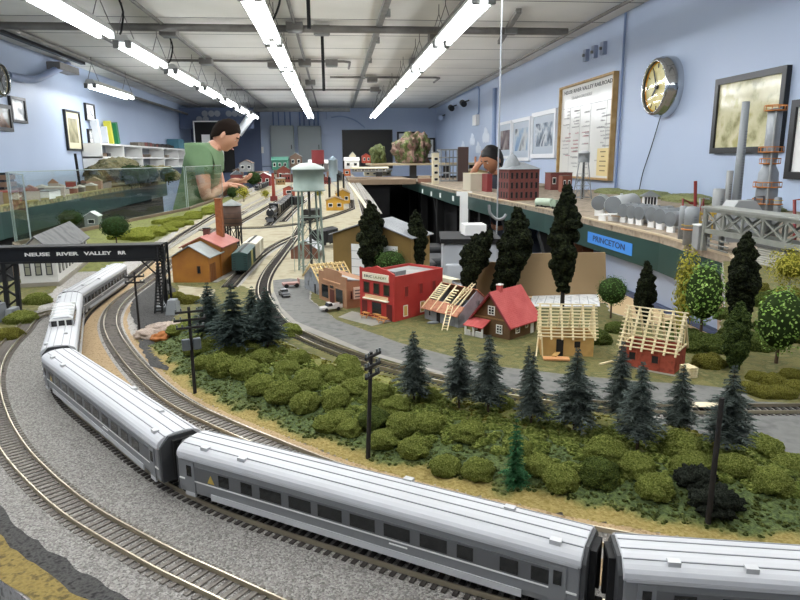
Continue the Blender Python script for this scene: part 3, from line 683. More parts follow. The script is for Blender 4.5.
def hillmat():
    m=bpy.data.materials.new('hill_turf'); m.use_nodes=True; nt=m.node_tree; b=nt.nodes['Principled BSDF']; b.inputs['Roughness'].default_value=.95
    at=nt.nodes.new('ShaderNodeAttribute'); at.attribute_name='zone'
    tc=nt.nodes.new('ShaderNodeTexCoord'); n=nt.nodes.new('ShaderNodeTexNoise'); n.inputs['Scale'].default_value=380; n.inputs['Detail'].default_value=5; nt.links.new(tc.outputs['Object'],n.inputs['Vector'])
    def ramp(c0,c1):
        r=nt.nodes.new('ShaderNodeValToRGB'); r.color_ramp.elements[0].position=.36; r.color_ramp.elements[1].position=.64; r.color_ramp.elements[0].color=lin(c0); r.color_ramp.elements[1].color=lin(c1); nt.links.new(n.outputs['Fac'],r.inputs['Fac']); return r.outputs['Color']
    sp=nt.nodes.new('ShaderNodeSeparateColor'); nt.links.new(at.outputs['Color'],sp.inputs['Color'])
    m1=nt.nodes.new('ShaderNodeMix'); m1.data_type='RGBA'; nt.links.new(sp.outputs[0],m1.inputs['Factor']); nt.links.new(ramp('#5A5E22','#7C7A3A'),m1.inputs['A']); nt.links.new(ramp('#7F6F36','#978650'),m1.inputs['B'])
    m2=nt.nodes.new('ShaderNodeMix'); m2.data_type='RGBA'; nt.links.new(sp.outputs[1],m2.inputs['Factor']); nt.links.new(m1.outputs['Result'],m2.inputs['A']); nt.links.new(ramp('#34421E','#566434'),m2.inputs['B'])
    nt.links.new(m2.outputs['Result'],b.inputs['Base Color'])
    bp=nt.nodes.new('ShaderNodeBump'); bp.inputs['Strength'].default_value=.9; bp.inputs['Distance'].default_value=.0018; nt.links.new(n.outputs['Fac'],bp.inputs['Height']); nt.links.new(bp.outputs['Normal'],b.inputs['Normal'])
    return m
def build_hill():
    st=.005; xs=[p.x for p in hill_poly]; ys=[p.y for p in hill_poly]; x0,x1,y0,y1=min(xs),max(xs),min(ys),max(ys)
    nx,ny=int((x1-x0)/st)+1,int((y1-y0)/st)+1; idx={}; V=[];F=[];cols=[]
    def vert(i,j):
        if (i,j) in idx: return idx[i,j]
        x,y=x0+i*st,y0+j*st; p=Vector((x,y,0)); z=ground(x,y); d=dseg(p,hl)
        e=d+.016*noise.noise(p*40)
        yellow=1-ss((e-.012)/.012); dark=ss((e-.012)/.010)*(1-ss((e-.078)/.02))
        rough=.0012*noise.noise(p*220)+.0022*dark*abs(noise.noise(p*150))
        idx[i,j]=len(V); V.append((x,y,z+rough)); cols.append((yellow,dark,0,1)); return idx[i,j]
    for i in range(nx):
        for j in range(ny):
            if inside(Vector((x0+(i+.5)*st,y0+(j+.5)*st,0)),hill_poly): F.append((vert(i,j),vert(i+1,j),vert(i+1,j+1),vert(i,j+1)))
    me=bpy.data.meshes.new('ground_hill'); me.from_pydata(V,[],F); me.polygons.foreach_set('use_smooth',[True]*len(F))
    ca=me.color_attributes.new('zone','FLOAT_COLOR','POINT'); ca.data.foreach_set('color',[c for q in cols for c in q])
    me.materials.append(hillmat()); o=bpy.data.objects.new('ground_hill',me); C.objects.link(o); o['kind']='structure'
build_hill()
# ---- tracks
trackline('railway_track','outer curved track on grey gravel around the silver train',T1,'parts',None,tm=M_tiegrey)
trackline('railway_track','curved track carrying the silver passenger train',T2,'parts',None,tm=M_tie)
trackline('railway_track','curved track on tan gravel between the silver train and the bushes',T3,'parts',M_fine,tm=M_tiegrey)
trackline('railway_track','track between the grey road and the bushy hill, running up into the yard',T4,'parts',None,tm=M_tie)
trackline('railway_track','short siding under the green boxcar',TF,'stuff',M_fine,tm=M_tie)
trackline('railway_track','yard track under the black steam engine',TE,'stuff',M_fine,tm=M_tie,maxy=4)
trackline('railway_track','yard track between the main lines and the black steam engine',px((196,246),(225,231),(256,214),(290,194),(316,180)),'stuff',M_fine,tm=M_tie,maxy=4)
trackline('railway_track','bare yard track next to the steam engine track',TD,'stuff',M_fine,tm=M_tie,maxy=4)
trackline('railway_track','track cutting across the yard behind the brown water tank',TX,'stuff',M_cinder,tm=M_tie,maxy=4)
for T,l in ((TR1,'yard track passing closest to the yellow engine shed'),(TR2,'middle of three parallel tracks beyond the yellow shed'),(TR3,'outermost yard track along the open aisle edge')): trackline('railway_track',l,T,'stuff',M_fine,tm=M_tie,maxy=4)
# pale concrete strips between the yard tracks
for k,(a,l) in enumerate([([(146,262),(200,229),(250,204),(300,181)],'pale strip beside the main yard tracks'),([(205,236),(240,216),(285,193)],'pale strip between main track and steam engine'),([(330,181),(340,190),(348,207)],'pale strip in the far yard by the yellow shed'),([(346,175),(357,190),(366,208)],'pale strip between the outer yard tracks'),([(352,174),(366,192),(380,214)],'pale strip along the open edge of the yard')]):
    pp=catmull([Vector((p.x,p.y,0)) for p in px(*a)],.05); o=ribbon(pp,.022,Z0+.0006,Z0+.002).build('road_strip',M_curb); o['kind']='structure'
# cream rim along the open edge of the yard
rim=[Vector((a,b,0)) for a,b in [(.165,7.0),(.165,2.1),(.14,1.45),(.235,1.24)]]
o=ribbon(rim,.02,Z0,Z0+.008).build('trim_3',mat('cream_rim','#D3CBB0',.7)); o['kind']='structure'
# ================================================================ PASSENGER TRAIN
M_roof=mat('silver_roof','#BBBCBE',.45,.0)
M_side=mat('silver_side','#7C7D7E',.42,.1,bump=(900,.25,.0004,'wave','Z'))
M_band=mat('window_band','#5E5F60',.45,.1)
M_skirt=mat('silver_skirt','#B9BABB',.4,.15)
M_stripe=mat('white_stripe','#E4E4E0',.4)
M_diaph=mat('diaphragm_grey','#3F4041',.6)
M_pane=mat('car_window','#1B1D1E',.08,spec=.6)
M_truck=mat('truck_black','#161616',.7)
def car(label,A,B,windows=(),dome=False,detail=True,name='passenger_car'):
    A=Vector((A[0],A[1],0)); B=Vector((B[0],B[1],0)); d=B-A; L=d.length; rz=math.atan2(d.y,d.x)
    t=thing(name,label,'train car',((A.x+B.x)/2,(A.y+B.y)/2,Z0),rz,'silver passenger train')
    h=L/2; w=.0170; zb,ze,zt=.0112,.0385,.0468
    # lower body
    b=MB(); b.extr([(-w,zb+.004),(-w*.96,zb),(w*.96,zb),(w,zb+.004),(w,ze),(-w,ze)],'x',-h,h); bevel(recalc(b.build('body',M_side,t)),.0008,2)
    arc=[]
    n=14
    for i in range(n+1):
        a=PI*i/n; arc.append((math.cos(a)*(w+.0006),ze+math.sin(a)**.8*(zt-ze)))
    r=MB(); r.extr(arc+[(-w,ze-.002),(w,ze-.002)],'x',-h-.0004,h+.0004); o=recalc(r.build('roof',M_roof,t)); bevel(o,.0006,2,30)
    s=MB()
    for y in (-.011,-.004,.004,.011):
        z=ze+math.sin(math.acos(y/(w+.0006)))**.8*(zt-ze); s.bar((-h,y,z),(h,y,z),.0007,.0008)
    s.build('roof_rib',mat('roof_seam','#8D8F92',.5,.3),t)
    for q in (-1,1):
        y=q*(w+.0002)
        MB().bbox((-h+.012,y-.0003,.0220),(h-.012,y+.0003,.0325)).build('window_band',M_band,t)
        MB().bbox((-h+.001,y-.0004,.0210),(h-.001,y+.0006,.0220)).build('stripe',M_stripe,t)
        MB().bbox((-h+.001,y-.0004,.0365),(h-.001,y+.0008,.0380)).build('eave_rail',M_skirt,t)
        MB().bbox((-h+.03,y-.0004,.0105),(h-.03,y+.0006,.0150)).build('skirt',M_skirt,t)
        for f0,f1 in windows:
            MB().bbox((-h+f0*L,y-.0006,.0232),(-h+f1*L,y+.0006,.0312)).build('window',M_pane,t)
        for e in (-1,1):
            dd=MB().bbox((e*(h-.011)-.0045,y-.0005,.011),(e*(h-.011)+.0045,y+.0005,.0355)).build('vestibule_door',M_side,t)
            MB().bbox((e*(h-.011)-.0022,y-.0008,.0245),(e*(h-.011)+.0022,y+.0008,.0325)).build('door_window',M_pane,dd)
            if detail: MB().bbox((e*(h-.011)-.0045,y-.0007,.0095),(e*(h-.011)+.0045,y+.0010,.0125)).build('step',M_skirt,t)
    for e in (-1,1):
        m=MB(); m.extr([(-w*.93,zb),(w*.93,zb),(w*.93,ze),(w*.55,zt-.0015),(-w*.55,zt-.0015),(-w*.93,ze)],'x',e*h,e*(h+.0025)); recalc(m.build('end_wall',M_diaph,t))
        m=MB(); m.bbox((e*h+min(0,e*.006),-.0075,.013),(e*h+max(0,e*.006),-.005,.040)); m.bbox((e*h+min(0,e*.006),.005,.013),(e*h+max(0,e*.006),.0075,.040)); m.bbox((e*h+min(0,e*.006),-.0075,.040),(e*h+max(0,e*.006),.0075,.0425)); m.build('diaphragm',M_truck,t)
        k=MB(); k.bar((e*h,0,.0095),(e*(h+.009),0,.0095),.003,.003); k.build('coupler',M_truck,t)
        tr=MB(); xx=e*(h-.05)
        for q in (-1,1): tr.bbox((xx-.02,q*.0115-.001,.0062),(xx+.02,q*.0115+.001,.0105))
        tr.bbox((xx-.004,-.011,.007),(xx+.004,.011,.011)); tk=tr.build('truck_frame',M_truck,t)
        for wx in (-.0135,.0135):
            for q in (-1,1): MB().cyl((xx+wx,q*.0082,.0112),(xx+wx,q*.0098,.0112),.0052,n=14).build('wheel',M_truck,tk)
    u=MB().bbox((-h*.55,-.010,.0065),(h*.55,.010,.0116)).build('underframe',M_truck,t)
    if detail:
        for x,y in ((-.42,-.012),(-.30,-.0125),(.34,.006),(.45,-.012),(.1,.012)):
            z=ze+math.sin(math.acos(max(-1,min(1,y/(w+.0006)))))**.8*(zt-ze)
            MB().box((x*L,y,z+.0004),(.006,.004,.0026)).build('roof_vent',M_skirt,t)
        for q in (-1,1): MB().bbox((.03,q*(w+.0003)-.0003,.0185),(.042,q*(w+.0003)+.0003,.0192)).build('number_plate',M_stripe,t)
        m=MB(); y=-(w+.0005)
        m.add([(-h+.028,y,.0232),(-h+.034,y,.0232),(-h+.031,y,.029),(-h+.028,y-.0004,.0232),(-h+.034,y-.0004,.0232),(-h+.031,y-.0004,.029)],[(0,1,2),(5,4,3),(0,3,4,1),(1,4,5,2),(2,5,3,0)]); m.build('emblem',mat('emblem_ochre','#B59B4A',.5),t)
    if dome:
        D=.095; x0=-D/2+.02
        m=MB(); m.extr([(-.0135,zt-.006),(.0135,zt-.006),(.0125,zt+.0075),(.008,zt+.0105),(-.008,zt+.0105),(-.0125,zt+.0075)],'x',x0,x0+D); recalc(m.build('dome',M_roof,t))
        for q in (-1,1):
            for i in range(6):
                xa=x0+.004+i*(D-.008)/6; MB().slab((xa,q*.01345,zt-.001),(xa+.0125,q*.01345,zt-.001),(xa+.0125,q*.0127,zt+.0065),(xa,q*.0127,zt+.0065),.0005*q).build('dome_window',M_pane,t)
        for e in (0,1):
            X=x0+e*D+(e*2-1)*.0005
            for k in (-1,0,1): MB().bbox((X-.0005,k*.0078-.0034,zt-.0005),(X+.0005,k*.0078+.0034,zt+.0065)).build('dome_window',M_pane,t)
            MB().bbox((X-.0008,-.0128,zt-.0025),(X+.0008,.0128,zt-.0006)).bbox((X-.0008,-.0128,zt+.0066),(X+.0008,.0128,zt+.0085)).bbox((X-.0008,-.0044-.0006,zt-.0006),(X+.0008,-.0034,zt+.0066)).bbox((X-.0008,.0034,zt-.0006),(X+.0008,.005,zt+.0066)).build('dome_window_frame',M_stripe,t)
        for i in range(5): MB().bar((x0+.01+i*.018,-.0128,zt+.0078),(x0+.01+i*.018,.0128,zt+.0078),.0015,.007).build('dome_rib',M_stripe,t)
    return t
cA,cB=(-.1055,.4527),(.128,.2963)
def frac(u,z=1.236):
    best=None
    A,B=Vector((*cA,0)),Vector((*cB,0)); n=Vector(((B-A).y,-(B-A).x,0)).normalized()*.0174
    for i in range(1001):
        p=A+(B-A)*(i/1000)+n; e=abs(pix((p.x,p.y,z))[0]-u)
        if best is None or e<best[0]: best=(e,i/1000)
    return best[1]
W1=[(frac(a),frac(b)) for a,b in ((219,229),(241,252),(260,281),(289,311),(318,342),(350,375),(384,410),(420,447),(457,473),(500,518),(531,549))]
W2=[(.08+.075*i,.08+.075*i+.05) for i in range(11)]
car('silver passenger car crossing the middle of the picture, with a row of dark windows',cA,cB,W1)
car('silver passenger car behind the long one, on the tight part of the curve',(-.295,.696),(-.118,.461),W2)
car('silver dome car with a raised glazed lookout on its roof',(-.405,1.018),(-.302,.712),W2[1:9],dome=True)
car('silver passenger car coming out under the black signal bridge',(-.424,1.305),(-.409,1.030),[(.1+.07*i,.1+.07*i+.045) for i in range(12)])
car('silver passenger car cut off at the near corner, last of the visible train',(.1405,.287),(.43,.217),[(.08,.115),(.155,.19),(.24,.31),(.345,.415),(.45,.52),(.55,.62),(.66,.73)])
# ================================================================ TOWN BESIDE THE ROAD
def HZ(x,y,v):
    lo,hi=0.5,2.4
    for _ in range(40):
        m=(lo+hi)/2
        if pix((x,y,m))[1]>v: lo=m
        else: hi=m
    return (lo+hi)/2
def site(FL,FR,BR,z=Z0):
    a,b,c=P(*FL,z),P(*FR,z),P(*BR,z); d=b-a; rz=math.atan2(d.y,d.x); n=Vector((-d.y,d.x,0)).normalized()
    return (a+b)/2,rz,d.length,abs((c-b).dot(n))
class Bld:
    def __init__(s,name,label,cat,FL,FR,BR,vtop,z=Z0,D=None,group=None):
        s.o,s.rz,s.W,s.D=site(FL,FR,BR,z)
        if D: s.D=D
        p=P(*FR,z); s.H=HZ(p.x,p.y,vtop)-z
        s.t=thing(name,label,cat,(s.o.x,s.o.y,z),s.rz,group)
    def f(s,face,a,z,d):
        if face=='front': return (a,-d,z)
        if face=='right': return (s.W/2+d,a,z)
        if face=='left': return (-s.W/2-d,a,z)
        return (a,s.D+d,z)
    def rect(s,mb,face,a0,a1,z0,z1,d0,d1):
        mb.bbox([min(p,q) for p,q in zip(s.f(face,a0,z0,d0),s.f(face,a1,z1,d1))],[max(p,q) for p,q in zip(s.f(face,a0,z0,d0),s.f(face,a1,z1,d1))])
        return mb
    def window(s,face,a,z,w,h,fm,pm,bars=(1,1),name='window',th=.0012,b=.0012):
        mb=MB(); a0,a1,z0,z1=a-w/2,a+w/2,z,z+h
        for q in ((a0,a0+b,z0,z1),(a1-b,a1,z0,z1),(a0+b,a1-b,z0,z0+b),(a0+b,a1-b,z1-b,z1)): s.rect(mb,face,*q,-.0005,th)
        for i in range(1,bars[0]+1): x=a0+w*i/(bars[0]+1); s.rect(mb,face,x-b*.35,x+b*.35,z0+b,z1-b,-.0005,th*.8)
        for i in range(1,bars[1]+1): x=z0+h*i/(bars[1]+1); s.rect(mb,face,a0+b,a1-b,x-b*.35,x+b*.35,-.0005,th*.8)
        o=mb.build(name,fm,s.t); s.rect(MB(),face,a0+b*.5,a1-b*.5,z0+b*.5,z1-b*.5,-.0004,th-.0004).build('pane',pm,o); return o
    def door(s,face,a,z,w,h,m,name='door',th=.001): return s.rect(MB(),face,a-w/2,a+w/2,z,z+h,-.0005,th).build(name,m,s.t)
    def walls(s,m,H=None,gable=None,x0=None,x1=None,y0=0,y1=None):
        """gable=('front',peak) ridge runs front-back ; ('side',peak) ridge runs along x"""
        H=H or s.H; w=s.W/2; x0=-w if x0 is None else x0; x1=w if x1 is None else x1; y1=s.D if y1 is None else y1
        b=MB()
        if gable is None: b.bbox((x0,y0,0),(x1,y1,H))
        elif gable[0]=='front': b.extr([(x0,0),(x1,0),(x1,H),((x0+x1)/2,gable[1]),(x0,H)],'y',y0,y1)
        else: b.extr([(y0,0),(y1,0),(y1,H),((y0+y1)/2,gable[1]),(y0,H)],'x',x0,x1)
        return recalc(b.build('walls',m,s.t))
    def roof(s,m,kind,peak,H=None,over=.004,th=.0016,x0=None,x1=None,y0=0,y1=None,name='roof'):
        H=H or s.H; w=s.W/2; x0=-w if x0 is None else x0; x1=w if x1 is None else x1; y1=s.D if y1 is None else y1; b=MB()
        if kind=='front':
            c=(x0+x1)/2; k=(peak-H)/(c-x0); e=H-k*over
            b.extr([(x0-over,e),(c,peak),(x1+over,e),(x1+over,e+th),(c,peak+th),(x0-over,e+th)],'y',y0-over,y1+over)
        else:
            c=(y0+y1)/2; k=(peak-H)/(c-y0); e=H-k*over
            b.extr([(y0-over,e),(c,peak),(y1+over,e),(y1+over,e+th),(c,peak+th),(y0-over,e+th)],'x',x0-over,x1+over)
        return recalc(b.build(name,m,s.t))
M_red=mat('red_paint','#A8322D',.5,n=(40,['#B53A33'],3)); M_redside=M_red
M_shop_glass=mat('shop_glass','#1D2224',.1,spec=.7)
M_cream_sign=mat('cream_sign','#E6DFC8',.5)
M_yel=mat('raw_timber','#CDB077',.7,n=(60,['#DCC38D'],3)); M_yelp=mat('pale_timber','#D9C79A',.7,n=(60,['#E4D6B0'],3))
M_tanb=mat('tan_clapboard','#A77E5E',.65,n=(50,['#9A7255'],3))
M_flat=mat('grey_roofing','#A9ACAD',.6,n=(50,['#8F9294'],4))
M_stone=mat('grey_stone_wall','#7E8286',.75,n=(60,['#8E9296','#6E7276'],4))
M_whitewin=mat('white_window','#E5E3DC',.5); M_darkhole=mat('dark_opening','#1A1614',.8)
M_text_dk=mat('sign_letters','#3A3A38',.6); M_text_ol=mat('sign_letters_olive','#7A7440',.6)
# --- red store
b=Bld('red_store','bright red two storey corner store with a cream sign over three windows','store building',(361.5,315),(395.5,322.5),(433,308),277)
H=b.H; w=b.W/2
b.walls(M_red,H*.93)
m=MB(); pts=[(-w,0),(w,0),(w,H*1.05),(w*.82,H*1.08),(w*.55,H*1.13),(w*.3,H*1.14),(0,H*1.19),(-w*.3,H*1.14),(-w*.55,H*1.13),(-w*.82,H*1.09),(-w,H*1.12)]
m.extr(pts,'y',-.0022,.0005); recalc(m.build('facade',M_red,b.t))
m=MB(); b.rect(m,'right',0,b.D,H*.93,H*1.0,-.002,.0003); b.rect(m,'left',0,b.D,H*.93,H*1.0,-.002,.0003); m.bbox((-w,b.D-.002,H*.93),(w,b.D,H))
m.build('parapet',M_red,b.t)
MB().bbox((-w+.0021,.001,H*.93),(w-.0021,b.D-.0021,H*.945)).build('roof',mat('tar_roof','#9B9A96',.7,n=(50,['#85847F'],4)),b.t)
MB().bbox((0,.02,H*.945),(.018,.045,H*1.04)).build('roof_unit',mat('unit_grey','#7C7F80',.5),b.t)
for x in (-.58,0,.58): b.window('front',x*w,H*.55,w*.36,H*.26,mat('store_frame','#6B2522',.5),M_shop_glass,(0,1),th=.0030)
s=MB().bbox((-w*.78,-.0042,H*.86),(w*.72,-.0022,H*1.02)).build('sign_board',M_cream_sign,b.t)
lettering('sign_lettering','ERIC',.006,M_text_dk,s,facing((-w*.42,-.0044,H*.94),(1,0,0)),.0002,fit=w*.48)
lettering('sign_lettering','LAUNDRY',.006,M_text_ol,s,facing((w*.25,-.0044,H*.94),(1,0,0)),.0002,fit=w*.72)
MB().bbox((-w*.72,-.007,H*.43),(w*.72,-.0022,H*.455)).build('ledge',M_cream_sign,b.t)
s=MB().bbox((-w*.66,-.0036,H*.455),(w*.66,-.0022,H*.53)).build('lower_sign',mat('lower_sign','#D8B58C',.5),b.t)
b.window('front',0,H*.05,w*.62,H*.34,M_red,M_shop_glass,(1,0),th=.0030)
for x in (-.72,.72): b.door('front',x*w,0,w*.3,H*.38,mat('store_door','#5B1E1C',.5),th=.0030)
for q,(y,z) in enumerate(((.22,.5),(.52,.5),(.8,.5),(.2,.08),(.55,.08))):
    b.window('right',b.D*y,H*z,.010,H*.25,M_red if q<3 else M_cream_sign,mat('red_shutter','#7E2A26',.5) if q<3 else mat('shade_yellow','#C9A25A',.6),(0,0),th=.0008)
for i,(u,v,lab) in enumerate(((366,318.5,'wooden bench with orange slats on the pavement by the red store door'),(377,320.5,'orange slatted bench at the middle of the red store front'),(383,323.5,'orange picnic table at the corner of the red store pavement'))):
    p=P(u,v); t=thing('picnic_table',lab,'table',(p.x,p.y,Z0+.002),b.rz)
    MB().box((0,0,.0075),(.014,.006,.001)).build('table_top',mat('orange_wood','#C78B4A',.6),t)
    for q in (-1,1):
        MB().box((0,q*.0055,.0042),(.014,.0025,.0008)).build('seat',mat('orange_wood','#C78B4A',.6),t); MB().bar((q*.005,-.005,0),(q*.005,.002,.0075),.0009).build('leg',mat('orange_wood','#C78B4A',.6),t)
# --- tan store
b=Bld('tan_store','tan clapboard shop with stepped false front and two display windows','store building',(320.5,299),(348,309.5),(362,303),278)
H=b.H; w=b.W/2
b.walls(M_tanb,H*.88); 
m=MB(); m.extr([(-w,0),(w,0),(w,H),(w*.62,H),(w*.62,H*1.1),(w*.45,H*1.14),(-w*.45,H*1.14),(-w*.62,H*1.1),(-w*.62,H),(-w,H)],'y',-.002,.0005); recalc(m.build('facade',M_tanb,b.t))
MB().slab((-w,0,H*.95),(w,0,H*.95),(w,b.D+.002,H*.82),(-w,b.D+.002,H*.82),.001).build('roof',M_flat,b.t)
MB().bbox((-w*.6,-.0042,H*.73),(w*.6,-.002,H*.765)).build('canopy_trim',mat('trim_tan','#C59A76',.6),b.t)
for x in (-.52,.52): b.window('front',x*w,H*.12,w*.55,H*.48,M_tanb,M_shop_glass,(1,0),th=.003)
b.door('front',0,0,w*.3,H*.48,mat('door_maroon','#5A2B22',.6),th=.003); b.window('front',0,H*.5,w*.32,H*.14,M_tanb,M_shop_glass,(0,0),name='transom',th=.003)
s=b.rect(MB(),'right',b.D*.25,b.D*.95,H*.3,H*.68,-.0005,.0012).build('wall_sign',M_cream_sign,b.t)
for k in range(3): b.rect(MB(),'right',b.D*.3,b.D*(.85-.1*k),H*(.36+.1*k),H*(.39+.1*k),.0012,.0016).build('sign_line',M_text_dk,s)
b.window('right',b.D*.15,H*.3,.006,H*.3,M_tanb,M_shop_glass,(0,0))
# --- grey stone house with bare yellow rafters behind the tan store
b=Bld('unfinished_house','grey stone house shell under yellow rafters, behind the tan store','house',(304.8,288.5),(320.5,296.5),(352,288),282,D=.062)
H=b.H; w=b.W/2; pk=H*2.0
m=MB(); m.extr([(-w,0),(w,0),(w,H),(0,pk*.93),(-w,H)],'y',0,.0015); m.extr([(-w,0),(w,0),(w,H),(0,pk*.93),(-w,H)],'y',b.D-.0015,b.D); m.bbox((-w,.0015,0),(-w+.0015,b.D-.0015,H)); m.bbox((w-.0015,.0015,0),(w,b.D-.0015,H)); recalc(m.build('walls',M_stone,b.t))
for i in range(9):
    y=-.002+i*(b.D+.004)/8
    for s in (-1,1): MB().bar((s*(w+.004),y,H*.9),(0,y,pk),.0022,.0022).build('rafter',M_yel,b.t)
for s in (-1,1):
    for k in range(5): f=.08+.2*k; MB().bar((s*(w+.004)*(1-f),-.003,H*.9+(pk-H*.9)*f+.0018),(s*(w+.004)*(1-f),b.D+.003,H*.9+(pk-H*.9)*f+.0018),.0026,.0012).build('batten',M_yel,b.t)
b.window('front',-w*.45,H*.35,.0055,H*.4,M_stone,M_darkhole,(0,0)); b.door('front',w*.4,0,.006,H*.7,M_darkhole); b.window('front',-.001,H*1.05,.006,H*.4,M_stone,M_darkhole,(0,0))
# --- grey house with a half stripped roof and ladders
M_shing=mat('rust_shingles','#A56C50',.75,n=(150,['#B97F62','#8E5A42'],3))
b=Bld('house_under_repair','grey house with a half stripped orange roof and ladders leaning on it','house',(424.5,319),(458.6,328.7),(478,317),313)
H=b.H; w=b.W/2; D=b.D; pk=H*2.3
m=MB(); m.bbox((-w,0,0),(w,.0015,H)); m.bbox((-w,D-.0015,0),(w,D,H)); m.extr([(0,0),(D,0),(D,H),(D/2,pk*.95),(0,H)],'x',-w,-w+.0015); m.extr([(0,0),(D,0),(D,H),(D/2,pk*.95),(0,H)],'x',w-.0015,w); recalc(m.build('walls',M_stone,b.t))
k=(pk-H)/(D/2); o=.006
yz=lambda f:(-o+(D/2+o)*f, H-k*o+(pk-H+k*o)*f)
def rs(x0,x1,f0,f1,nm,m): a=yz(f0); c=yz(f1); MB().slab((x0,a[0],a[1]),(x1,a[0],a[1]),(x1,c[0],c[1]),(x0,c[0],c[1]),.0012).build(nm,m,b.t)
rs(-w-.003,w+.002,0,.36,'roof_shingles',M_shing)
a=yz(0); MB().slab((w+.002,D+o,a[1]),(-w-.003,D+o,a[1]),(-w-.003,D/2,pk),(w+.002,D/2,pk),.0012).build('roof_shingles',M_shing,b.t)
for i in range(8):
    f0=.4+.07*i; rs(-w-.002,-w+.020,f0,f0+.035,'roof_batten',M_yelp)
for i in range(6): f0=.36+.09*i; rs(-.004,.006,f0,f0+.035,'roof_batten',M_yelp)
for x in (-w,-w*.5,-.005,w*.35,w*.75): a=yz(.05); c=yz(1); MB().bar((x,a[0],a[1]-.001),(x,c[0],c[1]-.001),.002,.002).build('rafter',M_yelp,b.t)
b.door('front',-w*.15,0,.007,H*.75,M_darkhole); b.window('right',D*.55,H*1.15,.005,H*.45,M_stone,M_darkhole,(0,0))
b.window('front',-w*.65,H*.3,.006,H*.4,M_stone,M_darkhole,(0,0))
def ladder(label,p0,p1,wd=.0075,n=9):
    p0,p1=Vector(p0),Vector(p1); t=thing('ladder',label,'ladder',p0); d=p1-p0; s=Vector((0,0,1)).cross(d).normalized()*wd/2
    for q in (-1,1): MB().bar(s*q,d+s*q,.0013,.0013).build('side_rail',M_yelp,t)
    for i in range(n): f=(i+.6)/n; MB().bar(d*f-s,d*f+s,.0009,.0009).build('rung',M_yelp,t)
Mw=Matrix.Translation(b.t.location)@Matrix.Rotation(b.rz,4,'Z')
a=yz(.25); g=P(444.5,331.5); q=Mw@Vector((w*.72,yz(.98)[0],yz(.98)[1])); 
ladder('long pale ladder leaning from the grass onto the stripped roof',(g.x,g.y,Z0+.0015),Mw@Vector((w*.38,yz(.3)[0]-.001,yz(.3)[1]+.001)))
ladder('pale ladder lying on the stripped roof beside the gable',Mw@Vector((w*.5,yz(.28)[0],yz(.28)[1]+.003)),Mw@Vector((w*.72,yz(1.1)[0],yz(1.1)[1]+.003)))
g=P(463,327); ladder('short ladder standing at the gable end of the grey house',(g.x,g.y,Z0+.0015),(g.x-.006,g.y+.004,Z0+.024),.006,6)
g=P(433,324); tag(MB().sphere((g.x,g.y,Z0+.002),.006,10,6,(1.6,.7,.4)).build('rubble_heap',M_stone),'small grey rubble heap in front of the grey house','rubble')
# --- brown house with red roof
M_brown=mat('brown_boards','#6A4E2C',.7,bump=(300,.5,.0008,'wave','Z'),n=(50,['#5C4224'],3)); M_redroof=mat('red_roof_tiles','#BC4C48',.55,bump=(130,.6,.001,'wave','Y'),n=(60,['#C85C58'],3))
b=Bld('brown_cottage','brown wooden cottage with a bright red roof and a red porch','house',(473.5,333),(509.5,341),(533,331.5),323)
H=b.H; w=b.W/2; D=b.D; pk=HZ(*P(490,336)[:2],292)-Z0
b.walls(M_brown,H,('front',pk-.002)); b.roof(M_redroof,'front',pk,H,.006,.0018)
m=MB(); 
MB().bbox((-w,-.0006,H*1.02),(w,0,H*1.1)).build('trim_board',mat('brown_trim','#8B6A3E',.6),b.t)
for s in (-1,1): MB().bar((s*(w+.006),-.0066,H-(pk-H)/w*.006-.0005),(0,-.0066,pk-.0005),.0012,.0022).build('barge_board',mat('maroon_trim','#7A2A30',.6),b.t)
b.window('front',w*.45,H*.28,.010,H*.5,M_whitewin,M_shop_glass,(1,2)); b.window('front',0,H*1.25,.011,H*.5,M_whitewin,M_shop_glass,(1,2))
b.window('right',D*.28,H*.3,.0095,H*.5,M_whitewin,M_shop_glass,(1,2)); b.window('right',D*.62,H*.45,.006,H*.4,M_whitewin,M_shop_glass,(0,1)); b.door('right',D*.84,0,.007,H*.75,M_whitewin)
c=MB().bbox((-.003,D*.22,pk-.004),(.003,D*.22+.007,pk+.008)).build('chimney',M_redroof,b.t); MB().bbox((-.0036,D*.22-.0006,pk+.008),(.0036,D*.22+.0076,pk+.0095)).build('chimney_cap',M_whitewin,c)
pr=MB(); x0,x1=-w-.002,-w*.05
MB().slab((x0-.002,-.019,H*.62),(x1,-.019,H*.62),(x1,0,H*.95),(x0-.002,0,H*.95),.0015).build('porch_roof',M_redroof,b.t)
for x in (x0+.001,(x0+x1)/2-.001,x1-.0015): MB().bbox((x-.001,-.0175,0),(x+.001,-.0155,H*.64)).build('porch_post',M_whitewin,b.t)
MB().bbox((x0,-.018,0),(x1,0,.0015)).build('porch_floor',M_curb,b.t)
for xa,xb in ((x0+.002,x0+.009),((x0+x1)/2+.003,x1-.003)):
    m=MB(); m.bbox((xa,-.017,.008),(xb,-.0162,.009)); x=xa
    while x<xb: m.bbox((x,-.0169,.0015),(x+.0009,-.0163,.008)); x+=.002
    m.build('railing',M_whitewin,b.t)
b.door('front',-w*.55,0,.007,H*.6,mat('porch_door','#6E2E22',.6)); b.window('front',-w*.85,H*.25,.005,H*.35,M_whitewin,M_shop_glass,(0,0))
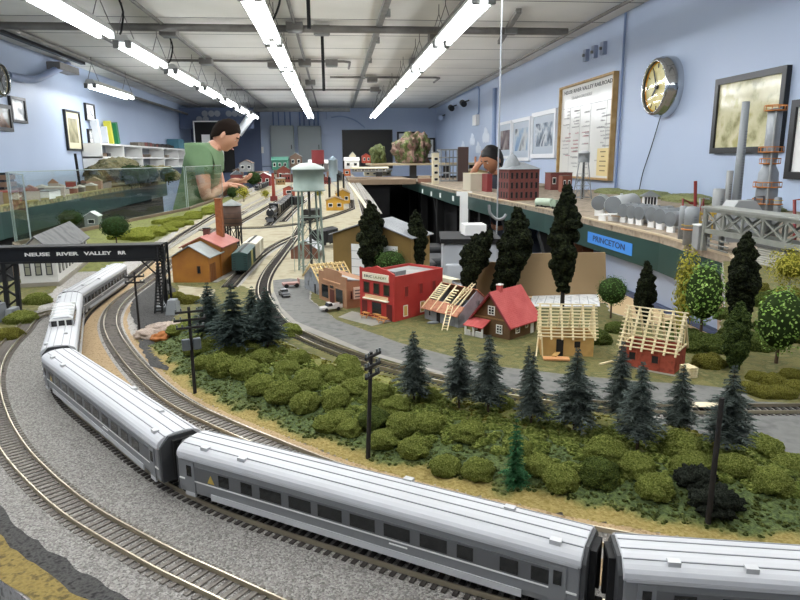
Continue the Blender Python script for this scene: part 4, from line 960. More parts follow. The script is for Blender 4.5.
# --- two houses under construction
def frame_house(label,FL,FR,BR,veave,vridge,wm,D=None,lean=True,nr=6,nb=9):
    b=Bld('unroofed_house',label,'house',FL,FR,BR,veave,D=D)
    H,w,D=b.H,b.W/2,b.D; c=b.t.location+Vector((math.cos(b.rz+PI/2),math.sin(b.rz+PI/2),0))*D/2
    pk=HZ(c.x,c.y,vridge)-Z0
    m=MB(); m.bbox((-w,0,0),(w,.0015,H)); m.bbox((-w,D-.0015,0),(w,D,H)); m.bbox((-w,.0015,0),(-w+.0015,D-.0015,H)); m.bbox((w-.0015,.0015,0),(w,D-.0015,H)); m.build('walls',wm,b.t)
    MB().bbox((-w+.0016,.0016,0),(w-.0016,D-.0016,.001)).build('floor_slab',M_curb,b.t)
    k=(pk-H)/(D/2); o=.003
    for i in range(nr):
        x=-w-.001+(2*w+.002)*i/(nr-1)
        for s in (0,1):
            y0=-o if s==0 else D+o
            MB().bar((x,y0,H-k*o+.001),(x,D/2,pk+.001),.0022,.0022).build('rafter',M_yelp,b.t)
    for i in range(nb):
        f=.04+.94*i/(nb-1)
        for s in (0,):
            y=(-o+(D/2+o)*f) if s==0 else (D+o-(D/2+o)*f); z=H-k*o+(pk-H+k*o)*f+.0031
            MB().bar((-w-.005,y,z),(w+.005,y,z),.0016,.0012).build('batten',M_yelp,b.t)
    for x in (-w,w):
        for f in (.25,.5,.75): MB().bar((x,D*f,H),(x,D*f,H+(pk-H)*(1-abs(f-.5)*2)*.95),.0015).build('gable_stud',M_yelp,b.t)
        MB().bar((x,0,H),(x,D,H),.002).build('wall_plate',M_yelp,b.t)
    return b
M_ply=mat('plywood','#B08A4E',.7,n=(30,['#C09A5C','#9D7A42'],4))
b=frame_house('plywood house under construction with pale open rafters','540,356' and (540.5,356),(593,357.5),(606,342),337,306,M_ply,D=.042,nb=11)
H,w=b.H,b.W/2
b.door('front',-w*.28,0,.0085,H*.85,M_darkhole); b.window('front',w*.38,H*.42,.0095,H*.4,M_ply,M_darkhole,(0,0))
for k in (-1,1): MB().bar((-w-.004*k-.002,-.006,0),(-w,.012+.02*k,H*1.0),.0016).build('brace',M_yelp,b.t)
p=P(556,361); t=thing('timber_deck','low orange timber deck in front of the plywood house','deck',(p.x,p.y,Z0+.0012),b.rz)
for i in range(3): MB().box((0,-.004+.004*i,.002),(.031,.0036,.002)).build('plank',mat('orange_plank','#C58F5E',.7),t)
MB().bar((-.002,.004,.0035),(.004,.019,.0045),.006,.0012).build('ramp',M_ply,t)
M_brick=mat('red_brick','#93402C',.75,n=(120,['#A34C36','#7F3524'],4))
b=frame_house('red brick house under construction with pale open rafters','' or (620,365.5),(673.5,375.5),(685,352),353,311,M_brick,D=.044,nb=11)
H,w=b.H,b.W/2
for x in (-w*.55,w*.3): b.window('front',x,H*.35,.0095,H*.42,M_brick,M_darkhole,(0,0))
for k in range(3): MB().bar((-w-.006,.006+.012*k,0),(-w-.001,.006+.012*k,H*1.25),.0016).build('brace',M_yelp,b.t)
MB().bbox((-w-.003,-.006,0),(w+.003,0,.0012)).build('footing',M_curb,b.t)
for i,(u,v,l) in enumerate(((606,364.5,'pale plank lying in the grass beside the brick house shell'),)):
    p=P(u,v); tag(MB().box((0,0,.0012),(.022,.0024,.0015),R(25)).build('plank',M_yelp,None,None,(p.x,p.y,Z0+.0012)),l,'plank')
p=P(688,377); t=thing('timber_stack','crate like stack of pale boards at the corner of the brick house','timber stack',(p.x,p.y,Z0+.0012),R(10))
for i in range(4):
    for j in range(3): MB().box(((j-1)*.004,0,.0015+.003*i),(.0034,.016,.0024),R(90)*0).build('board',M_yelp,t)
for q in (-1,1): MB().box((q*.0066,0,.006),(.0012,.002,.012)).build('stake',M_ply,t)
# --- warehouse
M_ware=mat('ochre_siding','#8E7440',.7,bump=(160,.6,.0015,'wave','X'),n=(20,['#7E6638'],3))
b=Bld('warehouse','long ochre warehouse with a pale grey roof and white doors behind the shops','warehouse',(334,277),(411,284),(420,262),238,D=.085)
H,w,D=b.H,b.W/2,b.D; pk=H*1.32
b.walls(M_ware,H,('front',pk-.002)); b.roof(mat('pale_metal_roof','#85888A',.6,bump=(120,.5,.001,'wave','Y'),n=(12,['#939698'],3)),'front',pk,H,.006,.002)
for x0,x1 in ((-.5,-.1),(.28,.68)):
    d=b.rect(MB(),'front',x0*w,x1*w,0,H*.8,-.0005,.0015).build('sliding_door',M_white,b.t)
    for k in range(4): b.rect(MB(),'front',x0*w,x1*w,H*(.1+.18*k),H*(.112+.18*k),.0015,.002).build('door_rail',M_flat,d)
# --- small brown shed under the water tower
b=Bld('brown_shed','small brown brick shed with a pale roof under the water tower','shed',(291,259),(319,259),(322,250),250,D=.06)
b.walls(mat('dull_brick','#7E5A4A',.75,n=(60,['#6E4C3E'],4)),b.H,('front',b.H*2)); b.roof(M_flat,'front',b.H*2.05,b.H,.004,.0015)
# --- water tower
def water_tower(label,x,y,zt,zb,r,legr,z0,m,mr,n=24,spread=1.0,riser=True,name='water_tower'):
    t=thing(name,label,'water tower',(x,y,z0)); h=zt-z0; hb=zb-z0
    MB().lathe([(.0001,hb-.002),(r*1.08,hb-.002),(r*1.08,hb+.001),(r,hb+.001),(r,h*.97),(r*1.01,h*.97)],n=n).build('tank',m,t)
    MB().lathe([(r*1.07,h*.965),(r*1.0,h*.985),(r*.5,h*1.0+.004),(.0001,h*1.0+.006)],n=n).build('roof',mr,t)
    MB().lathe([(r*1.09,h*.958),(r*1.10,h*.966),(r*1.07,h*.968)],n=n).build('rim',m,t)
    pts=[]
    for i in range(4):
        a=PI/4+i*PI/2+.25; p1=Vector((math.cos(a)*r*.82,math.sin(a)*r*.82,hb)); p0=Vector((math.cos(a)*r*spread,math.sin(a)*r*spread,0)); pts.append((p0,p1)); MB().cyl(p0,p1,legr,n=8).build('leg',m,t)
    for f in (.05,.36,.68):
        for i in range(4):
            A=pts[i][0].lerp(pts[i][1],f); B=pts[(i+1)%4][0].lerp(pts[(i+1)%4][1],f); MB().cyl(A,B,legr*.5,n=6).build('strut',m,t)
            if f<.6:
                g=f+.31; A2=pts[i][0].lerp(pts[i][1],g); B2=pts[(i+1)%4][0].lerp(pts[(i+1)%4][1],g)
                MB().cyl(A,B2,legr*.3,n=6).build('cross_rod',m,t); MB().cyl(B,A2,legr*.3,n=6).build('cross_rod',m,t)
    if riser: MB().cyl((0,0,0),(0,0,hb),legr*1.3,n=10).build('riser_pipe',mat('dark_pipe','#3A3C3A',.6),t)
    l=MB(); 
    for q in (-1,1): l.bar((-r*1.12,q*.003,0),(-r*1.12,q*.003,h*.96),.0008)
    k=.004
    while k<h*.96: l.bar((-r*1.12,-.003,k),(-r*1.12,.003,k),.0006); k+=.006
    l.build('ladder',m,t)
    return t
c=PY(311,250,1.43)
M_tank=mat('pale_green_tank','#74837B',.5,n=(30,['#8A998F'],3))
r=(PY(325.5,180,1.43)-PY(294.5,180,1.43)).length/2
water_tower('large pale green water tower on four legs standing over the yard tracks',c.x,1.43,HZ(c.x,1.43,162.5)-.006,HZ(c.x,1.43,190),r,.0023,Z0,M_tank,mat('tank_roof','#B5BDB6',.5),32)
# --- cars
def auto(label,u,v,rz,col,kind='car',L=.052):
    p=P(u,v); t=thing('car' if kind=='car' else 'pickup_truck',label,'car',(p.x,p.y,Z0+.002),rz)
    m=mat('paint'+col,col,.3,spec=.6,coat=.4); k=L/.052
    if kind=='car':
        b=MB().extr([(-.026,.004),(.026,.004),(.0265,.008),(.024,.0105),(.009,.0118),(-.018,.0118),(-.026,.010)],'y',-.0098,.0098); bevel(recalc(b.build('body',m,t)),.0012,2)
        c=MB().extr([(-.015,.0115),(.011,.0115),(.005,.0175),(-.009,.0175)],'y',-.0086,.0086); bevel(recalc(c.build('cabin',M_shop_glass,t)),.001,2)
        MB().bbox((-.0085,-.0083,.0173),(.0045,.0083,.0182)).build('car_roof',m,t)
    else:
        b=MB().extr([(-.028,.005),(.028,.005),(.028,.011),(.012,.012),(-.028,.012)],'y',-.010,.010); bevel(recalc(b.build('body',m,t)),.0012,2)
        c=MB().extr([(-.002,.012),(.013,.012),(.009,.020),(0,.020)],'y',-.0095,.0095); bevel(recalc(c.build('cabin',M_shop_glass,t)),.001,2)
        MB().bbox((.0002,-.009,.0198),(.0088,.009,.0207)).build('car_roof',m,t)
        for q in (-1,1): MB().bbox((-.0278,q*.0095-.0005,.012),(-.003,q*.0095+.0005,.0155)).build('bed_side',m,t)
    for x in (-.016,.016):
        for q in (-1,1): MB().cyl((x,q*.0075,.0045),(x,q*.0104,.0045),.0045,n=14).build('wheel',M_truck,t)
    MB().bbox((.0258,-.009,.005),(.0272,.009,.0072)).build('bumper',M_skirt,t)
    t.scale=(k,k,k); return t
auto('dark grey car on the road at the foot of the water tower',284.5,297,R(-72),'#3B3E42',L=.036)
auto('white pickup with red stripe parked beside the tan store',331,311.5,R(205),'#C9C6C2','truck',L=.034)
p=P(291,288); t=thing('flatbed_trailer','rusty pink flatbed trailer parked behind the dark car','trailer',(p.x,p.y,Z0+.002),R(15))
MB().bbox((-.016,-.008,.005),(.016,.008,.009)).build('bed',mat('pink_rust','#A58078',.7),t); MB().bbox((.0145,-.008,.009),(.016,.008,.016)).build('headboard',mat('pink_rust','#A58078',.7),t)
for x in (-.010,.010):
    for q in (-1,1): MB().cyl((x,q*.007,.004),(x,q*.0095,.004),.004,n=12).build('wheel',M_truck,t)
# --- boards at the back of the town
M_card=mat('cardboard','#A58B66',.8,n=(6,['#AE946F'],3))
y=1.085
a=PY(470,300,y); bq=PY(607,300,y)
def card(name,label,pts,Y,th,m,cat):
    q=[PY(u,v,Y) for u,v in pts]; mb=MB(); mb.extr([(p.x,max(p.z,Z0+.002)) for p in q],'y',Y,Y+th); return tag(recalc(mb.build(name,m)),label,cat)
card('cardboard_sheet','big plain cardboard sheet standing behind the cottage and dark pines',[(466,303),(606,303),(605.5,252.5),(507,254),(500,262),(478,262),(466,266)],1.095,.004,M_card,'cardboard')
def flatsheet(name,label,pts,z,m,cat):
    q=[P(u,v,z) for u,v in pts]; mb=MB(); mb.prism([(p.x,p.y) for p in q],z,z+.0006); return tag(recalc(mb.build(name,m)),label,cat)
o=flatsheet('plan_sheet','white printed plan sheet lying on the grass below the cardboard',[(529,306.5),(600,306.5),(598,294.5),(533,294.5)],Z0+.002,mat('paper_plan','#D5D7D6',.6,n=(90,['#E4E5E4','#B9BCBC'],2)),'paper')
g=MB()
for k in range(7):
    A=P(535+9*k,304,Z0+.0027); B=P(539+8*k,296,Z0+.0027); g.bar(A,B,.0009,.0002)
g.build('plan_lines',mat('plan_grey','#8E9296',.6),o,'stuff')
# plastic drawer tower in the aisle
M_plast=mat('clear_plastic_grey','#A9ADB2',.35,alpha=1,n=(8,['#B4B8BC'],2))
c=PY(466,290,1.72); zt=PY(466,238,1.72).z
t=thing('drawer_tower','grey translucent plastic drawer tower standing in the aisle behind the red store','drawer unit',(c.x+.02,1.79,0),R(-8))
W_=.075
bevel(MB().bbox((-W_,-.09,0),(W_,.09,zt-.012)).build('cabinet',M_plast,t),.01,3)
MB().bbox((-W_-.006,-.096,zt-.012),(W_+.006,.096,zt)).build('top_tray',M_blackmat,t)
z=.03; 
while z<zt-.15:
    d=bevel(MB().bbox((-W_+.008,-.10,z),(W_-.008,-.09,z+.13)).build('drawer',mat('plastic_drawer','#B9BDC1',.3),t),.006,2); MB().bbox((-.03,-.106,z+.09),(.03,-.10,z+.105)).build('handle',M_plast,d); z+=.145
c2=PY(470,228,1.8)
tag(MB().bbox((c2.x-.02,1.77,zt+.0005),(c2.x+.04,1.83,zt+.03)).build('white_box',M_white),'small white box on top of the plastic drawer tower','box')
# ================================================================ BUSHES AND TREES
def foam_mat(name,c0,c1,c2,sc=11):
    return mat(name,c0,.95,spec=.1,n=(sc,[c1,c2],5),bump=(sc*1.6,.8,.05))
M_bush=foam_mat('bush_green','#5B662B','#828C40','#ACB260')
M_bush2=foam_mat('bush_dark','#37451E','#56642E','#76823E')
M_bush3=foam_mat('bush_olive','#4E4F1E','#7A772F','#9A9548')
M_dkfoam=foam_mat('dark_foam','#14180F','#252B1B','#3A4128',30)
M_trunk=mat('bark','#4A3A2A',.9,n=(200,['#5C4A38','#382B1F'],4))
M_trunkdk=mat('dark_bark','#2A2622',.9)
M_birch=mat('pale_bark','#CFC8B8',.8)
def blob(name,m,seed,sub=4,amp=.2,f=1.8,sq=(1,1,.85),fine=.075,flat=True):
    bm=bmesh.new(); bmesh.ops.create_icosphere(bm,subdivisions=sub,radius=1)
    off=Vector((seed*7.3,seed*3.1,seed*1.7))
    for v in bm.verts:
        d=v.co.normalized(); k=1+amp*noise.noise(d*f+off)+amp*.5*noise.noise(d*f*2.3+off)+fine*1.6*noise.noise(d*9+off)+fine*noise.noise(d*19+off)
        v.co=Vector((d.x*k*sq[0],d.y*k*sq[1],d.z*k*sq[2]))
        if flat and v.co.z<-.35: v.co.z=-.35
    for f_ in bm.faces: f_.smooth=True
    me=bpy.data.meshes.new(name); bm.to_mesh(me); bm.free(); me.materials.append(m); return me
BUSH=[blob('bush',M_bush,i,5) for i in range(5)]; BUSHD=[blob('bush',M_bush2,i+20,5) for i in range(3)]; BUSHO=[blob('bush',M_bush3,i+30,5) for i in range(3)]; BUSHY=[blob('bush',foam_mat('bush_yellow','#6B7426','#8E9638','#A9AC50'),i+50,4) for i in range(3)]
def bush(u,v,wpx,label,kind=0,group=None,z=None,sq=1.0,cat='bush',name='bush'):
    g=G(u,v) if z is None else P(u,v,z)
    dist=(g-Vector((0,0,CZ))).length; r=wpx/2*dist/FPX*.86
    pool=(BUSH,BUSHD,BUSHO,BUSHY)[kind]; o=bpy.data.objects.new(name,rnd.choice(pool)); C.objects.link(o)
    o.location=(g.x,g.y,g.z+r*.27*sq); o.rotation_euler.z=rnd.random()*6; o.scale=(r,r,r*sq); return tag(o,label,cat,group)
TH='round green bush of the dense thicket covering the slope behind the silver train'
thick=[]
# (u,v of the base centre, width in pixels)
spots=[(196,352,26),(214,345,28),(233,352,26),(252,352,30),(245,375,34),(222,372,34),(204,366,24),(262,362,26),(276,352,20),(287,372,28),(300,362,24),(309,385,40),(283,398,46),(262,390,34),(325,375,24),(337,381,26),(352,378,26),(330,360,24),(318,352,20),(346,372,24),(356,392,40),(336,404,34),(306,408,34),(378,400,36),(395,410,34),(375,424,40),(402,432,44),(430,428,40),(414,452,40),(384,444,34),(446,415,30),(438,402,26),(468,436,36),(492,432,32),(510,424,28),(427,385,22),(545,440,34),(520,452,28),(575,452,40),(604,452,38),(625,442,30),(560,484,50),(600,480,52),(635,470,46),(668,458,40),(690,468,42),(655,492,48),(620,500,44),(680,500,40),(735,470,44),(770,486,48),(740,500,46),(790,505,46),(765,522,44),(725,520,36),(350,432,30),(326,428,28),(296,424,26),(590,512,36),(790,470,36),(700,448,28),(340,440,22),(470,480,26),(795,535,40)]
def lim(t,u):
    for (a,b),(c,d) in zip(t,t[1:]):
        if a<=u<=c: return b+(d-b)*(u-a)/(c-a)
    return t[0][1] if u<t[0][0] else t[-1][1]
LOW=[(180,362),(250,398),(300,424),(370,442),(430,458),(480,474),(560,487),(640,492),(720,497),(800,505)]; UP=[(180,300),(390,384),(440,424),(500,438),(560,458),(600,462),(700,464),(800,470)]
spots=[q for q in spots if lim(UP,q[0])<q[1]<lim(LOW,q[0])]
for u,v,w in spots: bush(u,v,w if w<40 else 36+(w-40)*.3,TH,0 if rnd.random()<.8 else 1,'thicket bushes',sq=.75+.35*rnd.random())
for u,v,w,l in [(347,369,30,'broad low green bush at the top of the slope, uphill of the dark telegraph pole'),(337,426,34,'large round bush downhill from the telegraph pole with crossarms'),(445,470,34,'round bush at the lower edge of the thicket, first of the touching pair'),(478,474,36,'round bush at the lower edge of the thicket, second of the touching pair'),(540,470,34,'round bush beside the small bright green fir'),(606,457,46,'wide rounded bush between the two spruce groups on the hill'),(430,400,28,'small round bush under the lone spruce by the road'),(502,407,26,'dark olive bush at the foot of the paired spruces'),(758,457,44,'big round bush at the edge of the grey road crossing'),(290,335,26,'pair shaped bush right behind the four spruces, nearest the road track'),(346,366,28,'dome shaped bush at the upper edge of the thicket near the road track'),(680,452,44,'round bush at the foot of the broken topped pole')]:
    bush(u,v,w,l,0,sq=.9)
for u,v,w,l in [(696,484,36,'bare dark blue grey shrub beside the broken topped pole, upper one'),(715,508,44,'bare dark blue grey shrub beside the broken topped pole, lower one')]:
    o=bush(u,v,w,l,0); o.data=blob('bush',foam_mat('slate_shrub','#20241F','#33382F','#4A4F44'),91,4,.5,3,(1,1,.7),.2)
CL1=foam_mat('clump_mid','#55622A','#7A863E','#A4AC5C',320); CL2=foam_mat('clump_dark','#39421E','#555E30','#727A40',320); CL3=foam_mat('clump_olive','#4E4F1E','#7A772F','#9A9548',320)
# ground cover clumps: uncountable
def clumps(name,label,n,fn,m,r0,r1):
    mb=MB(); bm=bmesh.new(); bmesh.ops.create_icosphere(bm,subdivisions=1,radius=1); V=[v.co.copy() for v in bm.verts]; F=[tuple(v.index for v in f.verts) for f in bm.faces]; bm.free()
    k=0
    while k<n:
        q=fn()
        if q is None: continue
        r=r0+(r1-r0)*rnd.random(); mb.add([(v.x*r*(1+.4*rnd.random())+q.x,v.y*r*(1+.4*rnd.random())+q.y,v.z*r*.8+q.z) for v in V],F,True); k+=1
    o=mb.build(name,m,None,'stuff'); o['label']=label; o['category']='foliage'; return o
def on_hill(lo,hi):
    def fn():
        p=Vector((rnd.uniform(-.3,.7),rnd.uniform(.27,.95),0))
        if not inside(p,hill_poly): return None
        d=dseg(p,hl)+.012*noise.noise(p*40)
        if not lo<d<hi: return None
        if dseg(p,hu)<.012: return None
        return Vector((p.x,p.y,ground(p.x,p.y)))
    return fn
clumps('foliage','dark green coarse turf clumps along the foot of the bushy slope',5500,on_hill(.015,.078),CL2,.0007,.0021)
clumps('foliage','mid green foliage clumps filling the gaps between the hillside bushes',1500,on_hill(.05,.125),CL1,.002,.0065)
clumps('foliage','sparse olive tufts on the upper part of the bushy hill',900,on_hill(.1,.3),CL3,.001,.003)
# conifers -------------------------------------------------
def spruce_meshes(seed,m,ml,tiers=15,rad=.23,droop=.3,needles=12,gap=1.0,bare=.2):
    """unit-height spruce: (trunk mesh, foliage mesh)"""
    r=random.Random(seed); t=MB(); t.cyl((0,0,0),(0,0,.97),.016,.004,8); L=MB()
    def fan(p,d,ln,wd):
        # a drooping spray: central strip with side needles
        d=d.normalized(); s=d.cross(Vector((0,0,1))).normalized(); k=6
        prev=None
        for i in range(k):
            f=i/k; q=p+d*ln*f+Vector((0,0,-droop*ln*f*f)); wv=wd*(1.15-f*.75)*(.7+.6*r.random())
            for sg in (-1,1):
                tip=q+s*sg*wv+d*ln*.22+Vector((0,0,-.015*r.random()+.006*r.random())); b=d*ln*.07
                up=Vector((0,0,.012))
                L.add([q-b,q+b,tip],[(0,1,2)]); L.add([q-b+up*.4,q+up,tip+Vector((0,0,.006))],[(0,1,2)])
        q=p+d*ln+Vector((0,0,-droop*ln)); L.add([p+s*wd*.3,p-s*wd*.3,q],[(0,1,2)])
    n=tiers
    for i in range(n):
        f=i/(n-1); z=bare+(.985-bare)*f; R_=rad*(1-f**1.4)*(.7+.5*r.random())+.018
        nb=int(needles+8*(1-f)); a0=r.random()*6
        for k in range(nb):
            a=a0+2*PI*k/nb+r.uniform(-.25,.25); ln=R_*r.uniform(.6,1.2); 
            fan(Vector((math.cos(a)*.01,math.sin(a)*.01,z+r.uniform(-.018,.018))),Vector((math.cos(a),math.sin(a),r.uniform(-.12,.25))),ln,ln*.33+.006)
    me=[]
    for nm,mb_,mm in (('trunk',t,ml),('branches',L,m)):
        x=bpy.data.meshes.new(nm); x.from_pydata(mb_.v,[],mb_.f); x.polygons.foreach_set('use_smooth',mb_.sm); x.materials.append(mm); me.append(x)
    return me
M_spr=mat('spruce_blue','#485049',.9,spec=.1,n=(14,['#66706A','#303833'],3)); M_sprg=mat('fir_green','#2F5A38',.9,spec=.12,n=(14,['#43734A','#1E3E26'],3))
SPR=[spruce_meshes(s,M_spr,M_trunk,rad=rr) for s,rr in ((1,.23),(2,.2),(3,.25),(4,.22))]; FIR=[spruce_meshes(9,M_sprg,M_trunk,12,.25,bare=.04)]
SPRD=[spruce_meshes(s,mat('spruce_deep','#3D4844',.9,spec=.12,n=(14,['#586660','#29322F'],3)),M_trunk,rad=.24) for s in (11,12)]
def tree_from(meshes,names,name,label,u,v,vtop,wide=1.0,group=None,z=None,cat='tree',lean=0):
    g=G(u,v) if z is None else P(u,v,z)
    h=HZ(g.x,g.y,vtop)-g.z
    t=thing(name,label,cat,g,rnd.random()*6,group); t.scale=(h*wide,h*wide,h)
    for nm,me in zip(names,meshes):
        o=bpy.data.objects.new(nm,me); C.objects.link(o); o.parent=t; KIDMAP.setdefault(t.name,[]).append(o)
    return t
def spruce(label,u,v,vt,wide=1.0,pool=SPR,**k): return tree_from(rnd.choice(pool),('trunk','branches'),'spruce_tree',label,u,v,vt,wide*1.15,**k)
for u,v,vt,l,w in [(211,342,283,'dark spruce on the hill, first of four near the telegraph pole with boxes',1.0),(235,352,284,'dark spruce on the hill, second of four near the telegraph pole with boxes',1.05),(254,335,287,'short dark spruce squeezed between two taller ones by the yard',1.0),(268,350,288,'dark spruce on the hill, last of four, beside the road track',1.05)]:
    spruce(l,u,v,vt,w*1.15,SPRD)
for u,v,vt,l,w in [(414,403,331,'lone blue grey spruce by the road in front of the stripped grey house',.95),(459,408,335,'narrow blue grey spruce standing before the brown cottage porch',.8),(488,414,335,'full blue grey spruce standing before the brown cottage',.95),(531,425,352,'tall blue grey spruce between the cottage and the plywood house',.85),(527,405,346,'slim spruce hidden just behind the tall one by the plywood house',.6),(574,432,349,'broad blue grey spruce in front of the plywood house deck',1.0),(637,450,362,'blue grey spruce of the pair by the brick house, the nearer taller trunk',.95),(618,425,342,'blue grey spruce of the pair by the brick house, the darker rear one',.9),(678,436,365,'blue grey spruce before the timber stack at the brick house',.9),(726,454,366,'round topped blue grey spruce behind the broken topped pole',.95)]:
    spruce(l,u,v,vt,w)
spruce('small bright green fir low on the slope near the silver train',515,484,420,.8,FIR)
# dark foam pines: stacked clumps on a thin trunk
def foam_column(seed,h,rad,m=None,bare=.2,lean=0.0,shape=None):
    r=random.Random(seed); L=MB(); bm=bmesh.new(); bmesh.ops.create_icosphere(bm,subdivisions=2,radius=1); V=[v.co.copy() for v in bm.verts]; F=[tuple(v.index for v in f.verts) for f in bm.faces]; bm.free()
    n=230
    for i in range(n):
        f=(i+.5)/n; z=bare+(1-bare)*f; R_=rad*((shape(f)) if shape else (.35+.65*math.sin(PI*(1-f)**.75)))*(1-.5*f**3)
        a=r.random()*6.28; q=Vector((math.cos(a)*R_*r.uniform(.2,.95)+lean*z*.3*math.sin(3*z),math.sin(a)*R_*r.uniform(.2,.95),z+r.uniform(-.02,.02)))
        k=R_*.36*r.uniform(.6,1.3)+.010; o=Vector((seed,i,0))
        L.add([q+Vector(v)*k*(1+.5*noise.noise(v*2+o)) for v in V],F,False)
    t=MB(); t.cyl((0,0,0),(0,0,.9),.018,.008,8)
    me=[]
    for nm,mb_,mm in (('trunk',t,M_trunkdk),('foliage',L,m or M_dkfoam)):
        x=bpy.data.meshes.new(nm); x.from_pydata(mb_.v,[],mb_.f); x.polygons.foreach_set('use_smooth',mb_.sm); x.materials.append(mm); me.append(x)
    return me
def pine(label,u,v,vt,rad,seed,bare=.2,z=None,m=None,lean=0,shape=None,name='pine_tree'):
    return tree_from(foam_column(seed,1,rad,m,bare,lean,shape),('trunk','foliage'),name,label,u,v,vt,1,z=z)
pine('young green cypress like fir among the trees by the pale bridge pier',734,370,303,.19,48,.03,m=foam_mat('cypress_green','#27351A','#46562A','#62723A',30),name='cypress_tree')
pine('tall dark pine behind the plywood house, rising across the green shelf',562,310,186,.115,41,.16)
pn=pine('big dark pine behind the cottage chimney, leaning into another',497,302,206,.17,42,.05,lean=.5); pn.rotation_euler=(0,R(9),0)
pn=pine('bent dark pine in front of the drawer tower, second of the leaning pair',462,302,226,.17,43,.16,lean=-.6); pn.rotation_euler=(0,R(24),0)
pine('slender dark pine standing against the ochre warehouse door',372,283,203,.16,44,.08)
pine('slender dark pine standing beyond the open end of the warehouse',416,281,212,.15,45,.1)
pine('short dark pine on the lawn below the blue name label',643,325,262,.15,46,.05)
pine('tall dark pine in front of the pale bridge pier',738,330,234,.15,47,.02)
# leafy trees: little leaves on a ball
def leafy(seed,m,n=2600,sq=(.32,.32,.38),cz=.62,leaf=.032,tm=None,core=.84):
    r=random.Random(seed); L=MB()
    for i in range(n):
        d=Vector((r.gauss(0,1),r.gauss(0,1),r.gauss(0,1))).normalized(); k=r.uniform(.78 if core>.7 else .5,1.04)*(1+.08*noise.noise(d*3+Vector((seed,0,0))))
        q=Vector((d.x*sq[0]*k,d.y*sq[1]*k,d.z*sq[2]*k+cz)); nrm=(d+Vector((r.uniform(-.7,.7),r.uniform(-.7,.7),r.uniform(-.2,.9)))).normalized()
        x=nrm.orthogonal().normalized(); x=Matrix.Rotation(r.random()*6.28,3,nrm)@x; y=nrm.cross(x); s=leaf*r.uniform(.7,1.3)
        L.add([q-x*s*.5,q+y*s*.35+nrm*s*.1,q+x*s*.6,q-y*s*.35+nrm*s*.1],[(0,1,2,3)])
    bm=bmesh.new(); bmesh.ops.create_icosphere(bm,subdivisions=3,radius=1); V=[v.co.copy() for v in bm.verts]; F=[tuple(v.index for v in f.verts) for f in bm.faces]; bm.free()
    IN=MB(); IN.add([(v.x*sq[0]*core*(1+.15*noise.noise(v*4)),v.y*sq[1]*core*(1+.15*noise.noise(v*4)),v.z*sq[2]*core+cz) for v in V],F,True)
    t=MB(); t.cyl((0,0,0),(0,0,cz),.022,.014,8)
    for a in (0,2.1,4.2): t.cyl((0,0,cz*.7),(math.cos(a)*.15,math.sin(a)*.15,cz*1.05),.01,.005,6)
    me=[]
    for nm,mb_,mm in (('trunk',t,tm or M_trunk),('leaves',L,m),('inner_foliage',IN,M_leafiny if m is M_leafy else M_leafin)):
        x=bpy.data.meshes.new(nm); x.from_pydata(mb_.v,[],mb_.f); x.polygons.foreach_set('use_smooth',mb_.sm); x.materials.append(mm); me.append(x)
    return me
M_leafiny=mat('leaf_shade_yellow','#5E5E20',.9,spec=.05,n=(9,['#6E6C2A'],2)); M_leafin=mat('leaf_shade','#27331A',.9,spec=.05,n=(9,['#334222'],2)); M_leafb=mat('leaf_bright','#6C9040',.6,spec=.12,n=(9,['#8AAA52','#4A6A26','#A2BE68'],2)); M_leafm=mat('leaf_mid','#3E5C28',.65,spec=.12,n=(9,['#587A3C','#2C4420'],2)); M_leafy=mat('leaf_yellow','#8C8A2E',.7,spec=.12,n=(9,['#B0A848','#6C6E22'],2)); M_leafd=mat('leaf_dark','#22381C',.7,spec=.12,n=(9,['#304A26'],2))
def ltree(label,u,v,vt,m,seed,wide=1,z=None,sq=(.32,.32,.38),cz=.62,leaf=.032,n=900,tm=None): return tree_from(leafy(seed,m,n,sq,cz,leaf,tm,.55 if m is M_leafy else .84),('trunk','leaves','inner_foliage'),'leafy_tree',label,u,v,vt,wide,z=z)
ltree('round ball shaped green tree between the plan sheet and the short dark pine',610.5,319,275,M_leafm,51,1.0,sq=(.35,.35,.35),cz=.65)
ltree('bright green leafy tree in front of the green shelf, behind the brick house',700,341,261,M_leafb,52,1,leaf=.034,sq=(.245,.245,.39),cz=.61)
ltree('large bright green leafy tree at the edge of the picture by the bridge',776,364,285,M_leafb,53,1.0,leaf=.034,sq=(.30,.30,.43),cz=.57)
ltree('small rounded green tree beside the warehouse, behind the red store',391,285,248,M_leafm,54,1.15,sq=(.4,.4,.36),cz=.62)
ltree('loose yellow green birch standing beside the bright green tree',683,336,245,M_leafy,55,.55,sq=(.26,.26,.48),cz=.52,n=1500,leaf=.045,tm=M_birch)
ltree('yellow leaved tree with a pale trunk beyond the bridge pier',786,312,246,M_leafy,56,1.0,sq=(.36,.36,.3),cz=.7,n=1500,tm=M_birch)
ltree('dark green tree in front of the acrylic screen by the signal bridge',117,246,214,M_leafd,57,1.1,sq=(.42,.42,.36),cz=.62,leaf=.05)
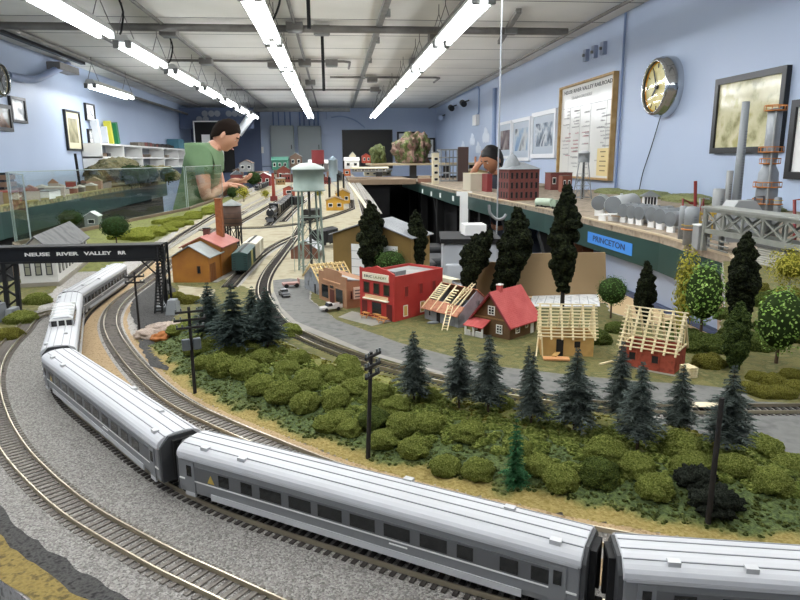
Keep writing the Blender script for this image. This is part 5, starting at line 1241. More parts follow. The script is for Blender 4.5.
# bushes on the lawn and around
LB='low olive bush in the row along the lawn edge beyond the road, by the crossing'
for u,v,w in [(748,392,26),(765,396,28),(782,396,26),(772,384,26),(795,390,26),(757,380,22),(792,378,24)]: bush(u,v,w,LB,2,'lawn edge bushes',z=Z0,sq=.7)
for u,v,w,k,l in [(596,342,34,1,'low wide green bush on the lawn between the two unroofed houses, behind'),(616,332,26,1,'small green bush below the ball shaped tree'),(690,348,44,1,'wide green bush in the grass at the gable of the brick house'),(715,350,40,1,'mid green bush behind the timber stack'),(735,340,34,1,'dark green bush between the brick house and the cypress like fir'),(708,366,32,2,'low olive bush in the grass just beyond the timber stack'),(690,339,26,1,'round little bush at the foot of the bright green tree'),(668,329,20,1,'little dark bush beside the brick house roof'),(757,348,36,1,'dark bush at the foot of the tall pine by the bridge'),(795,340,36,1,'dark bush behind the large bright green tree'),(755,292,26,2,'olive bush at the foot of the pale bridge pier'),(740,310,22,2,'olive bush between the tall pine and the bridge pier'),(788,300,30,2,'olive bush below the yellow leaved tree'),(770,306,36,1,'dark green bush in front of the pier foot'),(742,345,36,1,'wide dark bush between cypress like fir and big leafy tree'),(797,320,30,1,'dark bush at the very edge behind the big leafy tree'),(728,318,26,1,'dark bush at the lawn edge beside the tall dark pine'),(477,300,16,1,'small bright bush against the cardboard by the leaning pines'),(530,322,18,1,'small bush at the back corner of the brown cottage'),(765,330,24,1,'small bush under the bright green tree at the picture edge')]:
    bush(u,v,w,l,k,z=Z0,sq=.75)
p=P(475,310); tag(MB().cyl((p.x,p.y,Z0),(p.x,p.y,Z0+.04),.0018,n=8).build('wooden_post',M_trunkdk),'short dark post standing in front of the cardboard','post')
# bushes near the signal bridge and far left turf
for u,v,w,k,l in [(22,322,30,0,'green bush on the bank under the black signal bridge, lower one'),(38,303,26,0,'green bush on the bank beside the white house, upper one'),(10,338,26,2,'golden olive bush at the very edge beside the outer track'),(190,303,22,2,'dry brown bush at the depot corner'),(176,300,22,2,'dry brown bush between signal tower and orange depot'),(200,345,26,0,'flat green bush beside the rock pile'),(178,333,24,0,'flat green bush growing on the rock pile'),(250,343,22,0,'low green bush between the dark spruces')]: bush(u,v,w,l,k,sq=.7)
# static green bank along the far main track
def strip_bank(u0,v0,u1,v1,n,wpx,label,kind,group):
    for i in range(n):
        f=(i+.5*rnd.random())/n; u=u0+(u1-u0)*f+rnd.uniform(-8,8); v=v0+(v1-v0)*f+rnd.uniform(-2,3); bush(u,v,wpx*(1-.55*f)*(.7+.6*rnd.random()),label,kind,group,z=Z0,sq=.55)
strip_bank(135,240,222,206,22,26,'low yellow green bush on the bank between the acrylic screen and main track',3,'bank bushes')
strip_bank(120,238,200,212,12,22,'low yellow green bush on the bank between the acrylic screen and main track',3,'bank bushes')
# rock pile
M_rock=mat('pink_rock','#A89484',.85,n=(90,['#C2B2A4','#7C6A5E'],4),bump=(200,.6,.002))
for i,(u,v,w,l) in enumerate([(148,338,22,'pale pink rock at the end of the pile beside the pole'),(160,333,24,'pale pink rock in the middle of the pile by the ladder tower'),(172,330,20,'pale rock at the far end of the pile by the ladder tower'),(163,341,20,'orange brown rock at the foot of the pile')]):
    p=P(u,v); r=w/2*p.length/FPX*.62; o=bpy.data.objects.new('rock',blob('rock',M_rock if i<3 else mat('orange_rock','#A86A34',.85,n=(90,['#8A5228'],4)),70+i,4,.45,1.6,(1,.9,.7),.05)); C.objects.link(o); o.location=(p.x,p.y,Z0+r*.25); o.scale=(r,r,r*.8); tag(o,l,'rock')
# telegraph poles
M_pole=mat('creosote','#1E1A17',.8)
def pole(label,u,v,ut,vt,arms=(),boxes=False,rz=0,thick=.0019,scale=1,lean=True):
    g=G(u,v); z=HZ(g.x,g.y,vt); t=thing('telegraph_pole',label,'telegraph pole',g,rz); h=z-g.z
    top=Matrix.Rotation(-rz,4,'Z')@(PY(ut,vt,g.y)-g) if lean else Vector((0,0,h))
    MB().cyl((0,0,-.001),top,thick,thick*.8,10).build('pole',M_pole,t)
    for f,w in arms:
        q=top*f; MB().bar(q+Vector((-w,-.002,0)),q+Vector((w,-.002,0)),.0018,.0022).build('crossarm',M_pole,t)
        for k in (-1,-.6,.6,1): MB().cyl(q+Vector((w*k*.93,-.002,.001)),q+Vector((w*k*.93,-.002,.0038)),.0009,n=8).build('insulator',mat('insulator_grey','#5A5F5E',.3),t)
    if boxes:
        for s in (-1,1): bevel(MB().box(top*.58+Vector((s*.0055,-.002,0)),(.008,.005,.012)).build('transformer',mat('box_grey','#555B5E',.5),t),.0008)
    return t
pole('telegraph pole with three crossarms and two grey boxes at the edge of the bushes',195,393,188.5,307,[(.95,.014),(.86,.016),(.77,.014)],True,R(20))
pole('telegraph pole with three crossarms standing in the middle of the thicket',368,458,371,352,[(.97,.011),(.88,.011),(.79,.010)],False,R(55))
pole('telegraph pole with crossarms next to the tan gravel, under the signal bridge',140,335,134,272,[(.93,.013),(.84,.013)],False,R(10),.0017)
pole('bare leaning pole with a broken top on the slope above the near carriage',708,523,722,398,[],thick=.0020)
# ================================================================ YARD
M_orange=mat('depot_orange','#A8702A',.6,n=(40,['#98622A'],3)); M_pinkroof=mat('faded_red_roof','#A8645A',.6,n=(30,['#B5746A'],4)); M_greyroof=mat('slate_grey_roof','#8C908E',.6,n=(40,['#9DA19E'],4))
M_brickc=mat('chimney_brick','#9A5E34',.75,n=(150,['#864E2C'],4)); M_maroon=mat('maroon_boards','#6E2B28',.6)
b=Bld('depot','orange wooden depot with pinkish main roof, grey lean-to and tall brick chimney','depot',(173.5,283),(210,283),(240,262),257,D=.085)
H,w,D=b.H,b.W/2,b.D; pk=H*1.42
b.walls(M_orange,H,('front',pk-.002)); b.roof(M_greyroof,'front',pk,H,.005,.0018)
y0=.07; y1=.185; H2=H*1.22; w2=w*1.10; pk2=H2*1.3
m=MB(); m.extr([(-w2,0),(w2,0),(w2,H2),(0,pk2),(-w2,H2)],'y',y0,y1); recalc(m.build('main_walls',M_orange,b.t))
m=MB(); m.extr([(-w2-.006,H2-.003),(0,pk2),(w2+.006,H2-.003),(w2+.006,H2-.001),(0,pk2+.002),(-w2-.006,H2-.001)],'y',y0-.006,y1+.006); recalc(m.build('main_roof',M_pinkroof,b.t))
b.window('front',w*.45,H*.35,.009,H*.32,mat('depot_frame','#8A5A2A',.6),M_shop_glass,(0,0))
for k in range(3): b.door('right',D*(.12+.14*k),0,.009,H*.7,mat('dark_orange','#7A4A22',.6))
c=MB().box((-w*.1,y0+.05,pk2+.004),(.012,.012,.02)).build('chimney',mat('dark_brick','#5E3A32',.75),b.t); MB().box((-w*.1,y0+.05,pk2+.0145),(.0135,.0135,.002)).build('chimney_cap',M_dark,c)
p=P(222,262); lc=Matrix.Rotation(-b.rz,4,'Z')@(p-b.o)
q=PY(221,240,b.o.y+.15); lc=Matrix.Rotation(-b.rz,4,'Z')@(q-b.o); ht=HZ(q.x,q.y,199)-Z0; c=MB().box((lc.x,lc.y,ht/2),(.0155,.0155,ht),taper=.86).build('tall_chimney',M_brickc,b.t); MB().box((lc.x,lc.y,ht),(.0155,.0155,.003)).build('chimney_cap',M_brickc,c)
MB().bbox((w2,0,0),(w2+.012,y1,.002)).build('platform',M_curb,b.t)
# brown wooden water tank
c=PY(234,244,1.88)
M_btank=mat('brown_staves','#5A4438',.7,n=(60,['#4C382E'],3))
t=thing('water_tank','brown wooden water tank with a grey conical roof on a dark frame by the depot','water tank',(c.x,1.88,Z0)); r=(PY(244,212,1.88)-PY(225,212,1.88)).length/2; z1=HZ(c.x,1.88,205)-Z0; z0=HZ(c.x,1.88,225.5)-Z0; za=HZ(c.x,1.88,199)-Z0
MB().lathe([(.0001,z0),(r,z0),(r*.97,z1),(.0001,z1)],n=24).build('tank',M_btank,t); MB().lathe([(r*1.12,z1-.001),(r*1.12,z1+.001),(.0001,za)],n=24).build('roof',M_greyroof,t)
for i in range(6):
    a=i*PI/3; x,y=math.cos(a)*r*.85,math.sin(a)*r*.85; MB().box((x,y,z0/2),(.004,.004,z0)).build('leg',M_truck,t)
    x2,y2=math.cos(a+PI/3)*r*.85,math.sin(a+PI/3)*r*.85; MB().bar((x,y,z0*.1),(x2,y2,z0*.9),.0016).build('brace',M_truck,t)
for k in range(4): MB().lathe([(r*1.005-.0004*k,z0+(z1-z0)*(.12+.25*k)),(r*1.02-.0004*k,z0+(z1-z0)*(.135+.25*k)),(r*1.005-.0004*k,z0+(z1-z0)*(.15+.25*k))],n=24).build('hoop',M_dark,t)
# box cars
def boxcar(label,u,v,rz,col,stripe=None,rc=None,L=.14):
    p=P(u,v); t=thing('boxcar',label,'freight car',(p.x,p.y,Z0+.0065),rz,'freight cars'); w=.0165; m=mat('box'+col,col,.55)
    b=MB().bbox((-L/2,-w,.008),(L/2,w,.042)).build('body',m,t)
    r=MB().extr([(-w-.0006,.042),(w+.0006,.042),(w*.5,.0455),(0,.0465),(-w*.5,.0455)],'x',-L/2-.001,L/2+.001); recalc(r.build('roof',mat('boxroof'+(rc or col),rc or col,.55),t))
    MB().bbox((-L/2,-.003,.0468),(L/2,.003,.0476)).build('running_board',M_truck,t)
    for s in (-1,1):
        rb=MB()
        for i in range(12):
            x=-L/2+L*(i+.5)/12; rb.bbox((x-.0006,s*w-.0008,.008),(x+.0006,s*w+.0008,.042))
        rb.build('panel_ribs',m,b)
    for s in (-1,1):
        MB().bbox((-.016,s*(w+.0006)-.0006,.009),(.016,s*(w+.0006)+.0006,.041)).build('door',mat('boxd'+(stripe or col),stripe or col,.55),t)
        ld=MB(); [ld.bbox((L/2+.0003,s*w*.7-.003,.012+.005*k),(L/2+.0012,s*w*.7+.003,.0128+.005*k)) for k in range(6)]; ld.build('ladder',M_truck,t)
        ld=MB(); [ld.bbox((-L/2-.0012,s*w*.7-.003,.012+.005*k),(-L/2-.0003,s*w*.7+.003,.0128+.005*k)) for k in range(6)]; ld.build('ladder',M_truck,t)
    for e in (-1,1):
        x=e*(L/2-.024); tr=MB()
        for s in (-1,1): tr.bbox((x-.014,s*.0105-.001,.002),(x+.014,s*.0105+.001,.006))
        tr.bbox((x-.003,-.0105,.003),(x+.003,.0105,.008)); k=tr.build('truck_frame',M_truck,t)
        for wx in (-.010,.010):
            for s in (-1,1): MB().cyl((x+wx,s*.0078,.0047),(x+wx,s*.0094,.0047),.0047,n=12).build('wheel',M_truck,k)
        MB().bar((e*L/2,0,.007),(e*(L/2+.007),0,.007),.003).build('coupler',M_truck,t)
a=P(240.5,277); b_=P(262,250); rz=math.atan2(b_.y-a.y,b_.x-a.x)
d=(b_-a).normalized()
q1=a+d*.07; boxcar('dark green boxcar with a yellow green door beside the orange depot',*pix(q1),rz,'#2C4644','#8F8A3C','#38524E')
q2=a+d*.235; boxcar('pale cream boxcar coupled behind the green one',*pix(q2),rz-.02,'#C9C3AE',None,'#C9C6B8')
# steam engines
M_eng=mat('engine_black','#15161A',.35,spec=.6); M_engg=mat('smokebox_grey','#222428',.5)
def steam(label,pf,pb,L=.26,n_cars=0):
    a=P(*pf); b=P(*pb); d=(b-a).normalized(); rz=math.atan2(d.y,d.x)
    t=thing('steam_locomotive',label,'locomotive',(a.x,a.y,Z0+.0065),rz)
    MB().cyl((.012,0,.030),(.15,0,.031),.0125,.0135,18).build('boiler',M_eng,t); MB().cyl((.004,0,.030),(.012,0,.030),.0125,n=18).build('smokebox',M_engg,t)
    MB().cyl((.001,0,.030),(.004,0,.030),.0075,n=14).build('smokebox_door',M_engg,t); MB().cyl((-.002,0,.040),(.002,0,.040),.0026,n=10).build('headlight',M_whitewin,t)
    MB().lathe([(.0035,.0),(.0035,.008),(.0045,.009)],(.018,0,.0405),12).build('chimney',M_eng,t)
    for x in (.05,.085): MB().sphere((x,0,.0425),.0055,12,8,(1,1,1)).build('dome',M_eng,t)
    MB().bbox((.145,-.0155,.012),(.178,.0155,.050)).build('cab',M_eng,t); MB().bbox((.142,-.017,.050),(.182,.017,.0515)).build('cab_roof',M_engg,t)
    for s in (-1,1):
        MB().bbox((.152,s*.0156-.0004,.034),(.170,s*.0156+.0004,.045)).build('cab_window',M_whitewin,t)
        MB().bbox((.015,s*.0135-.0025,.0215),(.145,s*.0135+.0025,.0228)).build('running_board',M_engg,t); MB().cyl((.010,s*.0125,.011),(.030,s*.0125,.011),.0052,n=12).build('cylinder',M_eng,t)
        MB().bar((.03,s*.0125,.0085),(.13,s*.0125,.0085),.0012,.0025).build('side_rod',M_steel,t)
        for x in (.052,.078,.104,.130): MB().cyl((x,s*.0078,.0095),(x,s*.0098,.0095),.0095,n=18).build('driving_wheel',M_eng,t)
        for x in (.012,.028,.160): MB().cyl((x,s*.0078,.005),(x,s*.0094,.005),.005,n=12).build('wheel',M_eng,t)
    m=MB(); m.extr([(-.012,.002),(.002,.004),(.002,.014),(-.001,.014)],'y',-.012,.012); recalc(m.build('pilot',M_engg,t))
    T=MB().bbox((.188,-.0155,.012),(L+.005,.0155,.040)).build('tender',M_eng,t); MB().bbox((.195,-.013,.040),(L-.02,.013,.043)).build('coal_load',mat('coal','#1B1B1C',.9,bump=(400,1,.002)),T)
    for x in (.2,.215,.24,.255):
        for s in (-1,1): MB().cyl((x,s*.0078,.0055),(x,s*.0094,.0055),.005,n=12).build('wheel',M_eng,T)
    MB().bar((.18,0,.012),(.19,0,.012),.004).build('drawbar',M_eng,t)
    return t,d,a
ts,ds,as_=steam('black steam locomotive with tender heading towards the camera in the yard',(270.5,224),(296,197)); ts.scale=(1.2,1.2,1.2)
for k in range(6): boxcar(['black wagon right behind the steam engine tender','black wagon, second behind the steam engine','black wagon, third behind the steam engine','black wagon, fourth behind the steam engine','black wagon, fifth behind the steam engine','black wagon, last of the engine train'][k],*pix(as_+ds*(.41+.155*k)),math.atan2(ds.y,ds.x),'#1B1C1F')
t,d,a=steam('far black steam locomotive on the main track by the red houses',(256.5,191.5),(290,177.5))
rz=math.atan2(d.y,d.x)
for k in range(4):
    q=a+d*(.36+.16*k); boxcar(['dark hopper wagon coupled right behind the far steam engine','dark wagon, second behind the far steam engine','dark wagon, third behind the far steam engine','dark wagon, last behind the far steam engine'][k],*pix(q),rz,'#26282B')
# generic small houses ------------------------------------------------
def hut(name,label,cat,u,v,wpx,vtop,wall,roof,D=None,rz=0,gable=True,rk=1.35,win=2,Y=None,z=None,side=False):
    p=P(u,v) if z is None else P(u,v,z)
    if Y: p=PY(u,v,Y)
    zz=p.z; k=p.length/FPX; W_=wpx*(Vector((p.x,p.y,0)).length)/FPX; H_=HZ(p.x,p.y,vtop)-zz; D=D or W_*.9
    if gable: H1=H_/rk
    else: H1=H_
    t=thing(name,label,cat,(p.x,p.y,zz),rz); w=W_/2; m=MB()
    if gable and not side: m.extr([(-w,0),(w,0),(w,H1),(0,H_-.001),(-w,H1)],'y',0,D)
    elif gable: m.extr([(0,0),(D,0),(D,H1),(D/2,H_-.001),(0,H1)],'x',-w,w)
    else: m.bbox((-w,0,0),(w,D,H1))
    recalc(m.build('walls',wall,t)); m=MB(); e=w*.1; th=max(.0014,H_*.03)
    if gable and not side: s=(H_-H1)/w; m.extr([(-w-e,H1-s*e),(0,H_),(w+e,H1-s*e),(w+e,H1-s*e+th),(0,H_+th),(-w-e,H1-s*e+th)],'y',-e,D+e)
    elif gable: s=(H_-H1)/(D/2); m.extr([(-e,H1-s*e),(D/2,H_),(D+e,H1-s*e),(D+e,H1-s*e+th),(D/2,H_+th),(-e,H1-s*e+th)],'x',-w-e,w+e)
    else: m.bbox((-w-e*.3,-e*.3,H1),(w+e*.3,D+e*.3,H1+th))
    recalc(m.build('roof',roof,t))
    for i in range(win):
        x=-w+2*w*(i+.5)/win; f=MB().bbox((x-w*.5/win,-.0012,H1*.35),(x+w*.5/win,.0003,H1*.75)).build('window',M_whitewin,t); MB().bbox((x-w*.4/win,-.0016,H1*.4),(x+w*.4/win,-.001,H1*.7)).build('pane',M_shop_glass,f)
    return t
M_yshed=mat('yellow_shed','#C99A34',.6,n=(40,['#BA8C2E'],3)); M_brownroof=mat('brown_roof','#7A6238',.7)
hut('engine_shed','small yellow engine shed front with brown roof in the yard','shed',335,210.5,17,197,M_yshed,M_brownroof,D=.12,win=2)
hut('engine_shed','long yellow shed behind the small yellow one','shed',343,204,14,190,M_yshed,M_brownroof,D=.3,win=2)
for i,(u,v,vt,l) in enumerate([(330,208,177,'thin black smoke stack, first in the row over the yellow sheds'),(338.5,205,174,'tall black smoke stack between the yellow sheds'),(344,200,174,'black smoke stack behind the yellow sheds')]):
    p=P(u,v); tag(MB().cyl((p.x,p.y,Z0),(p.x,p.y,HZ(p.x,p.y,vt)),.006,n=10).build('smoke_stack',M_truck),l,'chimney')
p=P(274,201); t=thing('brick_chimney','thin tall red brick chimney standing in the yard beside the steam engine','chimney',(p.x,p.y,Z0)); MB().cyl((0,0,0),(0,0,HZ(p.x,p.y,173)-Z0),.011,.008,12).build('shaft',mat('red_chimney','#8A3A2A',.7),t); MB().bbox((-.02,-.02,0),(.02,.02,.03)).build('base',M_maroon,t)
M_w=M_white; M_mar=mat('far_maroon','#7C2C2E',.6); M_gr=mat('far_green','#3E7A66',.6); M_gy=mat('far_grey','#8B8D8C',.6); M_bn=mat('far_brown','#6B5648',.6); M_cr=mat('far_cream','#C9C0A2',.6)
far=[('maroon house with a white roof at the end of the main track',264,186,13,172.5,M_mar,M_w,2),('red brick building beyond the maroon house',284,182,12,166,mat('far_brick','#7E4034',.7),M_bn,2),('small red house behind the steam engine',289,196,11,186,mat('far_red','#9A4A38',.7),M_bn,1),('teal green building at the far end of the yard',280,170,15,157,M_gr,mat('far_teal','#2F6A58',.6),3),('brown building beside the teal one',296,167,11,153,M_bn,M_gy,2),
 ('pale long roofed building behind the water tower',322,172,24,160,M_gy,M_w,3),('small orange fronted station in the far yard',347,176,7,167,mat('far_orange','#B06038',.6),M_bn,1),('white building near the far end of the yard',352,169,14,157.5,M_w,M_w,2),('red fronted house below the chalkboard',366.5,163,8,153.5,mat('far_redhouse','#A9452F',.6),M_mar,2),('cream block beside the white building',353,166,6,152,M_cr,M_gy,1),
 ('grey house cluster by the leafy far yard',246,172,12,160,M_gy,M_bn,2),('brown shed at the far yard edge',238,176,9,168,M_bn,M_gy,1),('maroon shed behind the long pale roof',332,181,10,170,M_mar,M_mar,1),('pale station building with flat roof on the far section',378,176,26,170,M_cr,M_cr,4),('long grey green shed on the far section',370,172,34,167,M_gy,M_cr,5)]
for l,u,v,wp,vt,wm,rm,n in far:
    p=P(u,max(v,170)); 
    if v<176: hut('model_building',l,'building',u,v,wp,vt,wm,rm,win=n,Y=7.2+.05*(180-v),D=.2,side=wp>13)
    else: hut('model_building',l,'building',u,v,wp,vt,wm,rm,win=n,side=wp>13)
c=PY(318,163,7.5); t=thing('storage_tank','dark red round tank on legs beyond the water tower','tank',(c.x,7.5,Z0)); MB().cyl((0,0,.2),(0,0,.35),.07,n=20).build('tank',M_mar,t)
for x in (-.05,.05):
    for y in (-.05,.05): MB().cyl((x,y,0),(x,y,.2),.006,n=6).build('leg',M_truck,t)
c=PY(333,166,7.4); t=thing('storage_tank','small pale blue tank with a conical top in the far yard','tank',(c.x,7.4,Z0)); h=c.z-Z0+.06; MB().lathe([(.05,0),(.05,h),(.06,h),(.0001,h+.05)],n=16).build('tank',mat('pale_blue_tank','#9FB2BE',.5),t); MB().bbox((-.06,-.06,0),(.06,.06,.01)).build('base',M_gy,t)
for i,(u,v,vt,l,s,m) in enumerate([(254,188,170,'dark tree at the far bend beside the maroon house',61,M_leafd),(244,202,184,'yellow green bush like tree by the man\'s hands',62,M_leafy),(233,200,186,'dark green tree under the man\'s hand',63,M_leafd),(319,199,188,'yellow tree between yard chimney and water tower',64,M_leafy),(301,184,174,'small green tree before the red brick building',65,M_leafd),(266,200,188,'yellow bushy tree at the chimney foot',66,M_leafy)]):
    ltree(l,u,v,vt,m,s,1.1,sq=(.42,.42,.42),cz=.56,leaf=.07,n=350)
pal_far=['#8B8D8C','#6B5648','#A9846A','#C4BCA8','#7C3A34','#4E5A52','#B5B5B0','#5E6468','#94764E']
rr=random.Random(21)
for i in range(20):
    u=238+5.4*i+rr.uniform(-2,2); Y=(6.75,7.45,7.95,8.3)[i%4]; H_=rr.uniform(.05,.13); p=PY(u,170,Y)
    if p.x>.1: continue
    cw,cr=rr.choice(pal_far),rr.choice(pal_far); W_=rr.uniform(.07,.12)
    t=thing('far_building','small model building in the crowded far end of the yard','building',(p.x,Y,Z0),R(rr.uniform(-15,15)),'crowded far yard buildings')
    MB().bbox((-W_/2,0,0),(W_/2,.1,H_)).build('walls',mat('far'+cw,cw,.7),t)
    m=MB()
    if rr.random()<.5: m.extr([(-W_*.55,H_),(W_*.55,H_),(0,H_*1.4)],'y',-.006,.106)
    else: m.bbox((-W_*.53,-.005,H_),(W_*.53,.105,H_+.008))
    recalc(m.build('roof',mat('farr'+cr,cr,.7),t))
    for q in range(3): MB().bbox((-W_*.38+q*W_*.28,-.003,H_*.4),(-W_*.24+q*W_*.28,0,H_*.7)).build('window',M_shop_glass,t)
# figures of yard clutter
for i,(u,v,l,c) in enumerate([(297,206,'dark wagon parked under the water tower',"#26282B"),(312,222,'dark wagon parked between the tower legs',"#2C2A28"),(325,247,'black hopper wagon behind the tower leg by the brown shed',"#1E1F22")]):
    boxcar(l,u,v,R(62),c,L=.10)
# far section at the aisle end: brown topped table with goods
o=struct('trim_4',MB().bbox((.17,7.0,1.19),(.88,8.55,1.235)).bbox((.17,7.0,1.235),(.88,7.04,1.245)),mat('brown_edge','#8A7660',.7))
tag(MB().bbox((.19,7.05,0),(.6,8.5,1.189)).build('under_table_dark',mat('under_table_black','#0E0E10',.95)),'black block standing in for the shade below the far brown table section','curtain')  # black block: its colour stands for the shade in the opening under the table
# rocky hill with overhang on the far section
def mound(name,label,u,v,wpx,vtop,Y,cols,dy=.5,seed=3,amp=.3,zb=None):
    c=PY(u,v,Y); c.z=zb or c.z; W_=wpx*Y/FPX/2; H_=HZ(c.x,Y,vtop)-c.z; me=blob(name,mat(name+str(seed),cols[0],.9,n=(4,cols[1:],5),bump=(14,.8,.05)),seed,5,amp,1.8,(1,1,1),.05)
    o=bpy.data.objects.new(name,me); C.objects.link(o); o.location=(c.x,Y,c.z+H_*.26); o.scale=(W_,dy,H_*.72); return tag(o,label,'hill')
mound('rock_hill','pink and green rocky hill below the framed print on the back wall',412,157,33,132,9.2,['#6B5148','#8B6E60','#4F5A32','#66703C'],.7,81,zb=1.402)
mound('green_mound','grassy green mound in front of the chalkboard',378,164,16,145,8.9,['#4E5A30','#6E7644','#3A4526'],.3,82,zb=1.402)
o=thing('raised_shelf','cream topped upper shelf carrying the rocky hill on dark posts','shelf',(1.0,9.2,0))
MB().bbox((-.5,-.75,1.375),(.92,.9,1.40)).build('shelf_top',mat('cream_top','#B7A888',.7),o)
for x in (-.4,.05,.5,.85): MB().bbox((x-.04,-.6,0),(x+.04,-.5,1.374)).build('post',mat('post_grey','#3B3A38',.7),o)
MB().bbox((-.45,-.45,0),(.9,.85,1.2)).build('black_skirt',mat('under_table_black','#0E0E10',.95),o)
c=PY(394,155,9.0)
# ================================================================ GREEN SHELF ALONG THE PICTURE WALL
M_green=mat('fascia_green','#25423B',.45,n=(6,['#1F3A34'],2)); M_shelftop=mat('shelf_scenery','#8A7B68',.9,n=(20,['#A09280','#6F6252'],5)); M_edge=mat('shelf_edge','#B9A88C',.7)
SP=[P(u,v,1.21) for u,v in ((407,180.5),(450,189.5),(490,198),(545,209.5),(600,221),(660,236.5),(730,257))]
SP=[Vector((p.x,p.y,0)) for p in SP]
SP=[Vector((.90,8.6,0))]+SP[1:4]+SP[5:]+[Vector((.935,1.424,0))]
top=[(p.x,p.y) for p in SP]+[(2.04,1.424),(2.04,4.9),(1.75,4.95),(1.75,5.7),(2.04,5.75),(2.04,8.6)]
o=struct('trim_5',MB().prism(top,1.19,1.21),M_shelftop)
mb=MB(); ins=[p+Vector((.02,0,0)) for p in SP]
mb.prism([(p.x,p.y) for p in SP]+[(p.x,p.y) for p in reversed(ins)],1.10,1.189); o=struct('trim_6',mb,M_green)
mb=MB(); mb.prism([(p.x-.003,p.y) for p in SP]+[(p.x+.012,p.y) for p in reversed(SP)],1.2105,1.2165); o=struct('trim_7',mb,M_edge)
# support legs, dark goods below
t=thing('shelf_trestle','row of black legs and braces under the green shelf','trestle',(0,0,0))
for i,(x,y) in enumerate(((.98,2.9),(1.0,3.7),(.98,4.5),(.96,4.75),(.95,6.2),(.93,7.2),(.92,8.2))):
    MB().bbox((x+.03,y-.035,0),(x+.10,y+.035,1.099)).build('leg',M_blackmat,t); MB().bar((x+.065,y,.8),(x+.065,y+.3,1.08),.04).build('brace',M_blackmat,t)
tag(MB().bbox((1.10,5.8,0),(1.115,8.5,1.18)).build('under_table_dark',mat('under_table_black','#0E0E10',.95)),'black cloth hanging under the far half of the green shelf','curtain')
t=thing('wooden_support','rust brown timber support leaning under the green shelf behind the cardboard','support',(1.05,2.75,0))
MB().bar((.05,0,.0),(.05,0,1.10),.05).build('post',mat('rust_wood','#7A4A2C',.7,n=(20,['#5E3A24'],3)),t); MB().bar((.12,.08,.3),(.0,-.02,1.10),.03).build('strut',mat('rust_wood','#7A4A2C',.7),t)
for i,(x,y,w,h,c,l) in enumerate([(1.45,3.3,.5,.8,'#15161A','black crate stored under the green shelf behind the wooden support'),(.78,5.35,.24,.75,'#1C1D21','dark cabinet in the aisle beyond the drawer tower'),(.45,3.6,.22,.9,'#1B1B1E','black equipment case in the aisle next to the yard edge'),(.72,4.4,.25,.8,'#23252A','dark grey chair like case in the aisle'),(.5,2.7,.2,.85,'#131417','black bag standing in the aisle behind the drawer tower')]):
    b=bevel(MB().box((x,y,h/2),(w,w*1.2,h)).build('storage_case',mat('case'+c,c,.5)),.03,3); tag(b,l,'case')
# lower board at the wall
tag(MB().bbox((.60,1.44,.92),(1.054,2.42,.965)).bbox((.62,1.46,0),(1.05,2.40,.92)).build('lower_bench',mat('tan_board','#B49A72',.6)),'tan topped low bench under the green shelf beside the blue panel','bench')
struct('trim_8',MB().bbox((1.055,1.44,.966),(1.075,2.44,1.19)),mat('panel_blue','#9DA9BE',.5))
struct('trim_12',MB().bbox((1.035,1.44,.9655),(1.0545,2.43,.980)),mat('dark_blue_trim','#3A4764',.5))
# blue label with lettering
e0,e1=SP[3],SP[4]
def onface(u,v):
    d=ray(u,v); n=Vector((-(e1-e0).y,(e1-e0).x,0)); tt=(e0-Vector((0,0,0))).dot(n)/Vector((d.x,d.y,0)).dot(n); return Vector((d.x*tt,d.y*tt,CZ+d.z*tt))
pA,pB=onface(588,238),onface(632.5,248.5)
zl=(onface(590,238).z+onface(630,248.5).z)/2; xd=(pB-pA); xd.z=0; L=xd.length; xd.normalize(); nn=Vector((xd.y,-xd.x,0)); 
if nn.dot(Vector((pA.x,pA.y,0)))>0: nn=-nn
o=thing('name_label','blue tape label with hand lettered station name on the green fascia','label',(pA+xd*L/2).to_tuple()[:2]+(zl,))
h=.021
MB().slab(*[(-xd*L/2*s1+nn*.0018+Vector((0,0,h*s2))) for s1,s2 in ((1,-1),(-1,-1),(-1,1),(1,1))],.0012).build('tape',mat('blue_tape','#3F86D6',.5),o)
lettering('lettering','PRINCETON',.03,mat('label_ink','#24345A',.6),o,facing(nn*.0022,xd),.0003,.0004,fit=L*.72)
# white paper strip hanging over the fascia
s=P(470,193,1.21); t=thing('hanging_paper','white paper strip hanging over the edge of the green shelf','paper',(s.x-.045,s.y-.02,1.22),R(55)); zb=HZ(s.x,s.y,232)-1.22; Wp=.06
m=MB(); m.bbox((-.004,-Wp,-.03),(-.002,Wp,.002)); m.bbox((-.004,-Wp*.55,zb),(-.002,Wp*.55,-.03)); m.build('sheet',M_white,t)
for i,(u,v) in enumerate(((424,190),(433,192.5),(442,194),(455,197))):
    p=P(u,v,1.185); tag(MB().box((p.x-.014,p.y,1.175),(.003,.06,.035)).build('label_tag',M_white),'small white paper tag stuck on the far part of the green fascia','tag','white tags on the fascia')
t=thing('hose_loop','grey cable looping below the fascia from the thin rod','cable',(0,0,0)); pp=[PY(u,v,2.6) for u,v in ((489,205),(490,213),(496,219),(503,218.5),(506,214))]; MB().tube(catmull(pp,.02),.006).build('cable',mat('cable_grey','#8A8C8E',.5),t)
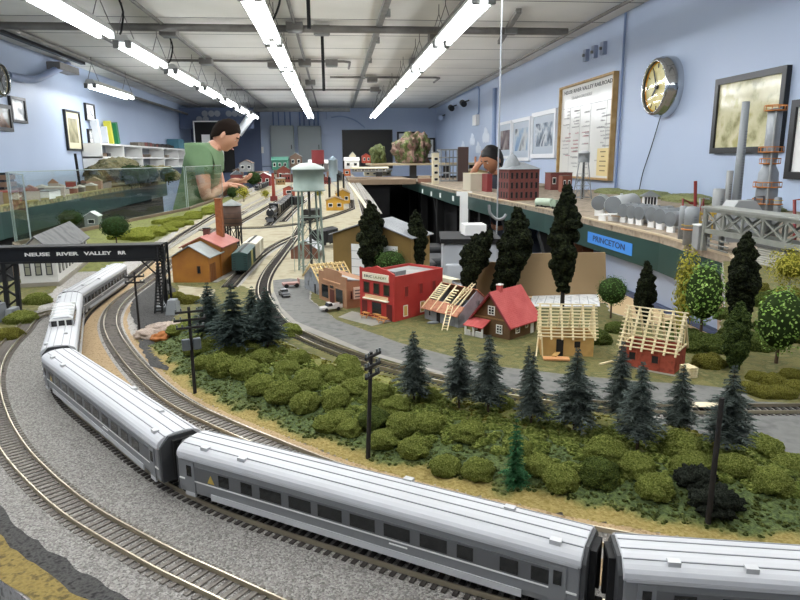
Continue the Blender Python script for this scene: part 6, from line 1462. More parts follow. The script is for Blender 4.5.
# mill
M_mill=mat('mill_brick','#6B3A36',.75,n=(140,['#7A4640','#5A2E2C'],4)); M_millroof=mat('mill_roof','#84888A',.6,n=(20,['#93979A'],3))
FLp=P(508.5,201)
b=Bld('brick_mill','dark red brick mill with three window rows and a grey conical cap on its roof','factory building',(508.5,201),(538.7,198.5),(530,190),169,D=.165)
b.W=.19; b.rz=R(9); b.H=HZ(FLp.x,FLp.y,169.5)-Z0; b.t.rotation_euler.z=b.rz; b.o=FLp+Vector((math.cos(b.rz),math.sin(b.rz),0))*b.W/2; b.t.location=b.o
H,w,D=b.H,b.W/2,b.D
b.walls(M_mill,H)
m=MB(); e=.012; hh=H*.22
m.add([(-w-e,-e,H),(w+e,-e,H),(w+e,D+e,H),(-w-e,D+e,H),(-w*.1,D*.5,H+hh),(w*.35,D*.5,H+hh)],[(0,1,5,4),(1,2,5),(2,3,4,5),(3,0,4),(3,2,1,0)]); m.build('roof',M_millroof,b.t)
MB().lathe([(w*.62,0),(w*.55,H*.12),(w*.25,H*.42),(.0001,H*.52)],(-w*.45,D*.5,H),24).build('cap',M_millroof,b.t)
fr=mat('mill_frame','#4A3A3A',.6)
for r_ in range(3):
    for i in range(6): b.window('front',-w+2*w*(i+.6)/6.2,H*(.08+.31*r_),w*.16,H*.2,fr,M_darkhole,(0,0),th=.002,b=.002)
    for i in range(4): b.window('left',D*(i+.6)/4.2,H*(.08+.31*r_),D*.1,H*.2,fr,M_darkhole,(0,0),th=.002,b=.002)
MB().bbox((-w-.02,-.02,-.004),(w+.02,D,.001)).build('base_plate',mat('tan_base','#A08A66',.8),b.t)
hut('brick_warehouse','red brick building with dark bays behind the mill','building',561,190,21,173,M_mill,M_bn,D=.14,gable=False,win=3)
hut('brick_annex','small rust brick block next to the silver water tower','building',566.5,192,9,176,mat('annex','#7E4A38',.7),M_bn,D=.08,gable=False,win=2)
hut('pale_station','pale fronted building with a red end in front of the student','building',479,191,17,174,mat('pale_wall','#B5AE9C',.6),M_cr,D=.3,gable=False,win=0)
hut('maroon_house','maroon end block between pale building and mill','building',489.5,192,5,174.5,M_mar,M_mar,D=.2,gable=False,win=0)
hut('model_building','tan roofed model shed below the student\'s hand','building',476,181,24,169,mat('tan_wall','#9A8A62',.6),M_cr,D=.25,gable=True,win=2)
# steel rack like frame building
p=P(449,181.5); t=thing('parking_deck','grey open frame model building with four floors','building',(p.x,p.y,Z0)); hz=HZ(p.x,p.y,147)-Z0; wd=17*p.y/FPX/2
for i in range(5): MB().bbox((-wd,0,hz*i/4.4),(wd,.25,hz*i/4.4+.012)).build('floor_deck',M_gy,t)
for x in (-wd,0,wd-.01):
    for y in (0,.24): MB().bbox((x,y,0),(x+.01,y+.01,hz*.92)).build('column',M_gy,t)
MB().bbox((wd+.004,0,0),(wd+.12,.02,hz)).build('back_panel',mat('panel_dark','#4C3A36',.6),t)
p=P(436,184); t=thing('beige_block','beige tower block model at the end of the green shelf','building',(p.x,p.y,Z0)); hb=HZ(p.x,p.y,153)-Z0; MB().bbox((-.03,0,0),(.03,.1,hb)).build('walls',M_cr,t); MB().bbox((-.034,-.004,hb),(.034,.104,hb+.01)).build('roof',M_gy,t)
for k in range(4):
    f=MB().bbox((-.02,-.003,hb*(.1+.22*k)),(.02,.001,hb*(.2+.22*k))).build('window',M_whitewin,t); MB().bbox((-.017,-.004,hb*(.11+.22*k)),(.017,-.002,hb*(.19+.22*k))).build('pane',M_shop_glass,f)
# long flat cars at the far edge
for u,v,wp,c,l in ((428,182.5,20,'#8E6A58','low red brown flat wagon at the far edge of the green shelf'),(424,179,12,'#B9A890','pale flat wagon behind the red brown one')):
    p=P(u,v); tag(MB().box((p.x,p.y,Z0+.022),(wp*p.y/FPX,.06,.04)).build('model_wagon',mat('flat'+c,c,.7)),l,'model train')
# pale green tank and car
p=P(545,208); t=thing('tank_truck','pale green tank lorry parked at the shelf edge beside the mill','lorry',(p.x,p.y,Z0),R(-55)); MB().cyl((-.05,0,.028),(.04,0,.028),.02,n=16).build('tank',mat('pale_green','#A9B8A4',.4),t); MB().bbox((.045,-.018,.008),(.075,.018,.042)).build('cab',mat('pale_green2','#8FA08C',.4),t); MB().bbox((-.05,-.015,.006),(.07,.015,.010)).build('chassis',M_truck,t)
for x in (-.035,-.01,.058):
    for s in (-1,1): MB().cyl((x,s*.012,.007),(x,s*.018,.007),.007,n=12).build('wheel',M_truck,t)
# silver water tower
M_silver=mat('silver_paint','#8F9395',.45,.15,n=(30,['#7F8385'],3))
p=P(582,199); water_tower('slim silver water tower standing before the whiteboard corner',p.x,p.y,HZ(p.x,p.y,151.5),HZ(p.x,p.y,162),5.3*p.y/FPX*1.02,.003,Z0,M_silver,mat('silver_roof2','#C2C4C4',.4),20,spread=1.75,name='water_tower')
# refinery tanks
def htank(label,u,v,rpx,L,rz=None,m=M_silver,legs=True):
    p=P(u,v); k=Vector((p.x,p.y,0)).length/FPX; r=rpx*k; t=thing('horizontal_tank',label,'storage tank',(p.x,p.y,Z0),rz if rz is not None else R(24)); zc=r*1.75
    prof=[(r*.97,-.001),(r,0),(r,L),(r*.93,L+r*.03),(r*.6,L+r*.09),(.0001,L+r*.12)]
    MB().lathe(prof,(0,0,0),20,True,Matrix.Translation((0,0,zc))@Matrix.Rotation(R(90),4,'Y')).build('vessel',m,t)
    MB().lathe([(.0001,-r*.12),(r*.6,-r*.09),(r*.93,-r*.03),(r*.97,-.001)],(0,0,0),20,True,Matrix.Translation((0,0,zc))@Matrix.Rotation(R(90),4,'Y')).build('end_cap',mat('end_cap_shading','#6B6F71',.5),t)  # darker grey puts the shading of the tank ends into the colour
    if legs:
        for x in (r*.3,L*.8): MB().bbox((x-.006,-r*.5,0),(x+.006,r*.5,zc-r*.7)).build('saddle',M_white,t)
    MB().cyl((L*.4,0,zc+r*.9),(L*.4,0,zc+r*1.15),r*.16,n=8).build('manhole',m,t)
    return t
tn=['first','second','third','fourth','fifth','sixth']
for i,(u,v) in enumerate([(622,222.5),(630,223.8),(638,225.2),(650,227.5),(658.5,229.5),(669,232.5)]): htank(f'silver horizontal tank with domed end, {tn[i]} in the row from the mill side',u,v,6.4 if i<3 else 7.0,.10)
htank('large white ribbed tank lying behind the row of silver tanks',612,221,8.5,.24,R(48),mat('white_tank','#C4C7C6',.4))
htank('grey tank lying beside the silver water tower',598,216,7,.12,R(60),mat('grey_tank','#9AA09C',.5))
p=P(607,222); t=thing('loading_rack','low white table like loading rack in front of the white tank','rack',(p.x,p.y,Z0),R(20)); MB().bbox((-.03,-.02,.024),(.05,.02,.03)).build('top',M_white,t)
for x in (-.025,.045): MB().bbox((x-.003,-.016,0),(x+.003,.016,.024)).build('leg',M_white,t)
MB().bar((.0,-.02,.026),(.14,-.07,.006),.006).build('ramp',mat('ramp_tan','#A59078',.7),t)
# grassy ridge along the wall
for i,(y,z) in enumerate(((4.4,.045),(3.9,.06),(3.4,.06),(2.9,.05))):
    o=bpy.data.objects.new('grass_ridge',blob('grass_ridge',mat('ridge_green','#6E7448',.95,n=(8,['#868A5C','#565C36'],5)),90+i,4,.2,2,(1,1,1),.04)); C.objects.link(o); o.location=(1.93,y,1.205+z*.2); o.scale=(.10,.235,z*.62); tag(o,['low grass ridge by the foot of the whiteboard wall','low grass ridge behind the silver tanks','low grass ridge behind the hip roofed control house','low grass ridge behind the refinery towers'][i],'hill')
# small house with hip roof
p=PY(649.5,205,3.0); zb=p.z; t=thing('control_house','small grey hip roofed house on a ridge behind the tanks','house',(p.x,p.y,Z0),R(-20)); w=.034; hz=HZ(p.x,p.y,196)-Z0; z0=HZ(p.x,p.y,205.5)-Z0
MB().bbox((-w,-w,0),(w,w,z0)).build('base',M_gy,t); MB().bbox((-w*.9,-w*.9,z0),(w*.9,w*.9,hz)).build('walls',M_white,t); m=MB(); e=w*1.35; m.add([(-e,-e,hz),(e,-e,hz),(e,e,hz),(-e,e,hz),(0,0,hz+.026)],[(0,1,4),(1,2,4),(2,3,4),(3,0,4),(3,2,1,0)]); m.build('roof',mat('hip_grey','#6E7272',.6),t)
for k in range(4):
    f=MB().bbox((-w*.75+k*w*.4,-w*.95,z0+.006),(-w*.5+k*w*.4,-w*.88,hz-.004)).build('window',M_darkhole,t)
p=PX(671.5,207.5,1.93); h=.070
t=thing('figurine','small black standing figure silhouetted against the blue wall','figure',(p.x,p.y,p.z-.002)); 
for s in (-1,1): MB().tube([(s*.006,0,0),(s*.005,0,h*.25),(s*.003,0,h*.5)],[.0045,.005,.006],8).build('leg',M_blackmat,t)
MB().tube([(0,0,h*.45),(0,0,h*.62),(0,0,h*.80),(0,0,h*.86)],[.008,.009,.010,.004],10).build('torso',M_blackmat,t); MB().sphere((0,0,h*.93),.0055,12,8,(1,1,1.2)).build('head',M_blackmat,t); MB().tube([(.009,0,h*.78),(.013,-.003,h*.6),(.010,-.008,h*.48)],.003,8).build('arm',M_blackmat,t); MB().tube([(-.009,0,h*.78),(-.013,-.003,h*.6),(-.010,-.006,h*.48)],.003,8).build('arm',M_blackmat,t)
MB().cyl((0,0,-max(.01,p.z-Z0-.005)),(0,0,.0),.012,n=10).build('base',M_gy,t)
# vertical tanks and refinery
M_ring=mat('orange_ring','#B5702E',.6); M_yellow=mat('yellow_rail','#B99B3C',.6); M_redpipe=mat('red_pipe','#7A2A26',.5)
def vt(name,label,u,vb,vtop,wpx,Y=None,m=M_silver,dome=.3,rings=(),taper=1.0,cat='storage tank',rot=0):
    p=P(u,vb) if Y is None else PY(u,vb,Y); k=Vector((p.x,p.y,0)).length/FPX; r=wpx/2*k; z=min(p.z,Z0) if Y is None else Z0
    p.z=Z0; hz=HZ(p.x,p.y,vtop)-Z0; t=thing(name,label,cat,(p.x,p.y,Z0)); d=r*dome
    MB().lathe([(.0001,0),(r,0),(r*taper,hz-d),(r*taper*.8,hz-d*.35),(.0001,hz)],n=24).build('shell',m,t)
    for v in rings:
        q=HZ(p.x,p.y,v)-Z0; MB().lathe([(r*.98,q-.003),(r*1.35,q-.002),(r*1.35,q+.001),(r*.98,q+.001)],n=24).build('platform',M_ring,t)
        MB().lathe([(r*1.33,q+.010),(r*1.36,q+.011),(r*1.33,q+.012)],n=24).build('handrail',M_yellow,t)
    l=MB(); [l.bbox((-.004,-r*1.06,.006+.008*i),(.004,-r*1.0,.008+.008*i)) for i in range(int(hz*.8/.008))]; l.build('ladder',mat('ladder_grey','#6E7274',.5),t)
    return t
vt('vertical_tank','upright silver tank with a yellow ring at the edge of the green shelf',689.5,245,206,12.5,dome=.45,rings=(229,))
vt('vertical_tank','slim upright silver tank beside the ringed tank',681,241,205.5,6.5,dome=.3)
vt('vertical_tank','grey upright cylinder by the foot of the tall chimney',715,236,188.5,10,Y=1.95,m=M_gy,dome=.1)
vt('process_column','short grey column leaning against the tall chimney',724,236,170.5,5.5,Y=2.05,m=M_gy,dome=.1,cat='tower')
vt('refinery_chimney','tall plain grey chimney in front of the sepia drawing',732.5,238,101.5,8.5,Y=1.85,m=mat('chimney_grey','#7C8083',.5),dome=.02,taper=.72,cat='chimney')
p=PY(725,238,1.83); t=thing('hopper_building','grey hopper shaped building around the foot of the tall chimney','building',(p.x-.0,1.78,Z0)); zz=HZ(p.x,1.8,200)-Z0; k=1.85/FPX
MB().extr([(-16*k,0),(20*k,0),(20*k,zz*.75),(11*k,zz),(-7*k,zz),(-16*k,zz*.7)],'y',-.03,.03).build('hopper',mat('hopper_grey','#9A9D9C',.5),t); MB().bbox((-18*k,-.035,0),(22*k,.035,.02)).build('base',M_gy,t)
def column(label):
    Y=1.95; p=PY(763,225,Y); k=Vector((p.x,p.y,0)).length/FPX; f=lambda v:HZ(p.x,Y,v)-Z0
    t=thing('refinery_tower',label,'tower',(p.x,Y,Z0))
    r=8.6*k; MB().lathe([(.0001,0),(r,0),(r,f(190)),(r*.95,f(186)),(r*.92,f(173)),(r*.6,f(166)),(r*.58,f(160)),(r*.66,f(158)),(r*.66,f(110)),(r*.4,f(108.5)),(.0001,f(108))],n=28).build('column',mat('tower_steel','#8C9093',.4,.25,n=(20,['#7B7F82'],3)),t)
    for v,s in ((203,1.25),(186.5,1.3),(163,.95),(151.5,1.15),(110,1.0)):
        z=f(v); MB().lathe([(r*.6,z-.004),(r*s,z-.003),(r*s,z),(r*.6,z)],n=28).build('platform',M_ring,t); MB().lathe([(r*s*.98,z+.012),(r*s,z+.0135),(r*s*.98,z+.015)],n=28).build('handrail',M_ring,t)
        for i in range(10): a=i*PI/5; MB().cyl((math.cos(a)*r*s*.98,math.sin(a)*r*s*.98,z),(math.cos(a)*r*s*.98,math.sin(a)*r*s*.98,z+.014),.0008,n=5).build('post',M_ring,t)
    MB().tube([(-r*.55,-r*1.0,f(210)),(-r*.55,-r*1.02,f(170)),(-r*.4,-r*.75,f(160)),(-r*.4,-r*.75,f(112))],.0035,8).build('downpipe',M_gy,t)
column('tallest silver refinery column with orange ring platforms before the sepia drawing')
vt('process_column','short silver column with an orange platform beside the tallest tower',774.5,232,197,6,Y=1.88,rings=(204,),cat='tower')
vt('process_column','small grey column on the chimney side of the tallest tower',747.5,232,199,7,Y=1.9,m=M_gy,dome=.15,cat='tower')
def pipes(label,pts,Y,r=.0035,m=M_redpipe):
    q=[PY(u,v,Y) for u,v in pts]; q[0].z=Z0+.004; return pipe('process_pipe',label,q,r,m)
pipes('dark red upright pipe rising behind the ringed tank',[(694,246),(695.5,181)],1.85,.005)
pipes('dark red pipe frame between ringed tank and grey cylinder',[(695,199),(703.5,199),(703.5,243)],1.9)
pipes('dark red pipe rack over the slim tank',[(681,240),(683,198.5),(690,203),(697,203.5)],1.95)
pipes('grey horizontal pipe linking pipe frame and grey cylinder',[(700,241),(700,198),(709,199)],1.92,.003,M_gy)
pipes('dark pipe bridge in front of the tallest tower',[(755,247),(755,197),(764,196.5),(764,203)],1.80,.003,mat('dark_pipe2','#4A4446',.5))
pipes('dark red pipe frame at the edge of the picture over the bridge',[(793.5,262),(794.5,200),(812,199)],1.5,.004)
t=thing('pipe_rack','yellow pipe rack between the ringed tank and the bridge end','pipe rack',(PY(704,240,1.8).x,1.8,Z0))
for i in range(3):
    MB().cyl((-.02+.02*i,0,0),(-.02+.02*i,0,.085),.003,n=8).build('post',M_yellow,t); MB().cyl((-.025,0,.03+.024*i),(.03,0,.03+.024*i),.003,n=8).build('pipe',M_yellow,t)
for i,(u,v,vt_,wp,Y,l) in enumerate([(701,246,226,8,1.62,'grey box shaped pump house at the bridge end'),(708,248,222,3,1.6,'narrow grey cabinet beside the pump house')]):
    p=PY(u,v,Y); k=Y/FPX; o=thing('pump_house',l,'building',(p.x,Y,Z0)); h=HZ(p.x,Y,vt_)-Z0; MB().bbox((-wp/2*k,0,0),(wp/2*k,.03,h)).build('walls',M_gy,o); MB().bbox((-wp*.55*k,-.003,h),(wp*.55*k,.033,h+.003)).build('roof',M_white,o)
# truss bridge
M_truss=mat('bridge_grey','#767870',.55,n=(30,['#868880'],3))
A=PY(706,225,1.60); Bq=PY(812,233,1.22)
zt=(HZ(A.x,A.y,213)+HZ(Bq.x,Bq.y,217.5))/2; zb=(HZ(A.x,A.y,238)+HZ(Bq.x,Bq.y,245.5))/2
d=Vector((Bq.x-A.x,Bq.y-A.y,0)); L=d.length; rz=math.atan2(d.y,d.x)
t=thing('truss_bridge','grey steel truss bridge with crossed bracing leading to the green shelf','bridge',(A.x,A.y,0),rz); wb=.05
for y in (0,wb):
    MB().bar((0,y,zt-.003),(L,y,zt-.003),.006,.007).build('top_chord',M_truss,t); MB().bar((0,y,zb+.005),(L,y,zb+.005),.006,.012).build('bottom_chord',M_truss,t)
    n=5
    for i in range(n+1): MB().bar((L*i/n,y,zb+.008),(L*i/n,y,zt-.004),.005,.005).build('upright',M_truss,t)
    for i in range(n):
        x0,x1=L*i/n,L*(i+1)/n; MB().bar((x0,y,zb+.010),(x1,y,zt-.006),.004,.004).build('diagonal',M_truss,t); MB().bar((x1,y-.0005,zb+.010),(x0,y-.0005,zt-.006),.004,.004).build('diagonal',M_truss,t)
MB().bbox((-.02,-.006,zt+.001),(L,wb+.006,zt+.006)).build('deck',mat('bridge_deck','#8C8E87',.6),t)
MB().bbox((0,0,zb),(L,wb,zb+.003)).build('floor_plate',M_truss,t)
for y in (0,wb): MB().bbox((-.012,y-.004,Z0),(-.002,y+.006,zt)).build('end_post',M_truss,t)
for k in range(3): MB().bar((.02,-.004,Z0+.012+.012*k),(.11,-.004,Z0+.010+.012*k),.003).build('lower_brace',M_truss,t)
# pier
M_pier=mat('pier_concrete','#A9A79E',.8,bump=(60,.5,.002,'wave','Z'),n=(25,['#9A988F'],4))
f=.70; c=Vector((A.x,A.y,0))+d*f; t=thing('bridge_pier','pale concrete pier under the grey truss bridge','bridge pier',(c.x,c.y,Z0),rz)
n_=Vector((-d.y,d.x,0)).normalized()
MB().bbox((-.045,-.004,-.0),(.045,wb+.004,zb-Z0-.008)).build('shaft',M_pier,t); MB().bbox((-.05,-.008,zb-Z0-.008),(.05,wb+.008,zb-Z0-.001)).build('cap',mat('pier_cap','#4A4A48',.8),t)
# ================================================================ LEFT SIDE: signal bridge, white house, screen, wall layout
# black signal bridge with white letters
Yb=1.08; a=PY(-30,255,Yb); c=PY(160,255,Yb); zt=HZ(PY(80,255,Yb).x,Yb,245.5); zb=HZ(PY(80,255,Yb).x,Yb,262)
t=thing('signal_bridge','black steel bridge lettered with white capitals spanning the curved tracks','bridge',(c.x,Yb,Z0)); Lx=a.x-c.x; h0,h1=zb-Z0,zt-Z0
MB().bbox((Lx,-.003,h0),(0,.003,h1-.003)).build('girder',M_dark,t)
MB().bbox((Lx,-.008,h1-.003),(.004,.024,h1)).build('walkway',M_truck,t); MB().bbox((Lx,-.006,h0),(.002,.006,h0+.003)).build('bottom_flange',M_truck,t); MB().bbox((Lx,.018,h0),(0,.022,h1-.003)).build('rear_girder',M_dark,t)
for word,u0,u1 in (('NEUSE',25.5,50.5),('RIVER',57,79),('VALLEY',84.5,112.5),('RR',118.5,126.5)):
    p0,p1=PY(u0,255,Yb),PY(u1,255,Yb); lettering('lettering',word,.0075,mat('letter_white','#E8E6E0',.5),t,facing(((p0.x+p1.x)/2-c.x,-.0034,(h0+h1)/2+.0005),(1,0,0)),.0002,.0003,fit=(p1-p0).length)
# right tower with ladder
for x in (-.004,.006):
    for y in (-.004,.024): MB().bar((x,y,0),(x,y,h1),.0032).build('tower_post',M_truck,t)
for k in range(6):
    z=h1*k/6; MB().bar((-.004,-.004,z),(.006,-.004,z+h1/6),.0012).build('lattice',M_truck,t); MB().bar((.006,.024,z),(-.004,.024,z+h1/6),.0012).build('lattice',M_truck,t); MB().bar((.006,-.004,z),(.006,.024,z+h1/6),.0012).build('lattice',M_truck,t)
s=MB(); 
for q in (-.0055,.0055): s.bar((.001+q-.004,-.028,0),(.006+q,-.006,h1),.0024)
k=0
while k<.98: s.bar((.001-.0095+.005*k,-.028+.022*k,h1*k),(.001+.0015+.005*k,-.028+.022*k,h1*k),.0018); k+=.045
s.build('ladder',M_truck,t)
for q in (-1,): MB().bar((-.03,.0,h0),(-.004,0,h0-.028),.002).build('knee_brace',M_truck,t)
MB().box((.002,.01,.004),(.03,.05,.008)).build('tower_base',mat('concrete_grey','#7E8284',.8),t)
# left trestle support
xl=PY(14,300,Yb).x-c.x
for x in (xl-.03,xl-.012,xl+.006): MB().bar((x,0,0.0),(x+.004,0,h0),.006).build('tower_post',M_truck,t)
for k in range(3): MB().bar((xl-.03,0,h0*k/3),(xl+.008,0,h0*(k+1)/3),.003).build('lattice',M_truck,t); MB().bar((xl+.008,0.001,h0*k/3),(xl-.03,0.001,h0*(k+1)/3),.003).build('lattice',M_truck,t)
p=PY(8,316,Yb-.02); t2_=thing('abutment','grey concrete block at the foot of the black bridge support','concrete block',(xl+c.x-.010,Yb,Z0))
# (the support stands beside the block)
t2_.location=(xl+c.x-.005,Yb-.045,Z0); MB().box((0,0,.014),(.018,.03,.028),taper=.8).build('block',mat('concrete_grey','#7E8284',.8),t2_); MB().box((.02,0.005,.010),(.012,.03,.02),taper=.8).build('wing_wall',mat('concrete_grey','#7E8284',.8),t2_)
tag(MB().box((PY(172,312,1.04).x,1.05,Z0+.012),(.02,.03,.024),taper=.6).build('concrete_block',mat('concrete_grey','#7E8284',.8)),'grey wedge shaped concrete block beside the ladder tower','concrete block')
# white house
b=Bld('white_station','long white building with sash windows and grey roof behind the signal bridge','building',(22,288),(59,286),(112,261),253)
b.D=min(b.D,.55); H,w,D=b.H,b.W/2,b.D
M_wh=mat('white_boards','#CDCCC6',.6,bump=(400,.3,.0008,'wave','Z'))
b.walls(M_wh,H,('front',H*1.5-.002)); b.roof(mat('grey_shingle','#5C5D5D',.8,n=(30,['#6C6D6C','#4C4D4D'],4)),'front',H*1.5,H,.008,.002)
MB().bbox((-w-.003,-.003,-.0),(w+.003,D+.003,.009)).build('foundation',mat('foundation_grey','#8B8578',.8),b.t)
M_blind=mat('window_blind','#8E8E7C',.6)
for x in (-.58,0,.58): b.window('front',x*w,H*.35,w*.36,H*.52,mat('dark_sash','#35363A',.5),M_blind,(0,1),b=.002)
for i in range(10): b.window('right',D*(.07+.095*i),H*.35,.012,H*.5,mat('dark_sash','#35363A',.5),M_blind,(0,1),b=.0015)
# acrylic screens
M_acr=thin_glass('acrylic',.05,'#F4F8F6')
M_acredge=mat('acrylic_edge','#93A09C',.3)
def screen(label,p0,p1,z1=1.425):
    p0,p1=Vector((*p0,0)),Vector((*p1,0)); d=p1-p0; L=d.length; t=thing('acrylic_screen',label,'screen',(p0.x,p0.y,Z0+.0),math.atan2(d.y,d.x))
    MB().bbox((.004,-.0015,.012),(L-.004,.0015,z1-Z0-.003)).build('clear_sheet',M_acr,t)
    e=MB(); e.bbox((0,-.0015,.012),(.004,.0015,z1-Z0)); e.bbox((L-.004,-.0015,.012),(L,.0015,z1-Z0)); e.bbox((.004,-.001,z1-Z0-.003),(L-.004,.001,z1-Z0)); e.build('polished_edge',M_acredge,t)
    MB().bbox((0,-.008,0),(L,.008,.012)).build('mounting_rail',mat('wood_rail','#6A5A46',.7),t)
screen('clear acrylic sheet between the white station and the aisle',(-.945,2.04),(-.735,3.385))
screen('clear acrylic sheet in front of the man in green',(-.731,3.40),(-.728,4.45))
screen('clear acrylic sheet at the edge of the picture behind the white station',(-.70,1.58),(-.94,2.02))
# wall layout
LE=[(-1.6,2.2),(-1.851,3.858),(-1.971,5.819),(-2.052,6.939),(-2.094,8.6)]
struct('trim_9',MB().prism(LE+[(-2.635,8.6),(-2.635,2.2)],1.18,1.21),mat('left_scenery','#7E7C5A',.9,n=(14,['#93906A','#5E6244','#8B7B5E'],5)))
struct('trim_10',MB().prism([(x,y) for x,y in LE]+[(x-.02,y) for x,y in reversed(LE)],1.03,1.179),M_green)
struct('trim_11',MB().prism([(x+.004,y) for x,y in LE]+[(x-.03,y) for x,y in reversed(LE)],1.2105,1.22),mat('olive_edge','#8A8452',.8))
tag(MB().prism([(x-.06,y) for x,y in LE]+[(x-.08,y) for x,y in reversed(LE)],0.0,1.175).build('under_table_dark',mat('under_table_grey','#2B2C2B',.95)),'dark sheet added for the shade under the wall layout behind the screen','curtain')  # added dark sheet, its colour stands for the unlit aisle below the fascia
c_tb=PX(5,180,-2.1).y; r=random.Random(11); pal=['#8A5A48','#A9846A','#B5ADA0','#6B6258','#9A4A40','#C9C4B8','#7B8488','#8E7C54']
k=0
for y in [2.7,2.9,3.1,3.3,3.5,3.7,3.85,4.05,4.25,4.45,4.65,4.9,5.1,5.35,5.6,5.9,6.2,6.5]:
    for row in (0,1):
        if abs(y-c_tb)<.25 and row==1: continue
        f=(y-2.2)/6.4; xe=-1.62-.45*min(1,f*1.35); x=xe-.1-.22*row-.06*r.random(); yy=y+.08*r.random()
        W_=.08+.09*r.random(); D_=.07+.06*r.random(); H_=.03+.045*r.random(); c1,c2=r.choice(pal),r.choice(pal)
        t=thing('town_house','small model house in the dense miniature town along the book wall','house',(x,yy,Z0),R(-80+20*r.random()),'miniature town houses')
        m=MB(); m.bbox((-W_/2,-D_/2,0),(W_/2,D_/2,H_)); m.build('walls',mat('h'+c1,c1,.7),t); m=MB()
        if r.random()<.6: m.extr([(-D_*.56,H_),(D_*.56,H_),(0,H_*1.5)],'x',-W_*.53,W_*.53)
        else: m.bbox((-W_*.52,-D_*.52,H_),(W_*.52,D_*.52,H_+.008))
        recalc(m.build('roof',mat('r'+c2,c2,.7),t))
        for q in range(3): MB().bbox((-W_*.4+q*W_*.3,-D_/2-.002,H_*.35),(-W_*.25+q*W_*.3,-D_/2,H_*.75)).build('window',M_shop_glass,t)
c=PX(52,196,-1.92); t=thing('white_factory','white flat roofed model building at the edge of the miniature town','building',(-1.95,c.y,Z0),R(-85)); MB().bbox((-.12,-.05,0),(.12,.05,.05)).build('walls',M_white,t); MB().bbox((-.125,-.055,.05),(.125,.055,.056)).build('roof',M_gy,t)
for i in range(5): MB().bbox((-.1+.045*i,-.053,.018),(-.07+.045*i,-.05,.038)).build('window',M_shop_glass,t)
c=PX(5,180,-2.1); t=thing('tower_block','brown stepped model tower block at the near end of the miniature town','building',(-2.15,c.y,Z0),R(-85)); 
for k in range(4): MB().bbox((-.12+.01*k,-.08,.045*k),(.12-.02*k,.08,.045*k+.03)).build('storey',mat('block_brown','#7E6452',.7),t); MB().bbox((-.11+.01*k,-.07,.045*k+.03),(.11-.02*k,.07,.045*k+.045)).build('window_row',M_shop_glass,t)
mound('scenery_hill','large olive scenery hill rising before the white shelf',118,182,44,158,6.9,['#5E5A3C','#77714C','#474A2C'],.5,84)
mound('scenery_hill','low olive hill beside the larger one, below the white shelf',158,181,38,166,7.75,['#6B6546','#847B56','#515234'],.4,85)
for i,(u,v,vt_,l) in enumerate([(131,178,163,'dark tree on the scenery hill, nearest the bookshelf books'),(140,178,165,'dark tree on the scenery hill, second from the books'),(150,179,164,'dark tree on the low olive hill'),(168,179,166,'dark tree near the man\'s back on the low hill')]):
    Yt=(6.25,6.3,7.15,7.1)[i]; p=PY(u,v,Yt); p.z=Z0+.001; h=HZ(p.x,Yt,vt_)-p.z; me=leafy(120+i,M_leafd,250,(.45,.45,.45),.55,.1); t=thing('leafy_tree',l,'tree',p); t.scale=(h,h,h)
    for nm,m_ in zip(('trunk','leaves','inner_foliage'),me): o=bpy.data.objects.new(nm,m_); C.objects.link(o); o.parent=t
t=pipe('display_pole','thin black pole rising from the miniature town against the wall',[Vector((PY(79.5,181,6.2).x,6.2,Z0+.011)),PY(75,153.5,6.2)],.012,M_blackmat,'pole')
tag(MB().bbox((-2.62,7.25,1.30),(-2.6,8.3,1.315)).build('thin_bar',M_navy),'thin dark bar along the wall below the framed document','bar')  # plain thin bar, no pictures hang from it
# things between screen and wall seen through the acrylic
ltree('dark broad tree seen through the acrylic screen',72,232,208,M_leafd,130,1.2,sq=(.45,.45,.36),cz=.6,leaf=.06,n=500)
hut('model_building','pale grey house by the acrylic screen behind the dark tree','building',92,228,12,212,M_gy,M_w,win=1)
# ================================================================ PEOPLE
M_skin=mat('skin','#C08F76',.5,n=(8,['#C99A82'],2)); M_skind=mat('skin_tan','#A87558',.5); M_hair=mat('dark_hair','#1C140F',.9,spec=.15,bump=(120,.6,.004)); M_hairb=mat('black_hair','#0E0C0C',.6,bump=(120,.5,.004)); M_shirt=mat('green_shirt','#5F7A58',.85,n=(7,['#6C8764'],3)); M_jeans=mat('jeans','#2C3442',.85); M_eye=mat('eye_white','#E5E0DA',.3); M_iris=mat('iris','#2B1E16',.3); M_lip=mat('lips','#A0655A',.5)
def skinmesh(name,verts,edges,radii,m,parent,root=0,sub=2,shape=None):
    me=bpy.data.meshes.new(name); me.from_pydata(verts,edges,[]); o=bpy.data.objects.new(name,me); C.objects.link(o)
    s=o.modifiers.new('skin','SKIN'); s.use_smooth_shade=True
    for i,r in enumerate(radii):
        rr=r if isinstance(r,tuple) else (r,r); me.skin_vertices[0].data[i].radius=rr; me.skin_vertices[0].data[i].use_root=(i==root)
    u=o.modifiers.new('sub','SUBSURF'); u.levels=sub; u.render_levels=sub
    bpy.context.view_layer.update(); nm=bpy.data.meshes.new_from_object(o.evaluated_get(bpy.context.evaluated_depsgraph_get())); bpy.data.objects.remove(o); bpy.data.meshes.remove(me)
    nm.name=name; nm.materials.clear(); nm.materials.append(m)
    for p in nm.polygons: p.use_smooth=True
    o=bpy.data.objects.new(name,nm); C.objects.link(o)
    if parent is not None: o.parent=parent
    return o
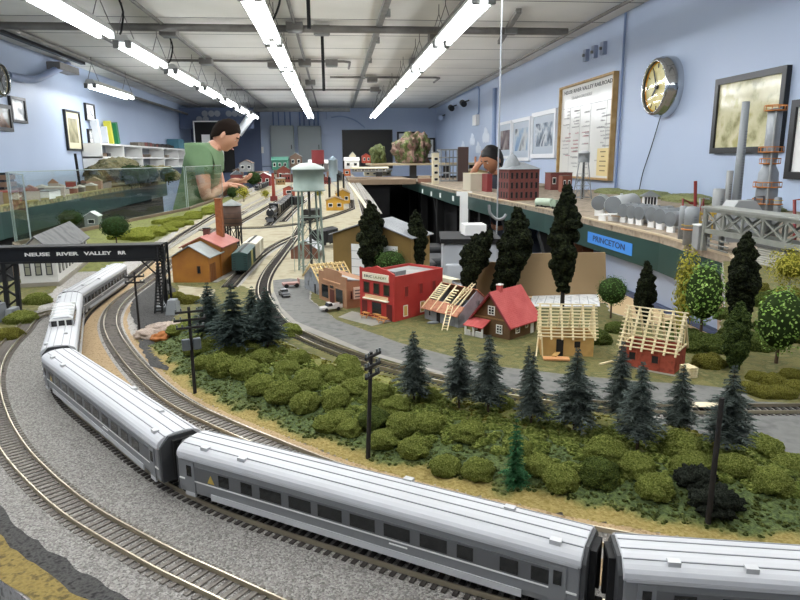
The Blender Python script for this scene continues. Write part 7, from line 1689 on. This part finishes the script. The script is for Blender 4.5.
def head_verts():
    """head facing +x, centre at origin, height about .235"""
    n,m=28,22; V=[];F=[]
    for j in range(m+1):
        ph=-PI/2+PI*j/m
        for i in range(n):
            th=2*PI*i/n; x=math.cos(ph)*math.cos(th); y=math.cos(ph)*math.sin(th); z=math.sin(ph)
            X=x*.098-.004; Y=y*.077; Z=z*.118
            if z<-.1: k=1-.34*((-z-.1)/.9)**1.2; Y*=k; X=X*(1-.12*(-z))+.018*(-z)*(1 if x>0 else .2)
            if x>0.3 and -.55<z<.1: X=min(X,.088+.006*z)
            g=math.exp(-(y/.13)**2)*(x>0)
            if -.32<z<.12: X+=g*.028*math.exp(-((z+.2)/.11)**2)+g*.010*math.exp(-((z+.02)/.12)**2)   # nose
            X+= (x>0)*g*.006*math.exp(-((z+.55)/.06)**2)                # lips
            X+= (x>0)*math.exp(-(y/.3)**2)*.012*math.exp(-((z+.86)/.12)**2)   # chin
            for s in (-1,1): X-=(x>0)*.010*math.exp(-((y-s*.36)/.14)**2-((z-.06)/.10)**2)   # eye sockets
            X+=(x>0)*.006*math.exp(-(y/.5)**2)*math.exp(-((z-.2)/.08)**2)     # brow
            V.append((X,Y,Z))
    for j in range(m):
        for i in range(n): F.append((j*n+i,j*n+(i+1)%n,(j+1)*n+(i+1)%n,(j+1)*n+i))
    return V,F
def hand(mb_list,wrist,d,palm_n,curl=.5,thumb_side=1,scale=1.0):
    """returns verts/edges/radii of palm and five fingers as one skin chain set"""
    V,E,Rr=mb_list; d=Vector(d).normalized(); n=Vector(palm_n).normalized(); s=d.cross(n).normalized()*thumb_side; w=Vector(wrist); k=scale
    i0=len(V)-1  # wrist vertex index given as last
    def addv(p,r,link): V.append(tuple(p)); Rr.append(r*k); E.append((link,len(V)-1)); return len(V)-1
    palm=addv(w+d*.045*k,.020,i0); 
    for q,(o,L,r) in enumerate(((-.030,.070,.0085),(-.010,.082,.009),(.011,.078,.009),(.030,.060,.008))):
        b=addv(w+d*.085*k-s*o*k*-1,.0105,palm); p=w+d*.085*k+s*o*k; dd=d.copy()
        for f in (.42,.33,.25):
            dd=(Matrix.Rotation(curl*(.9),3,s)@dd) if True else dd; p=p+dd*L*f*k; b=addv(p,r,b)
    t=addv(w+d*.03*k-s*.034*k,.011,palm); p=w+d*.03*k-s*.034*k; dd=(d*.75-s*.65+n*-.25).normalized()
    for f in (.035,.028): p=p+dd*f*k; t=addv(p,.0095,t); dd=(dd+d*.35).normalized()
def person(label,base,face_deg,hip,chest,neck,head,head_pitch,arms,shirt,hair,skin,legs,head_s=1.0,hair_len=0,sleeve=.55):
    """coordinates in the person's own frame: +x is where the body faces, z up from the floor"""
    t=thing('person',label,'person',base,R(face_deg))
    V=[];E=[];Rr=[]
    def a(p,r,l=None):
        V.append(tuple(p)); Rr.append(r)
        if l is not None: E.append((l,len(V)-1))
        return len(V)-1
    hip,chest,neck=Vector(hip),Vector(chest),Vector(neck); head=Vector(head)
    pelvis=a(hip,(.15,.12)); wst=a(hip.lerp(chest,.45),(.135,.11),pelvis); ch=a(chest,(.16,.125),wst); up=a(chest.lerp(neck,.62),(.105,.085),ch); nk=a(neck,.056,up); a(neck.lerp(head,.45),.054,nk)
    for s in (-1,1):
        k=a(hip+Vector((0,s*.09,-.06)),.095,pelvis); k=a(Vector(legs[0])+Vector((0,s*.1,0)),.062,k); k=a(Vector(legs[1])+Vector((0,s*.1,0)),.042,k); a(Vector(legs[1])+Vector((.13,s*.11,-.045)),.036,k)
        sh,el,wr,hd,pn,cu=arms[0 if s<0 else 1]
        k=a(Vector(sh),.062,up); m=a(Vector(sh).lerp(Vector(el),.5),.050,k); e=a(Vector(el),.042,m); f=a(Vector(el).lerp(Vector(wr),.4),.040,e); w_=a(Vector(wr),.027,f)
        hand((V,E,Rr),wr,hd,pn,cu,s)
    body=skinmesh('body',V,E,Rr,skin,t,0,2)
    # head joined to the body as one mesh
    hv,hf=head_verts(); M=Matrix.Translation(head)@Matrix.Rotation(R(head_pitch),4,'Y')@Matrix.Scale(head_s,4)
    bm=bmesh.new(); bm.from_mesh(body.data); vs=[bm.verts.new(M@Vector(v)) for v in hv]
    for f in hf:
        try: q=bm.faces.new([vs[i] for i in f]); q.smooth=True
        except ValueError: pass
    for s in (-1,1):   # ears
        g=bmesh.ops.create_uvsphere(bm,u_segments=10,v_segments=8,radius=1); T=M@Matrix.Translation((-.012,s*.078,-.012))@Matrix.Rotation(R(s*18),4,'Z')@Matrix.Diagonal((.020,.008,.032,1))
        for v in g['verts']: v.co=T@v.co
    bmesh.ops.remove_doubles(bm,verts=bm.verts,dist=1e-5)
    for f in bm.faces: f.smooth=True
    bm.to_mesh(body.data); bm.free()
    # eyes, mouth
    for s in (-1,1):
        e=MB(); e.sphere(M@Vector((.0715,s*.029,.008)),.0115*head_s,12,8); ey=e.build('eye',M_eye,t); i=MB(); i.sphere(M@Vector((.0795,s*.029,.006)),.005*head_s,8,6); i.build('iris',M_iris,ey)
        MB().bar(M@Vector((.092,s*.018,.030)),M@Vector((.080,s*.046,.030)),.006,.007).build('eyebrow',hair,t)
    MB().tube([M@Vector((.090,-.020,-.062)),M@Vector((.098,0,-.062)),M@Vector((.090,.020,-.062))],.0045,8).build('mouth',M_lip,t)
    # hair cap
    H=MB(); vs=[];fs=[]; n,m=28,14
    for j in range(m+1):
        for i in range(n):
            th=2*PI*i/n; cc=math.cos(th); lim=-.62+1.14*ss((cc+1)/2)-(.12*math.exp(-((abs(math.sin(th))-.9)/.15)**2) if cc>0 else 0)-hair_len*ss((.35-cc)/.5); ph0=math.asin(max(-.95,min(.95,lim))); ph=ph0+(PI/2-ph0)*j/m
            k=1.0 if j else .97; x=math.cos(ph)*math.cos(th); y=math.cos(ph)*math.sin(th); z=math.sin(ph); w_=1+.05*noise.noise(Vector((x,y,z))*6)
            vs.append(M@Vector(((x*.105-.007)*k*w_,y*.083*k*w_,z*.126*w_)))
    for j in range(m):
        for i in range(n): fs.append((j*n+i,j*n+(i+1)%n,(j+1)*n+(i+1)%n,(j+1)*n+i))
    H.add(vs,fs,True); H.build('hair',hair,t)
    # shirt
    V=[];E=[];Rr=[]
    pelvis=a(hip+Vector((0,0,.02)),(.165,.137)); wst=a(hip.lerp(chest,.45),(.152,.128),pelvis); ch=a(chest,(.178,.142),wst); up=a(chest.lerp(neck,.62),(.138,.106),ch); a(chest.lerp(neck,1.0),.072,up)
    for s in (-1,1):
        sh,el,wr,hd,pn,cu=arms[0 if s<0 else 1]; k=a(Vector(sh),.080,up); a(Vector(sh).lerp(Vector(el),sleeve),.072,k)
    skinmesh('shirt',V,E,Rr,shirt,t,0,2)
    V=[];E=[];Rr=[]
    pelvis=a(hip,(.162,.135))
    for s in (-1,1): k=a(hip+Vector((0,s*.09,-.06)),.108,pelvis); k=a(Vector(legs[0])+Vector((0,s*.1,0)),.078,k); a(Vector(legs[1])+Vector((0,s*.1,.03)),.060,k)
    skinmesh('trousers',V,E,Rr,M_jeans,t,0,1)
    for s in (-1,1): bevel(MB().box(Vector(legs[1])+Vector((.06,s*.105,-.045)),(.27,.10,.09)).build('shoe',M_blackmat,t),.02,3)
    return t
# man in green: faces the layout, i.e. towards +x, head bowed
Ym=4.6; c=PY(219,135,Ym); hx=c.x; zc=c.z
bx=hx-.20
L_=lambda u,v,dy=0:(PY(u,v,Ym).x-bx,dy,PY(u,v,Ym).z)
hd=L_(226.5,135)
nk=(hd[0]-.090,0,hd[2]-.085); chs=L_(203,168); chs=(chs[0],0,chs[2]-.01)
hp=(-.06,0,.98)
sh=lambda s:(chs[0]+.02,s*.185,chs[2]+.115)
wrR=L_(226,185.5,-.10); wrL=L_(230,182,.08)
person('man in a green t-shirt bending his dark haired head over the yard, hands together',(bx,Ym,0),0,hp,chs,nk,hd,36,
  [(sh(-1),(chs[0]+.05,-.23,chs[2]-.19),wrR,(1,.35,.1),(0,0,1),.35),(sh(1),(chs[0]+.08,.22,chs[2]-.18),wrL,(1,-.3,.1),(0,0,1),.35)],
  M_shirt,M_hair,M_skin,((.02,0,.52),(0,0,.09)),.88)
# second person behind the mill, head on hand
Y2=5.35; c=PY(488,158,Y2); bx=c.x+.16; F=lambda u,v,dy=0:(-(PY(u,v,Y2).x-bx),dy,PY(u,v,Y2).z)
hd=(.16,0,c.z-.01); chs=(.02,0,c.z-.30); nk=(.085,0,c.z-.125)
person('dark haired person resting head on one hand behind the brick mill',(bx,Y2,0),205,(-.03,0,.86),chs,nk,hd,30,
  [((.03,-.18,chs[2]+.11),(.22,-.26,c.z-.26),(.235,-.115,c.z-.085),(-.45,.4,.8),(-1,0,0),.3),((.03,.18,chs[2]+.11),(.18,.24,chs[2]-.12),(.32,.1,c.z-.30),(1,-.4,0),(0,0,1),.4)],
  mat('dark_shirt','#2A2E38',.85),M_hairb,M_skind,((.03,0,.46),(0,0,.09)),.92,.5)
# ================================================================ CAMERA, WORLD, VIEW
cd=bpy.data.cameras.new('camera'); co=bpy.data.objects.new('camera',cd); C.objects.link(co)
cd.sensor_width=36; cd.lens=FPX/800*36; cd.clip_start=.01; cd.clip_end=60
co.location=(0,0,CZ)
M_=Matrix.Rotation(-YAW,4,'Z')@Matrix.Rotation(R(90)-PITCH,4,'X')@Matrix.Rotation(ROLL,4,'Z')
co.matrix_world=Matrix.Translation((0,0,CZ))@M_
bpy.context.scene.camera=co
w=bpy.data.worlds.new('world'); bpy.context.scene.world=w; w.use_nodes=True
w.node_tree.nodes['Background'].inputs[0].default_value=(.8,.87,1,1); w.node_tree.nodes['Background'].inputs[1].default_value=.05
vs=bpy.context.scene.view_settings; vs.view_transform='Standard'; vs.look='None'; vs.gamma=1; vs.exposure=.28; vs.use_curve_mapping=False
for o in bpy.data.objects:   # top-level names that repeat keep Blender's own suffix
    pass
